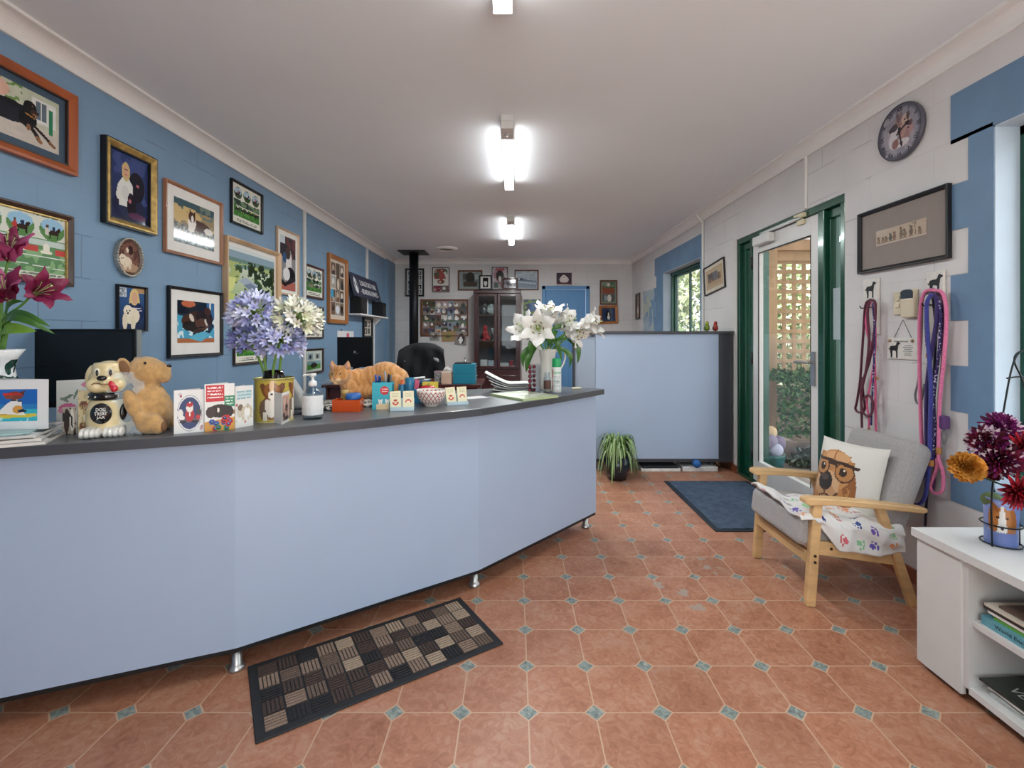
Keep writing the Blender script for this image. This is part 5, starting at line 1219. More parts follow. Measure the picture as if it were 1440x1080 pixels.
# ---- flowers
def petal(b, m, L, W, r0, open_, curl, wave=0.0, seg=10, tip=1.0, ph=0.0):
    """One petal rising along +z from the throat and turning outwards (towards +x), put through matrix m."""
    pts = []; x, z, a = r0, 0.0, R(12); ds = L/seg
    for i in range(seg+1):
        u = i/seg; pts.append((x, z, u, a))
        a = R(12)+open_*u**1.2+curl*max(0, u-.55)**1.3
        x += math.sin(a)*ds; z += math.cos(a)*ds
    def fn(u, v):
        k = min(seg-1, int(u*seg)); f = u*seg-k
        x = pts[k][0]*(1-f)+pts[k+1][0]*f; z = pts[k][1]*(1-f)+pts[k+1][1]*f; a = pts[k][3]
        w_ = W*(.22+.78*math.sin(PI*min(1, .08+u*.86)**.85))*(1-.55*u**5)*(1 if u < .9 else max(.05, 1-((u-.9)/.1)**2*tip))
        s_ = (v-.5)*2; lift = -.28*w_*s_*s_+wave*math.sin(u*19+ph+s_*2)*abs(s_)
        return m @ Vector((x+lift*math.cos(a)*-1, s_*w_, z+lift*math.sin(a)*1))
    return b.grid(fn, seg, 6)
def lily(parent, pos, d, L, W, mats, open_=1.1, curl=1.6, roll=0.0, name='blossom', anther='#6b4a2a', wave=.004):
    """A lily bloom: six petals in two whorls, its throat at pos, facing along d."""
    m = Matrix.Translation(Vector(pos)) @ aim(d, roll); b = MB()
    for k in range(6):
        inner = k % 2 == 0
        b.mat(0 if inner else len(mats)-1)
        petal(b, m @ Matrix.Rotation(k*PI/3, 4, 'Z') @ Matrix.Translation((0, 0, 0 if inner else -.002)), L*(1 if inner else 1.02), W*(1 if inner else .72), L*.04, open_*(1 if inner else 1.05), curl, wave, ph=k*1.7)
    o = b.build(name, mats, parent)
    b = MB()
    for k in range(6):
        q = m @ Matrix.Rotation(k*PI/3+.4, 4, 'Z'); P = [q @ Vector(p) for p in ((L*.03, 0, 0), (L*.09, 0, L*.4), (L*.2, 0, L*.68))]
        b.mat(0).tube(bez(P, 4), L*.009, 5); e = P[-1]; v_ = q.to_3x3() @ Vector((0, 1, .15)); b.mat(1).tube([e-v_*L*.06, e, e+v_*L*.06], [L*.008, L*.02, L*.008], 6)
    P = [m @ Vector(p) for p in ((0, 0, 0), (0, 0, L*.45), (L*.03, 0, L*.85))]; b.mat(0).tube(bez(P, 4), L*.012, 6); b.ell(P[-1], L*.03, None, 8, 6)
    b.build('stamens', [M('stamen_green', '#b9c98a', .5), M('anther_'+anther.strip('#'), anther, .8)], o)
    c = MB().tube([m @ Vector((0, 0, -L*.08)), m @ Vector((0, 0, 0)), m @ Vector((0, 0, L*.1))], [L*.03, L*.05, L*.075], 10); c.build('calyx', M('calyx_green', '#a9bf6a', .5, var=.1), o)
    return o
def lance(b, p0, p1, bend, W, up=(0, 0, 1), seg=12, fold=.3, twist=0.0):
    """A lance-shaped leaf from p0 to p1, bowed by the vector bend."""
    p0, p1, bend = Vector(p0), Vector(p1), Vector(bend); ax = (p1-p0)
    s_ = ax.cross(Vector(up)); s_ = s_.normalized() if s_.length > 1e-5 else Vector((1, 0, 0)); s_ = Matrix.Rotation(twist, 3, ax.normalized()) @ s_; n = s_.cross(ax).normalized()
    return b.grid(lambda u, v: p0+ax*u+bend*math.sin(PI*u)+s_*(v-.5)*2*W*math.sin(PI*min(1, .06+.94*u))**.75+n*abs(v-.5)*2*W*fold*math.sin(PI*u), seg, 4)
m_stem = M('flower_stem', '#5d8a3a', .5, var=.12); m_leaf = M('lily_leaf', '#3c6a26', .35, var=.18, scale=18, coat=.15); m_leaf2 = M('pale_lily_leaf', '#6f9a35', .4, var=.15, scale=18)
m_crim = M('crimson_petal', '#7d1f47', .45, var=.22, scale=16); m_pink = M('pink_petal', '#b1507d', .45, var=.25, scale=14)

def vase_red():
    Y = 1.64; c = Vector((-1.775, Y, ZT))
    t = thing('flower_vase', 'white and dark green painted vase of crimson lilies at the counter end', 'vase', c)
    o = MB().lathe([(0, 0), (.05, 0), (.058, .02), (.07, .06), (.074, .1), (.06, .15), (.038, .19), (.033, .22), (.042, .255), (.06, .285), (.056, .285), (.034, .25), (.028, .22), (.03, .2)], 36, cap=False)
    b = MB(); tm = NT('vase_glaze'); g = tm.math('GREATER_THAN', tm.noise(tm.obj(), 13, 2, .5, .8), .5)
    p_ = tm.xyz(tm.obj()); tm.put(tm.b.inputs['Base Color'], tm.mix(tm.math('MULTIPLY', g, tm.math('LESS_THAN', p_[2], .25)), lin('#dfe2e4'), lin('#1f4038'))); tm.b.inputs['Roughness'].default_value = .12
    o.build('body', tm.m, t)
    def stem(label, top, flowers, leaves, mats, bends=((0, 0, 0),)):
        s_ = thing('lily_stem', label, 'flower', (c.x, c.y, c.z+.23), 0, 'crimson lilies in the painted vase'); o_ = Vector((c.x, c.y, c.z+.23))
        q = Vector(top)-o_; MB().tube(bez([(0, 0, -.12), (0, 0, 0), q*.5+Vector(bends[0]), q], 6), .0045, 8).build('stem', m_stem, s_)
        for p, base, d, L, W, op, cu, ro in flowers:
            pb = Vector(p)-o_; MB().tube(bez([Vector(base)-o_, (Vector(base)-o_)*.5+pb*.5+Vector((0, 0, -.006)), pb], 5), .0038, 8).build('flower_stalk', m_stem, s_)
            lily(s_, pb, d, L, W, mats, op, cu, ro, anther='#3c1f1a')
        for p0, p1, bd, W in leaves:
            b = MB(); lance(b, Vector(p0)-o_, Vector(p1)-o_, bd, W, up=(0, -1, .5)); b.build('leaf', m_leaf if W < .02 else m_leaf2, s_)
    A = lambda px, py, y=Y: at(px, py, y)
    stem('tallest crimson lily at the counter end, opening toward the pictures', A(2, 400), [(A(12, 366), A(2, 400), (.45, -.5, 1), .125, .032, .75, .9, .3)], [(A(0, 452), A(72, 460), (0, -.02, .035), .014)], [m_pink, m_crim])
    stem('middle crimson lily with its open throat turned to the room', A(8, 440), [(A(11, 421), A(8, 440), (.25, -.75, .8), .13, .034, .95, .8, .9)], [(A(2, 470), A(52, 466), (0, -.03, .012), .022), (A(3, 462), A(78, 470), (.0, -.04, .045), .0135)], [m_crim, m_pink])
    stem('crimson lily leaning out over the black monitor with curled petals', A(14, 440), [(A(45, 415), A(14, 440), (1, -.35, .28), .125, .03, .85, 1.9, .5)], [(A(6, 448), A(34, 424), (0, -.01, .02), .012), (A(0, 484), A(20, 446), (-.02, 0, 0), .02)], [m_crim, m_crim])
vase_red()

# ---- printed cards
def card(label, p0, p1, h, L, back=None, res=46, lean=0.0, cat='card', name='greeting_card', group=None, fold='left', backL=None, bg='#dcdbd8'):
    """A folded card standing on the counter: its printed front from p0 to p1 and a plain leaf opening behind."""
    p0, p1 = Vector(p0), Vector(p1); mid = (p0+p1)/2; w = (p1-p0).length; rz = math.atan2(p1.y-p0.y, p1.x-p0.x)
    t = thing(name, label, cat, mid, rz, group, rot=(lean, 0, rz))
    m = M('card_stock', '#dcdbd8', .6, var=.02)
    MB().box(-w/2, w/2, 0, .0012, 0, h).build('front_leaf', m, t)
    picture('printed_front', w, h, L, res, t, (0, -.0006, h/2), None, m_paper)
    if back:
        s_ = -1 if fold == 'left' else 1; a_ = R(back); x0 = s_*w/2
        b = MB(); n_ = (math.cos(a_)*-s_, math.sin(a_)); q = Vector((x0, .0012)); e = q+Vector(n_)*w
        b.hexa([(q.x, q.y, 0), (e.x, e.y, 0), (e.x, e.y+.0012, 0), (q.x, q.y+.0012, 0)], [(q.x, q.y, h), (e.x, e.y, h), (e.x, e.y+.0012, h), (q.x, q.y+.0012, h)]); b.build('back_leaf', m, t)
    return t
# magazines at the counter end
mg = Vector((-1.432, 1.447)); ex = Vector((.87, .49)).normalized(); rzm = math.atan2(ex.y, ex.x)
z = ZT
for k, (w_, d_, th, c_, l, dx, dr) in enumerate(((.3, .29, .011, '#8f9aa6', 'lowest glossy magazine of the pile at the counter end', 0, 0), (.28, .27, .010, '#6b5a4e', 'brown covered magazine in the middle of the counter pile', -.012, 4), (.28, .26, .009, '#a9b0b5', 'grey magazine third up in the counter pile', -.03, -3))):
    t = thing('magazine', l, 'magazine', (mg.x+dx, mg.y, z), rzm+R(dr), 'magazines at the counter end')
    MB().box(-w_, 0, 0, d_, 0, th-.001).build('pages', M('mag_pages', '#cfcdc8', .7, var=.08, scale=200, stretch=(.1, .1, 4)), t, bev=.001)
    picture('cover', w_, d_, [('bg', c_), ('z', '#3a3f46', 6, .55), ('z', '#d5d6d4', 8, .62), ('r', .08, .8, .8, .92, '#d9dade')], 30, t, (-w_/2, d_/2, th-.0004), (-PI/2, 0, 0), painted('gloss_cover', .2))
    z += th
o = MB().box(-.24, -.02, .03, .2, 0, .004).build('folder', M('pale_teal_card', '#a9c4c2', .5, var=.04), None, (mg.x-.03, mg.y, z), (0, 0, rzm+R(2))); tag(o, 'pale teal folder on top of the magazine pile', 'folder'); z += .0045
L = [('bg', '#e4e5e6'), ('r', .0, .16, .76, .8, '#1f7ec4'), ('gr2',), ('r', 0, .5, .76, .8, '#1b62b4'), ('z', '#3f93d0', 5, .5, 0, .55, .76, .68), ('r', 0, .16, .76, .42, '#35b3c6'), ('r', 0, .4, .76, .5, '#2b7dbb'), ('p', [(.0, .27), (.2, .22), (.76, .25), (.76, .31), (.3, .32), (.05, .31)], '#d9c743'), ('z', '#b9e0e0', 9, .6, .05, .16, .7, .24),
     ('p', [(.2, .3), (.34, .5), (.44, .6), (.56, .58), (.56, .4), (.6, .3)], '#e9e6e0'), ('e', .5, .4, .07, .08, '#d29a45'), ('e', .56, .37, .06, .03, '#1d2c4a'), ('e', .46, .68, .12, .08, '#7d3f2b'), ('e', .38, .66, .06, .05, '#8a4a33'), ('r', .3, .68, .44, .73, '#c9302f'), ('r', .46, .68, .56, .73, '#b92d30'), ('p', [(.52, .74), (.6, .78), (.58, .68)], '#5c2c20'), ('l', [(.42, .58), (.54, .57)], .014, '#3c3f48'), ('l', [(.26, .3), (.42, .29)], .012, '#d39a3f'), ('l', [(.5, .29), (.6, .29)], .012, '#efe9df')]
def shift(l, d):
    if l[0] in ('p', 'l'): return (l[0], [(x+d, y) for x, y in l[1]])+tuple(l[2:])
    if l[0] in ('e', 'r'): return (l[0], max(0, l[1]+d), l[2])+((l[3]+d,) if l[0] == 'r' else (l[3],))+tuple(l[4:])
    if l[0] == 'z' and len(l) > 4: return l[:4]+(l[4]+d, l[5], l[6]+d, l[7])
    return l
L = [shift(l, .09) for l in L if l[0] != 'gr2']
L = [('r', 0)+tuple(l[2:]) if l[0] == 'r' and l[1] < .1 else l for l in L]
card('white card of a surfing dog in red sunglasses standing on the magazines', (-1.70, 1.49, z+.0004), (-1.492, 1.516, z+.0004), .158, L, back=16, res=90, fold='right')
L = [('bg', '#d6d5d0'), ('e', .3, .4, .24, .1, '#cf6a92'), ('e', .2, .34, .16, .07, '#d98aa8'), ('e', .75, .44, .2, .08, '#d787a6'), ('e', .92, .62, .16, .1, '#d06c95'), ('e', .8, .9, .16, .06, '#cf7c9c'), ('e', .3, .64, .14, .035, '#6d7d6a', 25), ('e', .5, .7, .12, .03, '#6d7d6a', 60), ('e', .2, .58, .12, .03, '#7d8a78', -20), ('z', '#c2c5c0', 9, .62, 0, 0, 1, .3)]
card('floral greeting card with pink blossoms behind the treat jar', ct(79.5, 600), (ct(79.5, 600)+Vector((.115, .03, 0))), .168, L, back=30, fold='left')
L = [('bg', '#b3a99a'), ('e', .3, .5, .2, .45, '#3c2c26'), ('e', .7, .55, .16, .42, '#e4ded4'), ('z', '#2d2523', 7, .58), ('e', .68, .5, .07, .2, '#2b2322')]
card('small photo card of brown and white dogs beside the magazines', ct(88, 611), ct(107.5, 611.5), .091, L, back=40)
L = [('bg', '#cdbf98'), ('e', .45, .68, .34, .09, '#6d4632'), ('e', .7, .62, .2, .08, '#b0403f'), ('e', .62, .6, .14, .06, '#2f3f70'), ('e', .4, .2, .34, .08, '#7a5036'), ('e', .65, .14, .2, .06, '#8a5f3e'), ('e', .75, .4, .25, .09, '#c9d0d0'), ('z', '#a89468', 8, .64)]
card('beige card of little birds pressed against the treat jar', ct(110, 612), ct(127, 611), .148, L, back=42, fold='left')

# ---- dog treat jar
def treat_jar():
    c = ct(153, 606); c = Vector((-1.375, 1.613, ZT))
    t = thing('dog_treat_jar', 'cream ceramic bulldog jar with studded collar and red tongue', 'jar', c, R(24)); t.scale = (.84, .9, 1)
    m = M('cream_ceramic', '#d8c79a', .18, var=.05, scale=30, coat=.4); mb = M('black_ceramic', '#131214', .15, var=0, coat=.4); mw = M('white_ceramic', '#dcdad4', .18, var=.02, coat=.4)
    k = .00236
    b = MB()
    b.lathe([(0, 0), (.066, 0), (.074, .02), (.077, .05), (.074, .085), (.066, .112), (.058, .124), (0, .124)], 32)
    b.ell((.055, .02, .06), (.028, .045, .05)); b.ell((-.055, .02, .06), (.028, .045, .05)); b.ell((0, -.035, .07), (.05, .045, .05))
    b.build('body', m, t, remesh=.0045, smooth=4)
    b = MB()
    for x in (-.036, .036):
        for q in range(4): b.ell((x-.024+q*.016, -.075-.006*math.cos((q-1.5)*.8), .016), (.0105, .03, .018))
        b.ell((x, -.05, .018), (.036, .035, .02))
    b.build('paws', mw, t, remesh=.0035, smooth=2)
    b = MB(); b.lathe([(.061, .118), (.068, .121), (.07, .131), (.068, .141), (.061, .144)], 36, cap=False); b.build('collar', mb, t)
    b = MB()
    for q in range(12):
        a_ = 2*PI*q/12+.13; b.ell((.07*math.cos(a_), .07*math.sin(a_), .131), .0042, None, 8, 6)
    b.build('collar_studs', M('steel_stud', '#c9c6bc', .25, .8, var=0), t)
    b = MB(); b.ell((0, 0, .187), (.068, .06, .045)); b.ell((0, -.008, .215), (.056, .05, .034)); b.lathe([(0, .2), (.054, .2), (.056, .232), (.05, .242), (0, .244)], 30)
    b.ell((-.032, -.042, .166), (.034, .026, .024), (0, R(18), 0)); b.ell((.032, -.042, .166), (.034, .026, .024), (0, R(-18), 0)); b.ell((0, -.05, .18), (.022, .02, .02)); b.ell((0, -.03, .155), (.03, .03, .014))
    b.ell((-.066, .008, .2), (.016, .02, .036), (0, R(14), 0)); b.ell((.066, .008, .2), (.016, .02, .036), (0, R(-14), 0))
    b.build('head', m, t, remesh=.004, smooth=3)
    MB().ell((-.004, -.073, .193), (.0165, .01, .0085)).build('nose', mb, t)
    for x in (-.024, .018):
        MB().ell((x, -.055, .212), (.0095, .006, .0135)).build('eye', M('cream_eye', '#e3dfc9', .15, var=0, coat=.4), t); MB().ell((x+.001, -.0598, .21), (.0048, .003, .0105)).build('pupil', mb, t)
    b = MB(); b.ell((.026, -.066, .168), (.0105, .009, .017), (0, R(-28), 0)); b.ell((.033, -.069, .158), (.013, .008, .0125), (0, R(-20), 0)); b.build('tongue', M('red_ceramic', '#c41f33', .15, var=.03, coat=.5), t, remesh=.003, smooth=2)
    b = MB(); b.tube(bez([(-.045, -.062, .168), (-.025, -.07, .177), (0, -.073, .172), (.016, -.07, .172)], 6), .0016, 6); b.build('mouth_line', M('brown_line', '#7d5c3a', .5, var=0), t)
    # round label
    q = Matrix.Rotation(R(-4), 4, 'X'); n_ = 40
    b = MB(); b.lathe([(0, .004), (.033, .0025), (.034, 0), (0, -.012)], 40); lab = b.build('label_disc', mb, t, (-.004, -.0795, .078), (PI/2, 0, 0))
    for s_, dz, w_ in (('DOG', .0135, .03), ('TREAT', 0, .04), ('JAR', -.0135, .027)): text('lettering', s_, .012, mw, lab, (0, dz, .0036), (0, 0, 0), fit=(w_, .0108), depth=.0006, bold=.0002)
    b = MB(); b.ell((.067, -.042, .076), (.012, .03, .036), (0, 0, R(-34))); b.build('black_patch', mb, t)
treat_jar()

# ---- plush dog
def plush():
    k = .00246; c = ct(214, 606); c = Vector((-1.262, 1.655, ZT))
    t = thing('plush_dog', 'tan plush dog sitting side-on with its nose in the air', 'soft toy', c, R(8)); t.scale = (.92, .9, 1)
    m = M('tan_plush', '#c39a63', .95, var=.14, scale=40, bump=.8, bscale=420, sheen=.4); md = M('brown_plush', '#7d5b40', .95, var=.1, bump=.6, bscale=420)
    def E(px, py, rx, rz_, y=0, ry=None, rot=0): return ((px-213)*k, y, (608-py)*k), (rx*k, (ry or (rx+rz_)/2)*k, rz_*k), (0, R(rot), 0)
    b = MB()
    for e in (E(212, 578, 27, 32, 0, 27), E(206, 558, 24, 20, 0, 22), E(203, 524, 26, 22, 0, 22), E(218, 524, 16, 16, 0, 16), E(228, 529, 10, 11.5, 0, 12), E(232, 520, 6, 5, 0, 7), E(204, 540, 18, 10, 0, 16)): b.ell(e[0], e[1], e[2])
    b.ell(*E(226, 592, 18, 15, -18, 14)[0:1], (.045, .03, .036)) if False else b.ell(((222-213)*k, -.062, .036), (.046, .032, .036)).ell(((222-213)*k, .045, .035), (.045, .03, .036))
    b.ell(((234-213)*k, -.066, .026), (.026, .027, .026)).ell(((231-213)*k, .05, .026), (.026, .026, .024))
    b.ell(((201-213)*k, -.07, .1), (.024, .022, .056), (0, R(-24), 0)).ell(((204-213)*k, .058, .094), (.026, .022, .052), (0, R(-28), 0)); b.ell(((211-213)*k, -.074, .056), (.021, .02, .024), (0, R(-30), 0))
    b.ell((-.055, .0, .045), (.03, .03, .03))
    b.build('body', m, t, remesh=.004, smooth=1)
    for y_, s_ in ((-.04, 1), (.04, -1)):
        b = MB(); b.ell(((181-213)*k+.004, y_, (608-517)*k), (.022, .011, .036), (0, R(-20), R(20*s_))); b.build('ear', m, t, remesh=.004, smooth=2)
    MB().ell(((183-213)*k+.006, -.0525, (608-517)*k), (.014, .004, .026), (0, R(-20), R(20))).build('ear_lining', md, t)
    MB().ell(((235.5-213)*k, 0, (608-516)*k), (.0075, .01, .006)).build('nose', M('black_plastic', '#111113', .2, var=0), t)
    for y_ in (-.041, .041): MB().ell(((211-213)*k, y_, (608-511)*k), .0048).build('eye', M('black_plastic', '#111113', .2, var=0), t)
    MB().ell(((243-213)*k, -.066, .026), (.006, .019, .018)).build('foot_pad', md, t)
plush()
m_clear = glass('clear_acrylic', (.93, .95, .97), .03)
p = ct(200, 611); 
t = thing('acrylic_stand', 'empty clear acrylic sign stand between the treat jar and plush dog', 'sign stand', (-1.302, 1.585, ZT), R(30))
MB().box(-.05, .05, -.001, .001, 0, .21).build('sheet', m_clear, t, (0, .0, 0), (R(-3), 0, 0)); MB().box(-.05, .05, -.03, .05, 0, .0015).build('base_plate', m_clear, t)

# ---- three festive cards
L = [('bg', '#e2e1df'), ('e', .52, .46, .42, .42, '#8a8f9c'), ('e', .52, .46, .405, .405, '#dcdcdc'), ('e', .52, .46, .37, .37, '#2a3b6a'), ('r', .2, .24, .84, .34, '#6d4f5f'), ('e', .52, .42, .15, .15, '#b3242f'), ('e', .52, .58, .12, .1, '#e3dfd8'), ('e', .52, .66, .11, .06, '#b3242f'), ('e', .52, .71, .03, .02, '#f0eeea'), ('e', .22, .46, .08, .1, '#e4e2de'), ('e', .82, .46, .09, .1, '#3a3f4a'), ('e', .26, .36, .1, .05, '#e8e6e2'), ('e', .8, .36, .08, .05, '#b9313b'), ('e', .3, .26, .12, .03, '#1d2028'), ('e', .68, .26, .12, .03, '#1d2028'), ('e', .52, .43, .03, .05, '#f0efec'),
     ('e', .2, .9, .06, .04, '#c9c6c8'), ('e', .23, .86, .04, .03, '#a8434c'), ('e', .9, .1, .05, .05, '#b99aa2'), ('e', .93, .14, .03, .02, '#a8434c')]
card('white card with an oval picture of a dog dressed in red, leftmost of the festive trio' if False else 'white card with an oval picture of a dog in a red festive coat', ct(244.5, 610.5), ct(287, 607), .147, L, back=34, res=80, fold='left')
L = [('bg', '#e0dfdc'), ('r', .04, .62, .64, .98, '#c22d35'), ('t', .09, .68, .6, .95, 4, '#f2e4e2'), ('r', .66, .5, 1.0, .74, '#3f8a6a'), ('t', .7, .53, .96, .72, 3, '#dcebe4'), ('r', .06, .34, 1, .42, '#8a5a30'), ('p', [(0, 0), (0, .2), (1, .28), (1, 0)], '#c9913f'), ('e', .5, .42, .42, .14, '#2a1d1b'), ('e', .2, .4, .16, .12, '#3a2826'), ('e', .8, .4, .16, .12, '#221a1b'), ('e', .45, .44, .04, .05, '#dcd3c8')]
rr = random.Random(6)
for q in range(12):
    x = rr.uniform(.08, .92); y = rr.uniform(.04, .32); c_ = rr.choice(['#b8262e', '#2f7d3f', '#3553a0', '#b8262e', '#5fa040'])
    L += [('e', x, y, .1, .06, c_), ('e', x, y, .055, .034, '#14161f'), ('e', x, y+.008, .03, .018, '#5f82c8')]
card('card with red and green labels over dark puppies and bright baubles', ct(287.5, 607.5), ct(330, 603.5), .164, L, back=36, res=80)
L = [('bg', '#dfdeda'), ('r', .1, .72, .9, .86, '#c2d3d6'), ('t', .1, .66, .9, .9, 3, '#8fb2b8'), ('e', .3, .36, .22, .13, '#c9c2b4'), ('e', .28, .48, .14, .08, '#7a6a58'), ('e', .68, .4, .2, .12, '#e9e8e4'), ('e', .7, .5, .09, .06, '#b9b0a0'), ('z', '#c9bda2', 8, .6, .05, .15, .95, .5), ('e', .55, .12, .05, .03, '#c75a5a'), ('e', .1, .55, .05, .04, '#b04a4a')]
card('pale card of sleeping kittens beside the yellow tin', ct(330.5, 602.5), ct(356, 598), .15, L, back=30, res=50)

# ---- yellow tin with a painted dog, and its agapanthus
def tin():
    c = Vector((-.951, 1.875, ZT)); r_ = .07; h_ = .165
    t = thing('flower_tin', 'yellow tin printed with a collie holding the blue agapanthus', 'tin', c)
    NU, NV = 110, 44
    b = MB(); b.grid(lambda u, v: (r_*math.sin(2*PI*(u-.5)), -r_*math.cos(2*PI*(u-.5)), v*h_), NU, NV); o = b.build('printed_wall', painted('tin_print', .3, coat=.2), t)
    u, v = np.meshgrid((np.arange(NU)+.5)/NU, (np.arange(NV)+.5)/NV)
    L = [('bg', '#b7a544'), ('r', 0, 0, 1, .03, '#cfc28a')]
    for uc in (.5+.055, .055, .8):
        L += [('e', uc, .36, .085, .3, '#8a5a34'), ('e', uc-.06, .3, .05, .24, '#6d5a4a'), ('e', uc, .4, .055, .28, '#dcd6ca'), ('r', uc-.075, .05, uc-.035, .26, '#d9d2c4'), ('r', uc+.02, .05, uc+.055, .26, '#d9d2c4'), ('e', uc-.05, .72, .035, .2, '#6d4224', 10), ('e', uc+.06, .72, .035, .2, '#6d4224', -10), ('e', uc, .76, .062, .17, '#8e5a30'), ('e', uc, .84, .02, .14, '#d8b48a'), ('e', uc, .64, .03, .1, '#e4ddd0'), ('e', uc-.022, .77, .008, .02, '#20140d'), ('e', uc+.022, .77, .008, .02, '#20140d'), ('e', uc, .65, .011, .025, '#1c1414')]
    add_print(o.data, raster(u, v, L).reshape(-1, 3))
    MB().lathe([(.0, .001), (r_, .001), (r_, 0), (0, 0)], 32, cap=False).build('base', M('tin_yellow', '#b7a544', .3, var=.03), t)
    MB().lathe([(r_-.001, h_), (r_+.003, h_-.003), (r_+.004, h_+.002), (r_-.001, h_+.004), (r_-.003, h_), (r_-.003, .01)], 48, cap=False).build('rim', M('tin_rim', '#c8bc78', .3, .5, var=.03), t)
    g = thing('glass_jar', 'brown glass jar standing inside the yellow tin', 'jar', (c.x-.002, c.y, ZT+.004))
    MB().lathe([(0, 0), (.04, 0), (.042, .01), (.042, .16), (.036, .175), (.036, .192), (.033, .192), (.033, .17), (.038, .155), (.038, .01), (0, .008)], 32).build('wall', glass('brown_glass', (.32, .2, .14), .02), g)
    return c
ctin = tin()
def agapanthus(label, base, mid, top, rad, colours, n, seed, scale=1.0, squash=(1, 1, 1)):
    rs = random.Random(seed); t = thing('agapanthus_stem', label, 'flower', base, 0, 'agapanthus in the yellow tin'); o_ = Vector(base)
    MB().tube(bez([(0, 0, 0), Vector(mid)-o_, Vector(top)-o_], 8), [.0052]*17, 8).build('stem', M('agapanthus_stem', '#6a9440', .45, var=.1), t)
    c = Vector(top)-o_; fl = MB(); st = MB()
    for i in range(n):
        a_ = i*2.39996; zz = 1-1.45*(i+.5)/n; rr_ = math.sqrt(max(0, 1-zz*zz)); d = Vector((rr_*math.cos(a_)*squash[0], rr_*math.sin(a_)*squash[1], zz*squash[2])); d += Vector((rs.uniform(-.12, .12), rs.uniform(-.12, .12), rs.uniform(-.12, .12)))
        ln = rad*rs.uniform(.48, .64); e = c+d*ln; st.tube([c, c+d*ln*.5+Vector((0, 0, .004)), e], .0013, 4)
        dd = (d.normalized()+Vector((0, 0, rs.uniform(-.25, .15)))).normalized(); m = Matrix.Translation(e) @ aim(dd, rs.uniform(0, 6)); L = rad*rs.uniform(.36, .48)*scale; fl.mat(rs.randrange(len(colours)))
        for k in range(6):
            q = m @ Matrix.Rotation(k*PI/3, 4, 'Z')
            fl.grid(lambda u, v: q @ Vector((L*(.05+.1*u+.5*max(0, u-.35)**1.2), (v-.5)*2*L*.08*(.5+1.1*math.sin(PI*min(1, u*.93))), L*(u*.95-.35*max(0, u-.6)**1.5))), 5, 2)
    hd = fl.build('flower_head', colours, t); st.build('pedicels', M('pedicel_green', '#8fae5a', .5, var=.1), hd)
m_ab = [M('agapanthus_%d' % i, c_, .55, var=.1, scale=60) for i, c_ in enumerate(('#bcc0e2', '#ced1ea', '#a8add8', '#dcdef0'))]
m_ad = [M('agapanthus_dark_%d' % i, c_, .55, var=.1, scale=60) for i, c_ in enumerate(('#7d82be', '#959acb', '#abb0d8', '#a3a8d6'))]
m_aw = [M('agapanthus_white_%d' % i, c_, .55, var=.05, scale=60) for i, c_ in enumerate(('#e4e3d6', '#d9dbc2', '#efeee8'))]
bz = Vector((ctin.x, ctin.y, ZT+.03))
Yt = ctin.y
agapanthus('tall pale blue agapanthus head in front of the aerial picture', bz+Vector((-.012, -.01, 0)), at(372, 505, Yt-.02), at(357, 443, Yt-.03), .104, m_ab, 66, 1)
agapanthus('deep blue agapanthus head low beside the dark frame', bz+Vector((-.018, .01, 0)), at(370, 520, Yt), at(352, 480, Yt+.04), .09, m_ad, 50, 2)
agapanthus('full blue agapanthus head low above the tin', bz+Vector((.012, -.008, 0)), at(384, 525, Yt-.03), at(393, 481, Yt-.05), .1, m_ab[:2]+m_ad[1:3], 70, 3)
agapanthus('white agapanthus head in front of the blue wall conduit', bz+Vector((.016, .008, 0)), at(395, 505, Yt), at(417, 452, Yt-.01), .108, m_aw, 84, 4)
t = thing('photo_cube_card', 'small white folded card showing a dark photograph on one side', 'card', ct(396, 597.5), R(0))
b = MB(); p0, p1, p2 = ct(384, 594)-ct(396, 597.5), Vector((0, 0, 0)), ct(406.5, 592)-ct(396, 597.5)
b.hexa([p0, p1, p1+Vector((0, .0015, 0)), p0+Vector((0, .0015, 0))], [q+Vector((0, 0, .118)) for q in (p0, p1, p1+Vector((0, .0015, 0)), p0+Vector((0, .0015, 0)))]); b.hexa([p1, p2, p2+Vector((0, .0015, 0)), p1+Vector((0, .0015, 0))], [q+Vector((0, 0, .118)) for q in (p1, p2, p2+Vector((0, .0015, 0)), p1+Vector((0, .0015, 0)))])
b.build('leaves', M('card_stock', '#dcdbd8', .6, var=.02), t)
w_ = (p2-p1).length; picture('photo', w_*.8, .095, [('bg', '#b08a7c'), ('gr2',)][:1]+[('r', 0, 0, 1, .3, '#4a3b38'), ('e', .6, .4, .22, .42, '#1d191b'), ('e', .62, .82, .12, .08, '#5a3a30'), ('z', '#c9a394', 4, .6)], 30, t, ((p1+p2)/2+Vector((p2.y-p1.y, p1.x-p2.x, 0)).normalized()*.0022+Vector((0, 0, .06))), (0, 0, math.atan2(p2.y, p2.x)), m_paper)

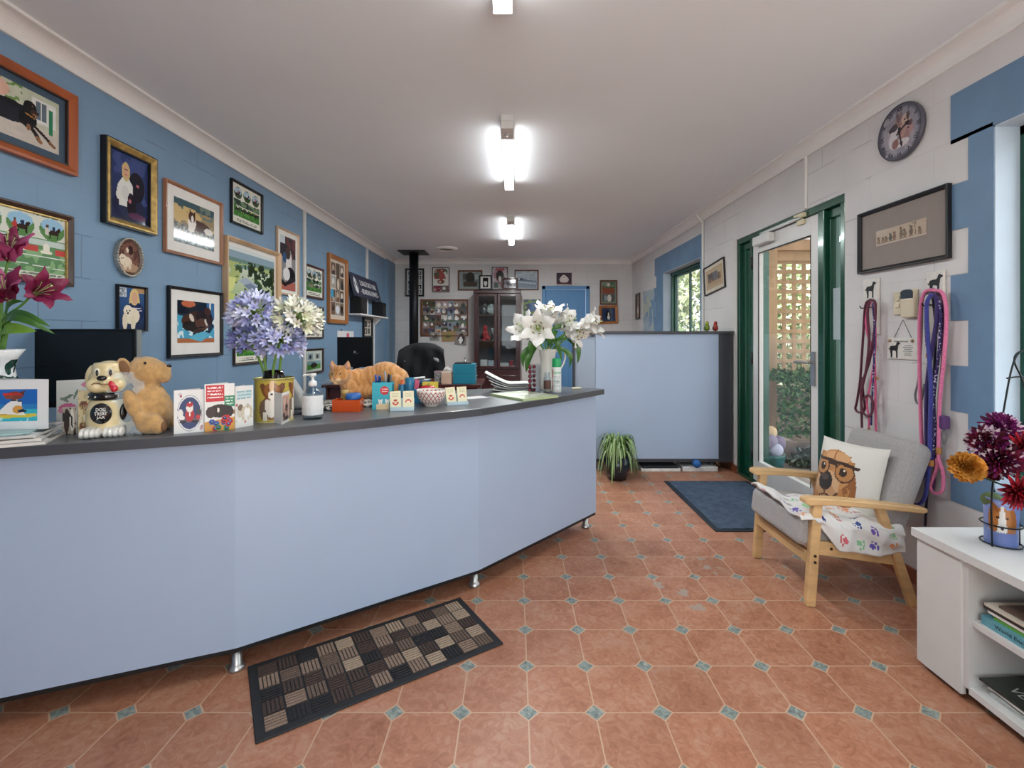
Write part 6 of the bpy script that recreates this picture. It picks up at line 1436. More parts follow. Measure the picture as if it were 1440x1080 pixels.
# ---- grey pet bolster and leaf-print mat for the cat
lm = NT('leaf_print'); q = lm.noise(lm.obj(), 26, 2, .5, 2.2); lm.put(lm.b.inputs['Base Color'], lm.mix(lm.math('GREATER_THAN', q, .52), lin('#cfc9bf'), lin('#23262a'))); lm.b.inputs['Roughness'].default_value = .9
o = MB().box(-.2, .2, -.13, .13, 0, .016).build('cat_mat', lm.m, None, (-.80, 2.28, ZT), (0, 0, R(34)), bev=.007, seg=3); tag(o, 'black and cream leaf-print cloth mat under the ginger cat', 'mat')
b = MB(); c = at(414, 545, 2.16)
b.prism([(-.055, -.03), (.05, -.03), (.06, .0), (.03, .05), (-.01, .11), (-.04, .125), (-.055, .06)], -.035, .035, 'y')
o = b.build('pet_bolster', M('pale_grey_plush', '#a4a5a3', .95, var=.08, scale=40, bump=.5, bscale=400, sheen=.3), None, (c.x, 2.16, ZT+.03), None, bev=.02, seg=3); tag(o, 'pale grey padded corner of a pet bed behind the sanitiser bottle', 'pet bed')

# ---- hand sanitiser
t = thing('sanitiser_bottle', 'clear pump bottle of hand sanitiser with a white label', 'bottle', (-.812, 1.905, ZT))
MB().lathe([(0, 0), (.036, 0), (.039, .004), (.039, .088), (.036, .103), (.024, .118), (.014, .124), (.014, .132), (.012, .132), (.012, .12), (.022, .114), (.034, .1), (.0365, .088), (.0365, .006), (0, .004)], 36).build('bottle', glass('clear_plastic', (.93, .96, .98), .02), t)
b = MB(); b.lathe([(.0394, .018), (.0396, .019), (.0396, .094), (.0394, .095)], 40, cap=False); b.build('label', M('white_label', '#d3d5d6', .5, var=.01), t)
b = MB(); rr = random.Random(1)
for k in range(7):
    a0 = -PI/2-.35; z_ = .078-k*.008; a1 = a0+rr.uniform(.3, .7); r_ = .0399
    b.add([(r_*math.cos(a), r_*math.sin(a), zz) for a, zz in ((a0, z_), (a1, z_), (a1, z_+.0016), (a0, z_+.0016))], [(0, 1, 2, 3)])
b.build('label_print', M('grey_print', '#7c7a78', .7, var=0), t)
b = MB(); b.lathe([(0, .13), (.016, .13), (.0165, .136), (.0155, .148), (.008, .152), (.0055, .156), (.0055, .168), (.0135, .17), (.0145, .176), (.0135, .181), (0, .182)], 24); b.tube([(0, 0, .1765), (-.012, -.004, .1765), (-.03, -.01, .175), (-.034, -.0115, .17)], .0042, 8); b.build('pump', M('white_pump', '#dcdcda', .3, var=0), t)
b = MB(); b.cyl((0, 0, .01), (.002, 0, .13), .002, n=6); b.build('dip_tube', M('pump_tube', '#c9cccc', .3, var=0), t)
o = MB().box(-.05, .05, -.03, .03, 0, .012).build('phone', M('dark_navy_plastic', '#161b2c', .25, var=0), None, (-.905, 2.03, ZT), (0, 0, R(30)), bev=.004); tag(o, 'dark navy phone lying behind the sanitiser bottle', 'phone')

# ---- ginger cat
def cat():
    c = Vector((-.73, 2.42, ZT+.0165))
    t = thing('ginger_cat', 'ginger tabby cat crouching on the counter, head low, watching the room', 'cat', c)
    k = 2.42/F
    cx0, cy0 = 522, 563
    def P(px, py, y=0.0): return Vector(((px-cx0)*k, y, (cy0-py)*k))
    b = MB()
    # trunk: rump high behind, back dipping to the shoulders
    b.ell(P(541, 531, .035), (.088, .07, .066), (0, R(14), 0)); b.ell(P(556, 538, .03), (.06, .066, .062)); b.ell(P(521, 536, .02), (.08, .062, .064)); b.ell(P(503, 540, -.005), (.055, .056, .068)); b.ell(P(510, 548, .0), (.06, .056, .05))
    b.ell(P(500, 535, -.03), (.04, .04, .045))
    # haunch folded at the far end, hind foot
    b.ell(P(557, 545, -.03), (.048, .034, .056)); b.ell(P(552, 559, -.05), (.042, .02, .014)); b.ell(P(562, 551, .08), (.04, .03, .045))
    # front legs tucked beneath
    b.tube([P(497, 543, -.045), P(500, 555, -.06), P(503, 560, -.075), P(507, 561, -.1)], [.026, .02, .017, .016], 10); b.ell(P(509, 561.2, -.105), (.02, .019, .011))
    b.tube([P(487, 545, -.03), P(488, 556, -.05), P(489, 560, -.06)], [.022, .017, .015], 10); b.ell(P(489, 561.4, -.068), (.017, .02, .011))
    b.ell(P(496, 547, -.05), (.042, .05, .05)); b.ell(P(500, 553, -.045), (.05, .05, .032)); b.ell(P(492, 540, -.06), (.036, .036, .036)); b.ell(P(512, 553, -.02), (.07, .06, .035))
    # neck and head
    b.ell(P(494, 534, -.03), (.04, .045, .042)); hd = P(486, 529, -.085)
    b.ell(hd, (.054, .046, .048)); b.ell(hd+Vector((-.004, -.034, -.018)), (.026, .024, .019)); b.ell(hd+Vector((-.02, -.022, -.014)), (.024, .02, .02)); b.ell(hd+Vector((.018, -.022, -.014)), (.024, .02, .02)); b.ell(hd+Vector((0, -.03, .008)), (.013, .016, .02)); b.ell(hd+Vector((-.003, -.03, -.033)), (.016, .016, .01))
    for s_, px in ((-1, 471.5), (1, 497.5)):
        e = hd+Vector((s_*.033, .0, .033)); b.tube([e+Vector((-s_*.006, .002, -.012)), e+Vector((s_*.004, 0, .014)), e+Vector((s_*.009, .0, .04))], [.023, .017, .003], 10, flat=.5, up=(0, 1, 0))
    # tail curling round the far side
    b.tube(bez([P(566, 545, .05), P(574, 556, .03), P(570, 561, -.02), P(556, 561.5, -.085)], 6), [.02]*6+[.018]*6+[.015]*6+[.012], 10)
    tm = NT('tabby_fur'); pos = tm.obj(); p_ = tm.xyz(pos)
    wob = tm.noise(pos, 9, 3); ax = tm.math('ADD', p_[0], tm.math('MULTIPLY', p_[2], .35))
    st = tm.math('SINE', tm.math('ADD', tm.math('MULTIPLY', ax, 230.0), tm.math('MULTIPLY', wob, 26.0)))
    fine = tm.noise(pos, 220, 3)
    f = tm.math('MULTIPLY_ADD', st, .12, tm.math('MULTIPLY_ADD', fine, .6, .2), clamp=True)
    tm.put(tm.b.inputs['Base Color'], tm.ramp(f, [(.2, lin('#a56a33')), (.5, lin('#c4894e')), (.85, lin('#d8ad7a'))]))
    tm.b.inputs['Roughness'].default_value = .9; tm.b.inputs['Sheen Weight'].default_value = .3; tm.bump(tm.noise(pos, 500, 2), .5, .003)
    b.build('body', tm.m, t, remesh=.0042, smooth=3)
    mp = M('cat_pale_fur', '#dcb88c', .9, var=.08, scale=60, bump=.4, bscale=500); mn = M('cat_nose_pink', '#b5705f', .5, var=.03)
    b = MB()
    for s_ in (-1, 1):
        e = hd+Vector((s_*.036, -.0075, .04)); b.tube([e+Vector((-s_*.002, -.004, -.01)), e+Vector((s_*.002, -.0035, .008)), e+Vector((s_*.005, 0, .024))], [.012, .009, .002], 8, flat=.35, up=(0, 1, 0))
    b.build('ear_lining', M('cat_ear_pink', '#c79a84', .8, var=.05), t)
    MB().ell(hd+Vector((-.0145, -.0505, -.022)), (.014, .011, .011)).ell(hd+Vector((.007, -.0505, -.022)), (.014, .011, .011)).ell(hd+Vector((-.004, -.045, -.035)), (.013, .012, .009)).build('muzzle', mp, t)
    MB().ell(hd+Vector((-.004, -.0595, -.0125)), (.0068, .005, .0045)).build('nose', mn, t)
    for s_ in (-1, 1):
        e = hd+Vector((s_*.0185-.003, -.0365, .0065))
        ey = MB().ell(e, (.0085, .0058, .0062), (0, R(-s_*14), 0)).build('eye', M('cat_eye', '#9a9a5a', .1, var=.05, coat=.5), t)
        MB().ell(e+Vector((0, -.0046, 0)), (.0026, .002, .0052)).build('pupil', M('black_plastic', '#111113', .2, var=0), ey)
        MB().tube(bez([e+Vector((-.009, -.002, .002)), e+Vector((0, -.0055, .0072)), e+Vector((.009, -.002, .002))], 5), .0016, 6).build('eyelid', M('cat_lid', '#8a5a30', .8, var=0), t)
    b = MB()
    for s_ in (-1, 1):
        for q in range(4):
            p0 = hd+Vector((s_*.014-.004, -.058, -.02-.003*q)); b.tube(bez([p0, p0+Vector((s_*.025, -.004, .004-.006*q)), p0+Vector((s_*.055, .004, -.002-.012*q))], 4), [.0004]*8+[.0002], 4)
    b.build('whiskers', M('cat_whisker', '#e3dccf', .6, var=0), t)
    b = MB()                                      # forehead stripes
    for dx in (-.014, -.005, .004, .013): b.tube(bez([hd+Vector((dx*.6-.002, -.04, .018)), hd+Vector((dx, -.035, .03)), hd+Vector((dx*1.2, -.018, .043))], 4), [.0012, .0022, .0024, .0024, .0024, .0024, .0022, .002, .001], 6, flat=.6)
    b.build('forehead_stripes', M('cat_stripe', '#96602a', .9, var=.1), t)
    MB().ell(P(491, 549, -.085), (.004, .003, .007)).build('collar_tag', m_chrome, t)
cat()

# ---- orange box, tub, lid
p = ct(488, 580); k = 2.08/F
t = thing('orange_box', 'orange translucent plastic tray holding odds and ends beside the cat', 'box', (-.737, 2.1, ZT), R(4))
def tray(t, w, d, h, th, m): 
    b = MB(); b.box(-w, w, -d, d, 0, th).box(-w, w, -d, -d+th, th, h).box(-w, w, d-th, d, th, h).box(-w, -w+th, -d+th, d-th, th, h).box(w-th, w, -d+th, d-th, th, h); return b.build('tray', m, t, bev=.001)
tray(t, .06, .036, .052, .003, M('orange_acrylic', '#d9551f', .15, var=.02, coat=.3, trans=.25))
o = MB().lathe([(0, 0), (.011, 0), (.014, .07), (.0165, .072), (.0165, .086), (0, .088)], 20).build('tub', M('straw_wood', '#b79a5c', .6, var=.1), None, (-.757, 2.115, ZT+.0035)); tag(o, 'straw coloured wooden stopper standing in the orange tray', 'stopper')
o = MB().lathe([(0, 0), (.031, 0), (.033, .004), (.033, .018), (.029, .022), (0, .022)], 28).build('jar_lid', M('blue_lid', '#2a5fa5', .4, var=.03), None, (-.715, 2.1, ZT+.0545), (R(5), 0, 0)); tag(o, 'round blue lid lying across the orange tray', 'lid')
# teal pen box
t = thing('pen_box', 'teal cardboard pen box with two white dogs and a red disc', 'box', (-.602, 2.17, ZT), R(6)); w, h = .044, .122
MB().box(-w, w, -.03, .03, 0, h-.012).build('carton', M('teal_card', '#2f9db0', .5, var=.02), t)
b = MB(); b.box(-w, w, -.03, -.0285, 0, h).box(-w, -w+.0015, -.03, .03, 0, h).box(w-.0015, w, -.03, .03, 0, h).box(-w, w, .0285, .03, 0, h); b.build('upper_rim', M('teal_card', '#2f9db0'), t)
L = [('bg', '#37a6b7'), ('e', .62, .7, .22, .16, '#c62b31'), ('t', .48, .62, .77, .79, 2, '#f0dcd8'), ('p', [(.2, .0), (.2, .2), (.4, .22), (.85, .22), (.85, 0)], '#dcc7a0'), ('e', .42, .28, .1, .07, '#e7e6e2'), ('e', .34, .34, .04, .05, '#d9d8d4'), ('e', .5, .34, .04, .05, '#d9d8d4'), ('e', .76, .28, .1, .07, '#e7e6e2'), ('e', .69, .34, .04, .05, '#d9d8d4'), ('e', .84, .34, .04, .05, '#d9d8d4'), ('e', .42, .26, .02, .02, '#333'), ('e', .76, .26, .02, .02, '#333')]
picture('printed_front', w*2, h, L, 60, t, (0, -.0308, h/2), None, m_paper)
L = [('bg', '#2b8fa0'), ('e', .5, .25, .3, .1, '#dfe0dc'), ('r', .1, 0, .9, .16, '#c9d8d8')]
picture('printed_side', .06, h, L, 24, t, (-w-.0008, 0, h/2), (0, 0, -PI/2), m_paper)
pens = [(-.03, .0, '#1f4fa0', 'blue pen at the wall end of the teal box'), (-.022, .012, '#2a62b8', 'bright blue pen second in the teal box'), (-.015, -.006, '#18396e', 'dark blue pen third in the teal box'), (.012, .004, '#9a9da2', 'silver pen standing tallest in the teal box'), (.02, .012, '#1c1c1f', 'black pen beside the silver one in the teal box'), (.028, .0, '#6a6d72', 'grey metal pen nearest the card holder')]
for i, (x, y, c_, l) in enumerate(pens):
    hh = (.03, .026, .022, .045, .032, .028)[i]; q = Matrix.Rotation(R(6), 4, 'Z') @ Vector((x, y, 0)); b = MB(); b.tube([(0, 0, 0), (0, 0, .03), (0, 0, hh*1.0+.012), (0, 0, hh+.016)], [.0048, .0052, .0046, .002], 10); b.box(-.0012, .0012, -.007, -.005, hh*.3, hh+.01)
    tag(b.build('pen', M('pen_'+c_.strip('#'), c_, .3, .3 if i > 2 else 0, var=0), None, (-.602+q.x, 2.17+q.y, ZT+h-.0118), (R((-6, 4, 8, -3, 7, -8)[i]), R((-8, 3, 6, -6, 5, 10)[i]), 0)), l, 'pen', 'pens in the teal box')

# blue desk organiser with pens and a pink pad
t = thing('desk_organiser', 'blue pen cup organiser behind the cream business cards', 'organiser', (-.535, 2.36, ZT)); mb_ = M('blue_organiser', '#256a8c', .35, var=.03)
def cup(b, x, y, r_, h_): return b.lathe([(0, 0), (r_, 0), (r_, h_), (r_-.002, h_), (r_-.002, .003), (0, .003)], 28, (x, y, 0))
b = MB(); cup(b, .012, 0, .022, .125); b.build('tall_cup', mb_, t); b = MB(); cup(b, -.027, 0, .016, .092); b.build('short_cup', mb_, t); b = MB(); b.box(.036, .078, -.03, .02, 0, .07); b.build('note_box', mb_, t, bev=.003); MB().box(-.045, .08, -.035, .035, 0, .003).build('base', mb_, t)
o = MB().box(-.01, .01, -.006, .006, 0, .1).build('pink_pad', M('pink_paper', '#c95a78', .6, var=.03), None, (-.488, 2.352, ZT+.0702-.0), (0, R(6), 0)); tag(o, 'pink sticky note block standing on the blue organiser box', 'note pad'); o.scale = (1, 1, .45)
for i, (dx, dy, c_, l) in enumerate(((-.03, .004, '#c9452f', 'red marker leaning in the short blue cup'), (-.022, -.005, '#d9602f', 'orange marker leaning in the short blue cup'))):
    b = MB(); b.cyl((0, 0, 0), (0, 0, .105), .005, n=10); b.cyl((0, 0, .105), (0, 0, .112), .005, .002, 10); tag(b.build('marker', M('marker_'+c_.strip('#'), c_, .4, var=0), None, (-.535+dx, 2.36+dy, ZT+.0035), (0, R(3-5*i), 0)), l, 'marker')

# business card holders
def card_holder(label, gl, c, rz, lean):
    t = thing('card_holder', label, 'card holder', c, rz)
    MB().box(-.052, .052, -.024, .03, 0, .004).box(-.052, .052, -.026, -.0235, 0, .018).build('stand', M('clear_blue_stand', '#b9cdd6', .2, var=.03, coat=.3), t, bev=.001)
    b = MB(); b.box(-.05, .05, .018, .021, .004, .055); b.build('back_rest', M('clear_blue_stand', '#b9cdd6'), t, rot=(R(-12), 0, 0))
    for i, x in enumerate((-.027, .027)):
        q = thing('business_card', ('cream business cards with a red motif, %s half of ' % ('wall-side', 'door-side')[i])+gl, 'business card', Vector(c)+Matrix.Rotation(rz, 3, 'Z') @ Vector((x, -.017+lean*0, .0045)), 0, 'business cards', rot=(R(-14), R(-4+3*i), rz))
        MB().box(-.0235, .0235, 0, .007, 0, .083).build('stack', M('cream_card', '#d8d0ae', .6, var=.02), q)
        picture('printed_face', .047, .083, [('bg', '#ddd5b4'), ('t', .2, .68, .8, .9, 3, '#b8ae8a'), ('e', .5, .4, .3, .16, '#c2412f'), ('r', .15, .42, .85, .6, '#ddd5b4'), ('e', .5, .5, .2, .07, '#b2513a'), ('e', .5, .36, .12, .04, '#e8e0c8')] if i == 0 else [('bg', '#ddd5b4'), ('t', .2, .68, .8, .9, 3, '#b8ae8a'), ('e', .5, .4, .3, .16, '#c2412f'), ('r', .15, .2, .85, .38, '#ddd5b4'), ('e', .5, .42, .16, .05, '#e8d9c2')], 34, q, (0, -.0008, .0415), None, m_paper)
c = ct(564, 578); card_holder('holder of cream business cards beside the teal pen box', 'the pair by the pen box', (c.x, c.y+.026, ZT), R(8), 0)
c = ct(641, 570); card_holder('holder of cream business cards on the far side of the bowl', 'the pair past the bowl', (c.x, c.y+.026, ZT), R(22), 0)

# red apple jar, bowl
t = thing('apple_jar', 'red apple shaped jar with a green stalk behind the patterned bowl', 'jar', (-.432, 2.35, ZT))
MB().lathe([(0, .004), (.02, 0), (.032, .012), (.04, .04), (.041, .06), (.034, .08), (.02, .086), (.006, .078), (0, .076)], 32).build('body', M('apple_red', '#b8242f', .2, var=.05, coat=.3), t)
MB().tube(bez([(0, 0, .075), (.002, 0, .088), (.008, 0, .098)], 4), .004, 8).build('stalk', M('apple_stalk', '#8a9a3a', .4), t)
o = MB().box(-.04, .04, 0, .003, 0, .1).build('yellow_note', M('yellow_note', '#cfc04a', .7, var=.02), None, (-.43, 2.405, ZT), (R(-4), 0, 0)); tag(o, 'yellow note standing behind the red apple jar', 'note')
c = Vector((-.395, 2.24, ZT))
t = thing('patterned_bowl', 'white bowl with a red scallop pattern', 'bowl', c)
bm = NT('scallop_glaze'); p_ = bm.xyz(bm.obj()); an = bm.math('ARCTAN2', p_[1], p_[0]); uu_ = bm.math('MULTIPLY', an, 20/(2*PI)); vv_ = bm.math('MULTIPLY', p_[2], 72.0)
row = bm.math('FLOOR', vv_); fu = bm.math('SUBTRACT', bm.math('FRACT', bm.math('ADD', uu_, bm.math('MULTIPLY', row, .5))), .5); fv = bm.math('FRACT', vv_)
rd = bm.math('SQRT', bm.math('ADD', bm.math('MULTIPLY', bm.math('POWER', fu, 2.0), 3.2), bm.math('POWER', bm.math('SUBTRACT', fv, .1), 2.0)))
ring = bm.math('LESS_THAN', bm.math('ABSOLUTE', bm.math('SUBTRACT', rd, .72)), .13); band = bm.math('MULTIPLY', bm.math('GREATER_THAN', p_[2], .012), bm.math('LESS_THAN', p_[2], .073))
bm.put(bm.b.inputs['Base Color'], bm.mix(bm.math('MULTIPLY', ring, band), lin('#ddd8d0'), lin('#a02f2a'))); bm.b.inputs['Roughness'].default_value = .15
MB().lathe([(0, .002), (.03, 0), (.032, .008), (.034, .011), (.05, .022), (.062, .042), (.068, .066), (.0695, .078), (.0675, .079), (.066, .066), (.058, .04), (.046, .024), (.03, .016), (0, .015)], 48).build('wall', bm.m, t)
o = MB().box(-.018, .018, -.012, .012, 0, .032).build('black_clip', M('black_plastic_dull', '#17181b', .4, var=0), None, (-.318, 2.32, ZT), (0, 0, R(20)), bev=.005); tag(o, 'small black stapler end standing beside the bowl', 'stapler')
p0 = ct(668, 559); o = MB().box(-.06, .06, -.045, .045, 0, .0008).build('paper_slip', M('pale_paper', '#c9c4c6', .7, var=.04), None, (p0.x, p0.y, ZT), (0, 0, R(30))); tag(o, 'loose pale paper slip on the counter past the cards', 'paper')

# ---- newspapers fanned at the back edge, green edged booklet
wn = ['lowest newspaper', 'second newspaper from the bottom', 'middle newspaper', 'second newspaper from the top', 'topmost newspaper']
for k in range(5):
    x0, x1 = -.13+.002*k, .13-.012*k
    P = []
    nn_ = 14
    b = MB()
    def f(u, v, top, k=k, x0=x0, x1=x1):
        x = x0+(x1-x0)*u; z_ = .0105*k+(.022+.012*k)*max(0, 1-u/.5)**2 if k else .0
        if k == 0: z_ = .012*max(0, 1-u/.35)**2
        return (x-(.014*k)*max(0, 1-u/.4)**2, 2.88+.15*(v-.5)+.06*u, ZT+z_+(.004 if top else 0)+.001)
    b.grid(lambda u, v: f(u, v, True), nn_, 3); b.grid(lambda u, v: f(u, 1-v, False), nn_, 3)
    for v_ in (0, 1): b.grid(lambda u, w_: tuple(Vector(f(u, v_, True))*w_+Vector(f(u, v_, False))*(1-w_)), nn_, 1)
    b.grid(lambda u, w_: tuple(Vector(f(0, u, True))*w_+Vector(f(0, u, False))*(1-w_)), 3, 1); b.grid(lambda u, w_: tuple(Vector(f(1, u, True))*w_+Vector(f(1, u, False))*(1-w_)), 3, 1)
    tag(b.build('folded_newspaper', M('newsprint_%d' % (k % 2), ('#d3d3d0', '#a9abac')[k % 2], .8, var=.06, scale=40)), wn[k]+' of the curling pile at the counter back edge', 'newspaper', 'newspapers at the counter back')
p0, p1, p3 = ct(690, 556.5), ct(736, 564.5), ct(722, 550.5); ex = (p1-p0); ey = (p3-p0); rzb = math.atan2(ex.y, ex.x)
t = thing('booklet', 'flat booklet with green edges on the counter before the lilies', 'booklet', p0, rzb)
w_, d_ = ex.length, .24
MB().box(0, w_, 0, d_, 0, .012).build('pages', M('green_pages', '#a9b98a', .7, var=.08, scale=200, stretch=(.05, .05, 4)), t, bev=.001)
picture('cover', w_, d_, [('bg', '#b9c4a4'), ('r', .05, .05, .95, .95, '#c3c9b2'), ('z', '#9fae88', 5, .55), ('r', .3, .4, .8, .7, '#d3d6c6')], 30, t, (w_/2, d_/2, .0124), (-PI/2, 0, 0), painted('matt_cover', .35))

# ---- glass with red dots, little jar, jug of white lilies, spray can, soap
t = thing('beaded_glass', 'tall clear glass studded with dark red beads', 'glass', (.118, 2.765, ZT))
MB().lathe([(0, 0), (.034, 0), (.0345, .168), (.033, .168), (.0325, .006), (0, .005)], 36).build('wall', glass('clear_tumbler', (.9, .92, .94), .02), t)
b = MB()
for a_ in (-2.75, 1.7, 2.7):
    for q in range(6): b.ell((.033*math.cos(a_), .033*math.sin(a_), .016+.027*q), (.011, .011, .0115), None, 12, 8)
b.build('beads', M('garnet_bead', '#6d1226', .12, var=.05, coat=.4), t)
t = thing('candle_jar', 'squat glass jar with brown label standing before the white jug', 'jar', (.19, 2.775, ZT))
MB().lathe([(0, 0), (.021, 0), (.0215, .085), (.016, .1), (.016, .118), (.0145, .118), (.0145, .1), (.02, .084), (.0195, .004), (0, .003)], 28).build('wall', glass('clear_tumbler'), t)
MB().lathe([(.0218, .025), (.022, .026), (.022, .07), (.0218, .071)], 28, cap=False).build('label', M('brown_label', '#5d4038', .6, var=.05), t); MB().lathe([(0, .004), (.019, .004), (.019, .02), (0, .02)], 24).build('contents', M('cream_wax', '#c9bfae', .5), t)
JX, JY = .2, 2.9
t = thing('enamel_jug', 'tall white jug holding the white lilies', 'jug', (JX, JY, ZT)); m_jug = M('white_glaze', '#dcdad2', .15, var=.01, coat=.3)
MB().lathe([(0, 0), (.044, 0), (.046, .004), (.041, .02), (.04, .12), (.043, .19), (.052, .235), (.058, .252), (.055, .252), (.049, .234), (.04, .19), (.037, .12), (.037, .03), (0, .02)], 40).build('body', m_jug, t)
b = MB(); b.tube(bez([(.048, 0, .235), (.085, 0, .25), (.108, 0, .22), (.1, 0, .17), (.07, 0, .12), (.038, 0, .095)], 7), .0075, 10, flat=.7); b.build('handle', m_jug, t)
b = MB(); b.tube(bez([(-.05, 0, .25), (-.066, 0, .256), (-.074, 0, .258)], 3), [.016, .015, .013, .012, .011, .01, .008], 10, flat=.5); b.build('spout', m_jug, t)
m_wl = M('white_lily_petal', '#e9e8e4', .5, var=.02, scale=30)
A = lambda px, py, y=JY: at(px, py, y)
def wstem(label, top, flowers, leaves, bend=(0, 0, 0)):
    o_ = Vector((JX, JY, ZT+.2)); s_ = thing('lily_stem', label, 'flower', o_, 0, 'white lilies in the jug')
    q = Vector(top)-o_; MB().tube(bez([(0, 0, -.14), (0, 0, 0), q*.55+Vector(bend), q], 6), .0052, 8).build('stem', m_stem, s_)
    for p, base, d, L, W, op, cu, ro in flowers:
        pb = Vector(p)-o_; bb = Vector(base)-o_; MB().tube(bez([bb, bb*.5+pb*.5+Vector((0, 0, -.01)), pb], 5), .0042, 8).build('flower_stalk', m_stem, s_)
        lily(s_, pb, d, L, W, [m_wl, m_wl], op, cu, ro, anther='#7a4a22', wave=.009)
    for p0, p1, bd, W in leaves:
        b = MB(); lance(b, Vector(p0)-o_, Vector(p1)-o_, bd, W, up=(0, -1, .35), fold=.25); b.build('leaf', m_leaf, s_)
wstem('white lily reaching furthest toward the cabinet with a green throat', A(757, 478), [(A(748, 470), A(757, 478), (-.62, -.72, .42), .175, .056, 1.0, 1.1, .2)], [(A(757, 483), A(740, 524), (-.02, -.03, .01), .02), (A(758, 478), A(724, 462), (0, -.02, .02), .015)])
wstem('large white lily facing straight out at the centre of the jug', A(765, 478), [(A(757, 462, 2.84), A(765, 478), (-.1, -1, .02), .18, .055, 1.05, 1.1, .5)], [(A(762, 465, 2.8), A(748, 500, 2.8), (-.03, -.03, .0), .022), (A(764, 482), A(736, 518), (-.05, -.03, .02), .02)])
wstem('white lily rising highest at the back of the jug', A(770, 465), [(A(770, 455, 2.93), A(770, 470, 2.93), (.08, -.35, .95), .165, .052, .95, 1.2, .1)], [(A(768, 470), A(800, 462), (0, -.02, .03), .013), (A(770, 482), A(762, 450), (0, .03, 0), .013)])
wstem('half hidden white lily leaning over the blue door', A(782, 470), [(A(782, 458, 2.95), A(778, 474, 2.95), (.7, -.45, .25), .165, .052, .95, 1.0, .7)], [(A(770, 488), A(785, 465), (-.01, -.03, .02), .02), (A(775, 485), A(790, 508), (.0, -.03, .06), .017)])
wstem('white trumpet lily drooping between the centre and the far right bloom' if False else 'white lily nodding beside the long green stalk', A(795, 468), [(A(796, 462, 2.88), A(788, 476, 2.88), (.75, -.5, -.35), .155, .05, .8, 1.0, .0)], [(A(778, 480), A(806, 462), (0, -.02, -.01), .014), (A(772, 486), A(786, 484), (0, -.03, .035), .018)])
wstem('white lily on the long stalk nearest the blue partition', A(800, 470), [(A(815, 462, 2.86), A(790, 480, 2.86), (.86, -.3, .28), .165, .05, .8, 1.3, .4)], [(A(798, 477), A(812, 512), (.03, -.02, .02), .017), (A(806, 468), A(820, 478), (.01, -.02, .02), .011), (A(780, 486), A(800, 518), (.045, -.02, .015), .016)], (0, 0, 0))
t = thing('spray_can', 'white spray can with a bright green cap beside the jug', 'spray can', (.246, 2.79, ZT))
MB().lathe([(0, 0), (.026, 0), (.0275, .004), (.0275, .148), (.024, .153), (0, .153)], 32).build('can', M('white_tin', '#d3d6d4', .3, .1, var=.02), t)
b = MB(); b.grid(lambda u, v: (.0279*math.cos(-2.9+u*2.3), .0279*math.sin(-2.9+u*2.3), .02+v*.115), 30, 30); o = b.build('label', m_paper, t)
u, v = np.meshgrid((np.arange(30)+.5)/30, (np.arange(30)+.5)/30)
add_print(o.data, raster(u, v, [('bg', '#d6d9d7'), ('r', 0, 0, .16, 1, '#c0392f'), ('r', .2, .8, 1, .9, '#8fbfa4'), ('t', .28, .1, .9, .7, 7, '#8a9a98'), ('z', '#d6d9d7', 6, .6, 0, 0, .16, 1)]).reshape(-1, 3))
MB().lathe([(.0265, .15), (.027, .153), (.0262, .195), (.023, .201), (0, .202)], 28).build('cap', M('green_cap', '#249a5c', .35, var=.02), t)
c = Vector((.385, 2.965, ZT)); o = MB().box(-.028, .028, -.016, .016, 0, .012).build('soap_bar', M('cream_soap', '#cfc9ae', .5, var=.03), None, c, (0, 0, R(10)), bev=.005, seg=3); tag(o, 'small cream soap-like block near the counter tip', 'soap')
# ================================================================ behind the counter and at the back wall
m_mon = M('monitor_black', '#0c0d0f', .3, var=0, spec=.4)
# near workstation: a low desk along the wall carrying the large monitor
t = thing('side_desk', 'dark brown desk against the blue wall behind the counter', 'desk', (-1.78, 2.35, 0))
m_mah = M('mahogany', '#4a1f1b', .3, var=.18, scale=10, stretch=(.15, 1, 1), coat=.3)
MB().box(-.215, .24, -.36, .75, .66, .69).build('desk_top', m_mah, t, bev=.003)
MB().box(-.2, .2, -.33, -.31, 0, .66).build('side_panel', m_mah, t); MB().box(-.2, .2, .7, .72, 0, .66).build('side_panel', m_mah, t)
t = thing('computer_monitor', 'large black monitor facing the room behind the treat jar', 'monitor', (-1.745, 2.06, .69))
k = 2.02/F
a, c_ = at(42, 462.5, 1.97), at(186, 462.5, 1.97)
w_ = c_.x-a.x; xm = (a.x+c_.x)/2
t.location = (xm, 2.02, .69); zt = a.z-.69
MB().box(-w_/2, w_/2, -.035, -.005, zt-.33, zt).build('housing', m_mon, t, bev=.003)
MB().box(-w_/2+.012, w_/2-.012, -.036, -.035, zt-.31, zt-.012).build('screen', M('dark_screen', '#08090b', .12, var=0, spec=.6), t)
MB().box(w_/2, w_/2+.005, -.03, -.006, zt-.33, zt-.004).build('metal_edge', m_chrome, t)
MB().box(-.03, .03, -.005, .03, .01, zt-.2).build('stand_neck', m_mon, t); MB().box(-.12, .12, -.05, .1, 0, .012).build('stand_foot', m_mon, t, bev=.004)

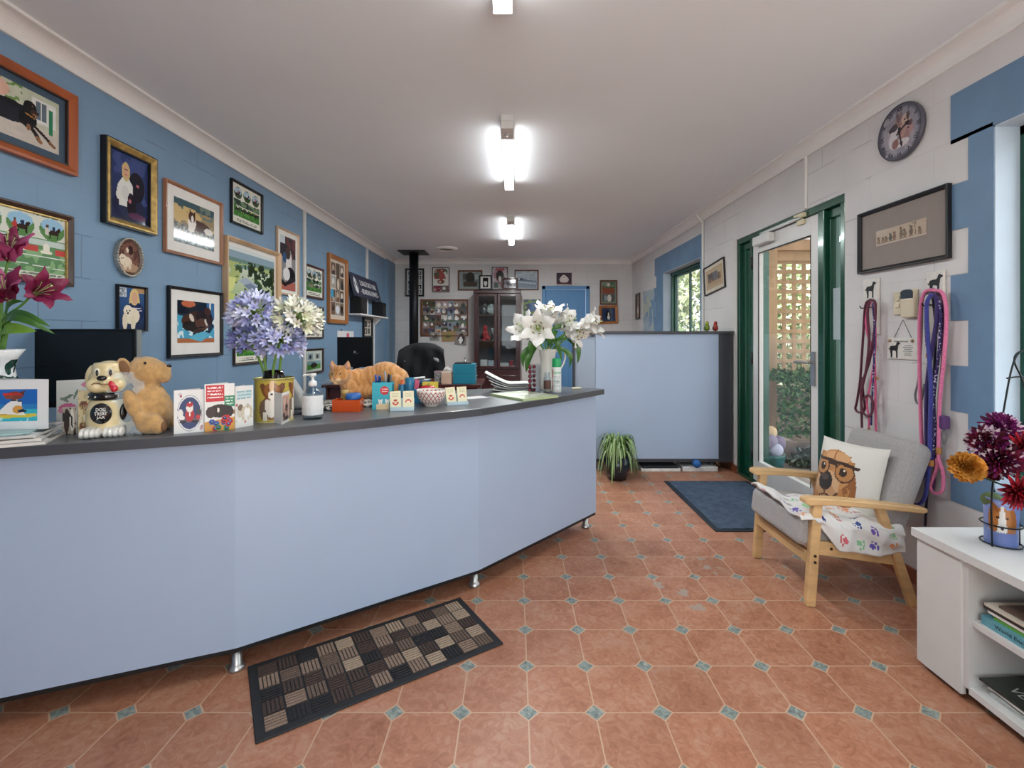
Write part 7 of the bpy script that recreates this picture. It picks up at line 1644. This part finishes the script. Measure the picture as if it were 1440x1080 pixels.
# mahogany desk further back
DY0, DY1, DX0, DX1, DZ = 4.41, 5.09, -1.80, -.32, .75
t = thing('office_desk', 'dark red mahogany desk behind the counter near the office chair', 'desk', ((DX0+DX1)/2, (DY0+DY1)/2, 0))
hx, hy = (DX1-DX0)/2, (DY1-DY0)/2
MB().box(-hx, hx, -hy, hy, DZ-.03, DZ).build('desk_top', m_mah, t, bev=.003)
MB().box(-hx+.03, -hx+.05, -hy+.03, hy-.03, 0, DZ-.03).build('side_panel', m_mah, t); MB().box(hx-.05, hx-.03, -hy+.03, hy-.03, 0, DZ-.03).build('side_panel', m_mah, t); MB().box(-hx+.05, hx-.05, -hy+.05, -hy+.068, .2, DZ-.03).build('modesty_panel', m_mah, t)
t = thing('computer_monitor', 'black monitor with a small pale logo, seen from behind beyond the cat', 'monitor', (0, 4.78, DZ))
a, c_ = at(474, 474, 4.75), at(523.5, 474, 4.75); w_ = c_.x-a.x; t.location.x = (a.x+c_.x)/2; zt = a.z-DZ
MB().box(-w_/2, w_/2, -.03, .01, zt-.3, zt).build('housing', m_mon, t, bev=.004); MB().ell((-.0, -.0305, zt-.15), (.012, .001, .012)).ell((.025, -.0305, zt-.165), (.006, .001, .004)).build('logo', M('pale_logo', '#8f9396', .4, var=0), t)
MB().box(-.03, .03, .0, .03, .01, zt-.15).build('stand_neck', m_mon, t); MB().box(-.11, .11, -.08, .1, 0, .012).build('stand_foot', m_mon, t, bev=.004)

# teal file boxes, tissues, tray, papers, small things on the desk
def file_box(label, z0, x0, x1, y0):
    t = thing('file_box', label, 'box', ((x0+x1)/2, y0, z0), 0, 'teal file boxes'); h = (x1-x0)/2
    MB().box(-h, h, 0, .22, 0, .092).build('box_body', M('teal_file', '#157a92', .5, var=.04), t, bev=.002)
    b = MB(); b.box(h, h+.004, .03, .05, .02, .05); b.tube([(h+.002, .02, .07), (h+.018, .05, .075)], .004, 6); b.build('metal_clip', m_chrome, t)
a, c_ = at(637, 540, 4.5), at(668, 540, 4.5)
file_box('lower teal file box on the mahogany desk', DZ, a.x, c_.x, 4.5); file_box('upper teal file box stacked on the mahogany desk', DZ+.093, a.x-.002, c_.x-.002, 4.5)
o = MB().box(a.x+.01, c_.x-.04, 4.52, 4.7, DZ+.1855, DZ+.198).build('black_folder', m_black, None, bev=.003); tag(o, 'black folder lying on the upper teal file box', 'folder')
b = MB(); b.lathe([(0, 0), (.018, 0), (.018, .012), (.008, .014), (.008, .04), (.012, .044), (0, .05)], 16); tag(b.build('desk_stamp', m_chrome, None, ((a.x+c_.x)/2-.0, 4.6, DZ+.1985)), 'small silver stamp standing on the black folder', 'stamp')
c_ = at(628, 541, 4.5); t = thing('tissue_box', 'peach tissue box with a white tissue pulled up', 'tissue box', (c_.x, 4.53, DZ))
MB().box(-.048, .048, -.048, .048, 0, .11).build('carton', M('peach_card', '#cfae98', .6, var=.06), t, bev=.002)
b = MB(); b.grid(lambda u, v: ((u-.5)*.09*(1-.3*v)+.008*v, .012*math.sin(u*7)*(1-v)+.006*math.sin(v*9), .108+.06*v*(1-.7*abs(u-.4))), 14, 8); b.build('tissue', M('tissue_white', '#dcdbd8', .8, var=.02), t, solid=.001)
c_ = at(583, 543, 4.55); t = thing('desk_tray', 'blue stationery tray with papers on the mahogany desk', 'tray', (c_.x-.0, 4.6, DZ))
b = MB(); b.box(-.13, .13, -.1, .1, 0, .005).box(-.13, .13, -.1, -.095, 0, .03).box(-.13, .13, .095, .1, 0, .03).box(-.13, -.125, -.1, .1, 0, .03).box(.125, .13, -.1, .1, 0, .03); b.build('tray', M('blue_tray', '#2d6f96', .4, var=.03), t)
for i, (dx, dy, rz_, z_) in enumerate(((0, 0, 4, .006), (.02, .01, -8, .012), (-.02, .0, 12, .018))): tag(MB().box(-.11, .11, -.075, .075, 0, .005).build('paper_bundle', M('paper_bundle_%d' % i, ('#c9c9c8', '#b5b7ba', '#d8d8d6')[i], .7, var=.1, scale=40), None, (c_.x+dx, 4.6+dy, DZ+z_+.012*i), (0, R(-2*i), R(rz_))), ('lowest sheaf of papers in the blue tray', 'middle sheaf of papers in the blue tray', 'top sheaf of papers in the blue tray')[i], 'papers', 'papers in the blue tray')
c_ = at(612, 541, 4.6); t = thing('desk_box', 'small grey and white box beside the tissue box', 'box', (c_.x+.03, 4.62, DZ), R(-8)); MB().box(-.035, .035, -.03, .03, 0, .1).build('carton', M('grey_mottle', '#8d8a88', .6, var=.3, scale=40), t, bev=.002); MB().box(-.036, .036, -.031, .031, .1, .112).build('lid', M('pink_lid', '#a88a90', .5, var=.05), t)
c_ = at(650, 541, 4.46); 
# office chair
t = thing('office_chair', 'black leather office chair with a jacket over its back', 'chair', (-1.06, 5.55, 0)); m_lea = M('black_leather', '#141416', .42, var=.06, bump=.15, bscale=60)
b = MB(); b.grid(lambda u, v: ((u-.5)*.47*(1-.12*max(0, v-.75)*4*abs(u-.5)*2), -.03+.04*math.cos((u-.5)*PI)*.8-.02*math.sin(v*PI), .5+v*(.6-.09*abs(2*u-1)**2.5)), 16, 16)
b.build('backrest', m_lea, t, solid=.09, bev=.02, seg=3)
MB().box(-.24, .24, -.5, -.02, .42, .5).build('seat', m_lea, t, bev=.035, seg=4)
for s_ in (-1, 1):
    b = MB(); b.tube(bez([(s_*.235, -.06, .55), (s_*.285, -.08, .68), (s_*.29, -.2, .71), (s_*.29, -.4, .7), (s_*.26, -.4, .48)], 6), .022, 8); b.build('armrest', m_black, t)
MB().cyl((0, -.25, .1), (0, -.25, .42), .03).build('gas_lift', m_black, t)
for k in range(5):
    a_ = 2*PI*k/5; p = Vector((.3*math.cos(a_), -.25+.3*math.sin(a_), .07)); b = MB(); b.tube([(0, -.25, .11), p], [.028, .018], 8); leg = b.build('base_leg', m_black, t); MB().ell(p-Vector((0, 0, .04)), (.025, .025, .03)).build('castor', m_black, leg)
j = thing('draped_jacket', 'black jacket slung over the office chair back with white marks', 'jacket', (-1.06, 5.44, .75))
b = MB(); rs = random.Random(3)
def jk(u, v):
    x = (u-.5)*.5*(1+.1*math.sin(v*3)); fold = .012*math.sin(u*26+v*2)*v+.008*math.sin(u*11-v*7)
    z_ = (.36-.08*abs(2*u-1)**2.5)-v*.38; y = -.03+.05*math.cos((u-.5)*PI)-.03-.03*v
    if v < .12: y += .07*(1-v/.12); z_ = .375-.08*abs(2*u-1)**2.5-.015*v/.12
    return (x, y+fold-.02, z_)
b.grid(jk, 40, 24); b.build('cloth', M('black_cloth', '#191a1e', .8, var=.15, scale=30), j, solid=.008)
b = MB(); b.ell((.17, -.075, .19), (.022, .006, .016)).ell((.19, -.075, .175), (.014, .006, .02)).ell((.15, -.075, .2), (.012, .006, .01)); b.build('embroidered_logo', M('white_thread', '#c9c9c9', .7, var=.05), j)
b = MB(); b.tube([(-.2, -.075, .19), (-.18, -.082, .165)], .006, 6); b.build('white_tag', M('white_thread', '#c9c9c9'), j)

# flue and wood heater in the corner
FX, FY = -1.533, 7.2
t = thing('wood_heater', 'black wood heater with its tall round flue reaching the ceiling', 'heater', (FX, FY, 0)); m_flue = M('matt_black_steel', '#15161a', .45, .3, var=.08)
MB().cyl((0, 0, .7), (0, 0, ZC), .068, n=32).build('flue', m_flue, t); MB().box(-.2, .2, -.2, .2, ZC-.012, ZC-.001).build('ceiling_plate', m_flue, t, (0, 0, 0), (0, 0, R(45)) if False else None)
MB().box(-.3, .3, -.25, .25, .12, .7).build('firebox', m_flue, t, bev=.01); MB().box(-.24, .24, -.262, -.25, .2, .6).build('fire_door', m_flue, t, bev=.005); MB().box(-.17, .17, -.266, -.262, .28, .54).build('door_glass', M('heater_glass', '#0b0b0d', .1, var=0), t)
for x in (-.24, .24):
    for y in (-.2, .2): MB().box(x-.02, x+.02, y-.02, y+.02, 0, .12).build('leg', m_flue, t)

# display cabinet
t = thing('display_cabinet', 'tall mahogany display cabinet with glazed doors by the blue door', 'cabinet', (0, 0, 0))
KY = 7.45; a, c_ = at(667, 408, KY), at(731.5, 408, KY); kw = (c_.x-a.x)/2; kx = (a.x+c_.x)/2; kz = a.z; kd = YB-KY-.005
t.location = (kx, KY, 0); m_km = M('cabinet_mahogany', '#3a1a1c', .3, var=.15, scale=8, stretch=(1, 1, .2), coat=.3); m_kin = M('cabinet_inner', '#59585c', .6, var=.05)
MB().box(-kw, -kw+.025, 0, kd, 0, kz-.03).build('side_panel', m_km, t); MB().box(kw-.025, kw, 0, kd, 0, kz-.03).build('side_panel', m_km, t)
MB().box(-kw-.015, kw+.015, -.015, kd, kz-.05, kz).build('cornice', m_km, t, bev=.006); MB().box(-kw+.025, kw-.025, kd-.015, kd, .0, kz-.05).build('back_panel', m_kin, t)
zs_mid = at(0, 519, KY).z
MB().box(-kw+.025, kw-.025, 0.02, kd-.015, zs_mid-.03, zs_mid).build('counter_shelf', m_km, t)
shz = [at(0, y, KY+.15).z for y in (443, 479)]
for z_ in shz: MB().box(-kw+.026, kw-.026, .03, kd-.016, z_-.012, z_).build('shelf', M('glass_shelf_wood', '#54403c', .4, var=.05), t)
MB().box(-kw+.025, kw-.025, 0, .02, .06, zs_mid-.03).build('lower_front', m_km, t); MB().box(-kw+.01, kw-.01, .01, kd, 0, .06).build('plinth', m_km, t)
for s_ in (-1, 1):
    x0, x1 = (-kw+.026, -.004) if s_ < 0 else (.004, kw-.026); z0, z1 = zs_mid+.005, kz-.055; e = .042
    b = MB(); b.box(x0, x0+e, -.004, .018, z0, z1).box(x1-e, x1, -.004, .018, z0, z1).box(x0+e, x1-e, -.004, .018, z1-e, z1).box(x0+e, x1-e, -.004, .018, z0, z0+e); d = b.build('door', m_km, t, bev=.003)
    MB().box(x0+e, x1-e, .006, .008, z0+e, z1-e).build('pane', glass('cabinet_glass', (.9, .92, .92), .01, .7), d); MB().ell((x1-.02 if s_ < 0 else x0+.02, -.012, (z0+z1)/2), .009).build('knob', M('brass_knob', '#b08a45'), d)
    b = MB()
    b.box(x0+.15*(x1-x0), x1-.15*(x1-x0), -.006, 0, .14, zs_mid-.1); b.build('lower_door_panel', m_km, t, bev=.004)
def inside(name, label, cat, bld, mat, x, z_, y=.14, **k):
    o = bld.build(name, mat, None, (kx+x, KY+y, z_+.0005), **k); tag(o, label, cat); return o
rs = random.Random(4)
b = MB(); b.ell((0, 0, .09), (.09, .06, .09))
for q in range(14): b.ell((rs.uniform(-.07, .07), rs.uniform(-.04, .02), rs.uniform(.04, .15)), .035)
b.x = None; inside('crystal_bowl', 'cluster of pale crystal ware on the top shelf of the display cabinet', 'crystal', b, M('pale_crystal', '#a9b5b4', .15, var=.25, scale=30, coat=.4), -.09, shz[0], remesh=.008)
b = MB(); b.ell((0, 0, .08), (.06, .05, .08)); b.ell((.02, -.01, .15), .04); inside('silver_trophy', 'grey silver ornament beside the crystal in the display cabinet', 'ornament', b, M('dull_silver', '#6d7173', .3, .5, var=.2), -.22, shz[0], remesh=.008)
b = MB(); b.box(-.06, .06, -.05, .05, 0, .02).ell((0, 0, .1), (.05, .05, .08)).ell((0, -.01, .2), (.04, .04, .05)).ell((.03, -.03, .1), (.03, .03, .06)).ell((.05, -.04, .04), (.04, .04, .035)); inside('red_soft_toy', 'bright red figure sitting on the middle shelf behind cabinet glass', 'soft toy', b, M('red_felt', '#a82a34', .8, var=.08), -.2, shz[1], remesh=.008)
b = MB(); b.lathe([(0, 0), (.03, 0), (.01, .03), (.01, .1), (.04, .14), (.05, .2), (0, .2)], 20); inside('glass_trophy', 'glass trophy next to the red figure in the display cabinet', 'trophy', b, M('pale_crystal', '#a9b5b4'), -.06, shz[1])
b = MB(); b.box(-.1, .1, -.06, .06, 0, .035).box(-.06, .06, -.04, .04, .035, .09); inside('grey_model', 'grey boxed model on the middle shelf behind the second glass door', 'model', b, M('grey_model', '#5d646c', .4, var=.2), .12, shz[1], bev=.006)
for i, (x, w2, h2, c3, l) in enumerate(((-.215, .055, .14, '#c3c4c6', 'white box nearest the flue at the bottom of the cabinet glass'), (-.1, .05, .13, '#a9b4c0', 'pale blue box second along the cabinet bottom shelf'), (-.02, .022, .12, '#3b4f8a', 'blue box in the middle of the cabinet bottom shelf'), (.1, .08, .09, '#b9b8b6', 'wide white box along the cabinet bottom shelf'), (.22, .03, .13, '#8d2c36', 'dark red box nearest the blue door in the cabinet'))):
    b = MB(); b.box(-w2, w2, -.06, .06, 0, h2); inside('keepsake_box', l, 'box', b, M('keepsake_'+c3.strip('#'), c3, .5, var=.06), x, zs_mid, bev=.004)
# ================================================================ outside the glass
m_earth = M('garden_earth', '#5d4c3c', .95, var=.3, scale=6, bump=.5, bscale=40)
def sheet_mat():
    t = NT('translucent_sheet'); tr = t.new('ShaderNodeBsdfTranslucent'); tr.inputs[0].default_value = (*lin('#dcd8da'), 1); mx = t.new('ShaderNodeMixShader'); mx.inputs[0].default_value = .6
    t.b.inputs['Base Color'].default_value = (*lin('#c9c4c6'), 1); t.b.inputs['Roughness'].default_value = .5
    t.put(mx.inputs[1], t.b.outputs[0]); t.put(mx.inputs[2], tr.outputs[0]); t.put(t.o.inputs[0], mx.outputs[0]); return t.m
def struct2(o): o['kind'] = 'structure'; return o
struct2(MB().box(XR+.2, 14, -3, 16, -.12, -.02).build('ground_outside', m_earth))
struct2(MB().box(XR+.2, 3.2, -1, 7, -.02, 0).build('path_outside', M('paved_path', '#9c948c', .9, var=.1, scale=8)))
tag(MB().box(2.2, 2.95, 3.05, 3.75, 0, .012).build('outdoor_mat', M('navy_mat_rubber', '#1e2833')), 'dark outdoor mat just past the glass door', 'mat')
m_pine = M('treated_pine', '#b59878', .7, var=.16, scale=7, stretch=(1, 1, .2))
LY = 5.2
def post(label, x, y, z0, z1, s=.055):
    o = MB().box(-s, s, -s, s, z0, z1).build('timber_post', m_pine, None, (x, y, 0), bev=.006); tag(o, label, 'post')
post('square timber verandah post standing before the lattice', 2.74, LY-.1, 0, 2.2)
post('timber post carrying the far end of the lattice', 4.3, LY-.1, 0, 2.2)
t = thing('lattice_screen', 'square timber lattice screen outside the glass door', 'lattice', (3.5, LY, .8))
b = MB(); x0, x1, z0, z1 = -1.0, 1.0, 0.0, 1.3; p_ = .1085; w_ = .042
x = x0
while x < x1: b.box(x, x+w_, .0, .012, z0, z1); x += p_
b.build('upright_laths', m_pine, t)
b = MB(); z = z0
while z < z1: b.box(x0, x1, -.012, 0, z, z+w_); z += p_
b.build('cross_laths', m_pine, t)
MB().box(x0-.04, x1+.04, -.03, .03, z1-.08, z1+.03).build('top_rail', m_pine, t, bev=.004); MB().box(x0-.04, x1+.04, -.03, .03, -.06, .0).build('bottom_rail', m_pine, t, bev=.004)
o = MB().box(XR+.2, 5.2, LY-.07, LY-.01, 2.13, 2.25).build('verandah_beam', m_pine, None, bev=.005); tag(o, 'horizontal timber beam over the lattice screen', 'beam')
# corrugated roof sheets over the verandah, and rafters
b = MB(); ny = 90
b.grid(lambda u, v: (XR+.2+u*2.1, 2.2+v*5.0, 2.62-u*.3+.012*math.sin(v*2*PI*66)), 4, 66*6)
tag(b.build('verandah_roof', sheet_mat(), None, solid=.003), 'pale corrugated verandah roof beyond the glass door', 'roof', kind='structure')
for i, y in enumerate((3.0, 3.9, 4.8)):
    o = MB().box(XR+.22, 4.2, y-.025, y+.025, 2.2, 2.29).build('rafter', m_pine); o.location.z = .0; tag(o, 'timber rafter under the verandah roof', 'rafter', 'rafters under the verandah roof')
def leafy(name, label, cat, c, r, n, cols, size, seed, group=None, trunk=None, box=False):
    """A bush: thousands of small leaves on a lumpy volume."""
    rs = np.random.RandomState(seed); t = thing(name, label, cat, (c[0], c[1], 0), 0, group)
    lumps = rs.normal(size=(14, 3)); lumps /= np.linalg.norm(lumps, axis=1)[:, None]
    V = []; FF = []; MI = []
    for i in range(n):
        if box:
            p = rs.uniform(-1, 1, 3); ax_ = rs.choice([1, 2, 1]); p[ax_] = (-1 if ax_ == 1 else 1)*rs.uniform(.75, 1.1)
        else:
            d = rs.normal(size=3); d /= np.linalg.norm(d); bump = 1+.22*max(0, (lumps @ d).max()-.6)*2.4; p = d*bump*rs.uniform(.72, 1.0)
        p = p*np.array(r)+np.array([0, 0, c[2]])
        if p[2] < .02: p[2] = .02+rs.uniform(0, .05)
        u = rs.normal(size=3); u /= np.linalg.norm(u); w = np.cross(u, rs.normal(size=3)); w /= np.linalg.norm(w); s_ = size*rs.uniform(.6, 1.3)
        k = len(V); V += [p-u*s_, p+w*s_*.42, p+u*s_, p-w*s_*.42]; FF.append((k, k+1, k+2, k+3)); MI.append(rs.randint(len(cols)))
    me = bpy.data.meshes.new('foliage'); me.from_pydata([tuple(v) for v in V], [], FF); me.polygons.foreach_set('material_index', MI); me.update()
    for m in cols: me.materials.append(m)
    o = bpy.data.objects.new('foliage', me); COL.objects.link(o); o.parent = t
    b = MB()
    for q in range(5 if not trunk else 1):
        a_ = q*1.3; b.tube(bez([(.06*math.cos(a_), .06*math.sin(a_), 0), (.2*r[0]*math.cos(a_), .2*r[1]*math.sin(a_), c[2]*.6), (.5*r[0]*math.cos(a_), .5*r[1]*math.sin(a_), c[2]+r[2]*.4)], 4), [trunk or .015]*9, 6)
    b.build('stems', M('bush_bark', '#5a4634', .9, var=.2), t)
    return t
g = lambda n_, c_: M('leaf_'+n_, c_, .6, var=.15, scale=30)
hg = [g('hedge_a', '#3f6b35'), g('hedge_b', '#2d5128'), g('hedge_c', '#577f45')]
lt = [g('bush_a', '#a3b088'), g('bush_b', '#c3c7a4'), g('bush_c', '#8a9d72'), g('bush_d', '#d3d2b8')]
leafy('hedge', 'clipped green hedge growing along the foot of the lattice', 'hedge', (3.36, 4.78, .53), (.82, .22, .3), 5200, hg, .03, 1, box=True)
leafy('low_shrub', 'dark low ground shrub below the timber sleeper edging', 'shrub', (3.05, 4.33, .07), (.5, .14, .16), 1500, [g('dark_a', '#3a4638'), g('dark_b', '#52604f'), g('dark_c', '#7a8478')], .035, 3)
o = MB().box(2.45, 4.6, 4.5, 4.56, .03, .2).build('timber_sleeper', M('weathered_sleeper', '#75675a', .9, var=.2, scale=10), None, bev=.008); tag(o, 'weathered timber sleeper edging in front of the hedge', 'sleeper')
leafy('bush', 'large pale bush filling the view through the far window', 'bush', (4.4, 9.9, 1.5), (1.7, 1.5, 1.7), 16000, lt, .085, 5, 'bushes outside the windows', .08)
leafy('bush', 'pale green bush standing behind the lattice screen', 'bush', (5.6, 7.1, 1.1), (1.3, .8, 1.25), 7000, lt, .06, 6, 'bushes outside the windows', .06)
leafy('bush', 'tall pale bush far behind the lattice screen', 'bush', (9.3, 10.6, 1.9), (2.4, 2.2, 2.1), 9000, lt, .1, 7, 'bushes outside the windows', .08)
leafy('bush', 'bush outside the near window by the low cabinet', 'bush', (5.2, 2.6, 1.1), (1.2, 1.4, 1.3), 4000, lt, .06, 8, 'bushes outside the windows', .06)
# pot with lumpy ornament by the door
t = thing('garden_pot', 'teal garden pot outside the door heaped with pale rounded stones', 'pot', (2.33, 4.3, 0))
MB().lathe([(0, 0), (.085, 0), (.11, .12), (.115, .14), (.105, .14), (.1, .12), (0, .11)], 28).build('bowl', M('teal_pot', '#2f5f5a', .3, var=.1), t)
for (x, y, z, r_, c_) in ((-.01, 0, .33, .055, '#d2b892'), (-.03, -.02, .25, .07, '#8d8598'), (.05, .0, .23, .07, '#7a6f86'), (.01, -.05, .18, .06, '#b5b8cc'), (-.05, .03, .18, .06, '#9a93a5')):
    o = MB().ell((0, 0, 0), (r_, r_*.9, r_*1.05)).build('garden_stone', M('stone_'+c_.strip('#'), c_, .8, var=.1, scale=20), None, (2.33+x, 4.3+y, z)); tag(o, {'#d2b892': 'sandy rounded stone topping the teal garden pot', '#8d8598': 'grey mauve stone under the sandy one in the garden pot', '#7a6f86': 'dark mauve stone at the lattice side of the garden pot', '#b5b8cc': 'pale bluish stone lowest at the front of the garden pot', '#9a93a5': 'greyish stone at the back of the garden pot'}[c_], 'stone', 'stones in the garden pot')

# ================================================================ flowers and wire stand on the low cabinet
CZ = .498
t = thing('dog_tin', 'blue tin printed with a brown and white dog on the low cabinet', 'tin', (1.645, 1.605, CZ)); r_, h_ = .045, .155
NU, NV = 100, 44
b = MB(); b.grid(lambda u, v: (r_*(.9+.1*v)*math.sin(2*PI*(u-.5)), -r_*(.9+.1*v)*math.cos(2*PI*(u-.5)), v*h_), NU, NV); o = b.build('printed_wall', painted('tin_print', .3, coat=.2), t)
u, v = np.meshgrid((np.arange(NU)+.5)/NU, (np.arange(NV)+.5)/NV); q = .5-.115
L = [('bg', '#7d8fc4'), ('r', 0, .9, 1, 1, '#8fa0cf'), ('r', 0, 0, 1, .06, '#5f6fa8'), ('e', q+.0, .2, .12, .3, '#d6d3ce'), ('e', q-.085, .55, .05, .3, '#a86a34'), ('e', q+.085, .5, .06, .34, '#a86a34'), ('e', q, .6, .085, .26, '#b3733a'), ('p', [(q-.012, .88), (q+.012, .88), (q+.045, .4), (q-.045, .4)], '#e4e1db'), ('e', q, .4, .045, .13, '#e4e1db'), ('e', q, .42, .018, .045, '#141214'), ('e', q-.04, .64, .012, .03, '#1c130e'), ('e', q+.045, .64, .012, .03, '#1c130e'), ('e', q-.07, .86, .03, .12, '#9a5c2c', 20), ('z', '#c9b9a8', 9, .6, q-.1, .0, q+.1, .3)]
add_print(o.data, raster(u, v, L).reshape(-1, 3))
MB().lathe([(0, .0), (r_*.9, 0), (r_*.9, .002), (0, .002)], 32).build('base', M('tin_blue', '#6f80b8', .3), t); MB().lathe([(r_, h_-.003), (r_+.003, h_), (r_, h_+.003), (r_-.003, h_), (r_-.003, .004)], 40, cap=False).build('rim', M('tin_blue', '#6f80b8'), t)
MB().lathe([(0, .12), (r_-.006, .12)], 24, cap=False).build('soil', M('soil', '#2d2119'), t)
o = MB().ell((0, 0, 0), (.03, .03, .026)).build('moss_tuft', M('moss', '#5a6a44', .9, var=.2, bump=.6, bscale=200), None, (1.625, 1.615, CZ+.145)); tag(o, 'grey green tuft growing in the dog tin', 'plant')
t = thing('wire_stand', 'black wire plant stand with a hooked top around the dog tin', 'stand', (1.645, 1.605, CZ)); m_wire = M('dark_wire', '#20262a', .4, .6, var=.03)
for x, y in ((-.05, -.02), (.052, -.01)):
    b = MB(); b.tube(bez([(x, y, 0), (x*.98, y, .2), (x*.7+.04, y*.6, .5), (.045, 0, .62), (.075, 0, .655), (.11, 0, .66)], 7), .0028, 6); b.build('upright_rod', m_wire, t)
b = MB(); b.tube([((.052)*math.cos(2*PI*k/32), (.052)*math.sin(2*PI*k/32), .07) for k in range(32)], .0025, 6, closed=True); b.tube([((.052)*math.cos(2*PI*k/32), (.052)*math.sin(2*PI*k/32), .005) for k in range(32)], .0025, 6, closed=True); b.build('ring', m_wire, t)
b = MB(); b.tube(bez([(.02, 0, .56), (.06, 0, .565), (.14, 0, .56)], 5), .0028, 6); b.build('cross_wire', m_wire, t)
t = thing('glass_vase', 'ribbed clear glass vase with a purple ribbon at the edge of the cabinet', 'vase', (1.70, 1.50, CZ)); VX, VY = 1.70, 1.50
MB().lathe([(0, 0), (.035, 0), (.04, .01), (.05, .1), (.062, .165), (.06, .165), (.047, .1), (.036, .012), (0, .01)], 14).build('wall', glass('vase_glass', (.85, .9, .96), .02), t); MB().lathe([(.047, .06), (.052, .062), (.053, .09), (.05, .093)], 28, cap=False).build('ribbon', M('purple_ribbon', '#4a2fa0', .5, var=.08), t)
def dahlia(label, c, r, cols, d, seed, tips=None, wid=.14, n=130, base=(VX, VY, CZ+.14)):
    rs = random.Random(seed); t = thing('dahlia_stem', label, 'flower', c, 0, 'dahlias on the low cabinet'); b = MB(); m0 = aim(d)
    for i in range(n):
        f = (i+.5)/n; a_ = i*2.39996; el = 1.5-f*1.75; L = r*(.32+.68*f**.55); W = r*wid*(.5+.6*f)
        q = m0 @ Matrix.Rotation(a_, 4, 'Z') @ Matrix.Rotation(-(el), 4, 'Y')
        white = tips and rs.random() < tips[1]
        def fn(u, v, q=q, L=L, W=W): return q @ Vector((L*(.12+.88*u), (v-.5)*2*W*math.sin(PI*min(1, .1+.87*u))**(.8 if wid < .18 else .45), W*(.5*abs(v-.5)*2-.2)+.1*L*u*u))
        b.mat(rs.randrange(len(cols)-(1 if tips else 0))); b.grid(lambda u, v: fn(u*.72, v), 4, 2)
        if white: b.mat(len(cols)-1)
        b.grid(lambda u, v: fn(.72+u*.28, v), 2, 2)
    b.build('flower_head', cols, t)
    o_ = Vector(c); e = Vector(base)-o_; MB().tube(bez([(0, 0, 0), -Vector(d).normalized()*r*.6+Vector((0, 0, -r*.1)), e*.6+Vector((0, 0, .01)), e], 6), .003, 6).build('stem', M('dark_stem', '#34452c', .5, var=.1), t)
    return t
pu = [g('dahlia_purple', '#7a1f66'), g('dahlia_plum', '#5a1440'), g('dahlia_magenta', '#93307f')]; dr = [g('dahlia_dark', '#4a0f26'), g('dahlia_maroon', '#65122f'), g('dahlia_wine', '#7a1838')]; rd = [g('dahlia_red', '#a01c30'), g('dahlia_scarlet', '#b82a38'), g('dahlia_deepred', '#7a1526')]; og = [g('dahlia_orange', '#c98a34'), g('dahlia_amber', '#d69c48'), g('dahlia_gold', '#b87828')]; wt = g('dahlia_white', '#d8c4d0')
D = lambda px, py, Y: at(px, py, Y)
dahlia('purple dahlia with white petal tips, topmost of the bunch', D(1408, 602, 1.56), .062, pu+[wt], (-.3, -.75, .7), 1, (wt, .3))
dahlia('dark purple dahlia with white streaks facing the blue surround', D(1388, 622, 1.53), .06, dr+pu[:1]+[wt], (-.8, -.55, .1), 2, (wt, .35))
dahlia('magenta and wine dahlia in the middle of the bunch', D(1408, 646, 1.5), .066, dr+pu[:2]+[wt], (-.2, -1, -.05), 3, (wt, .12), n=140)
dahlia('crimson dahlia leaning out below the purple blooms', D(1393, 660, 1.55), .045, dr+rd[2:], (-.6, -.5, -.5), 4)
dahlia('bright red dahlia at the window side of the bunch', D(1440, 632, 1.5), .06, rd, (.1, -1, .2), 5)
dahlia('spiky red dahlia hanging lowest over the glass vase', D(1432, 691, 1.46), .062, rd, (.0, -1, -.05), 6, n=110, wid=.11)
t = dahlia('orange yellow dahlia stretching away from the bunch on a thin stem', D(1360, 657, 1.5), .05, og, (-.5, -.8, .3), 7, n=120, wid=.2)
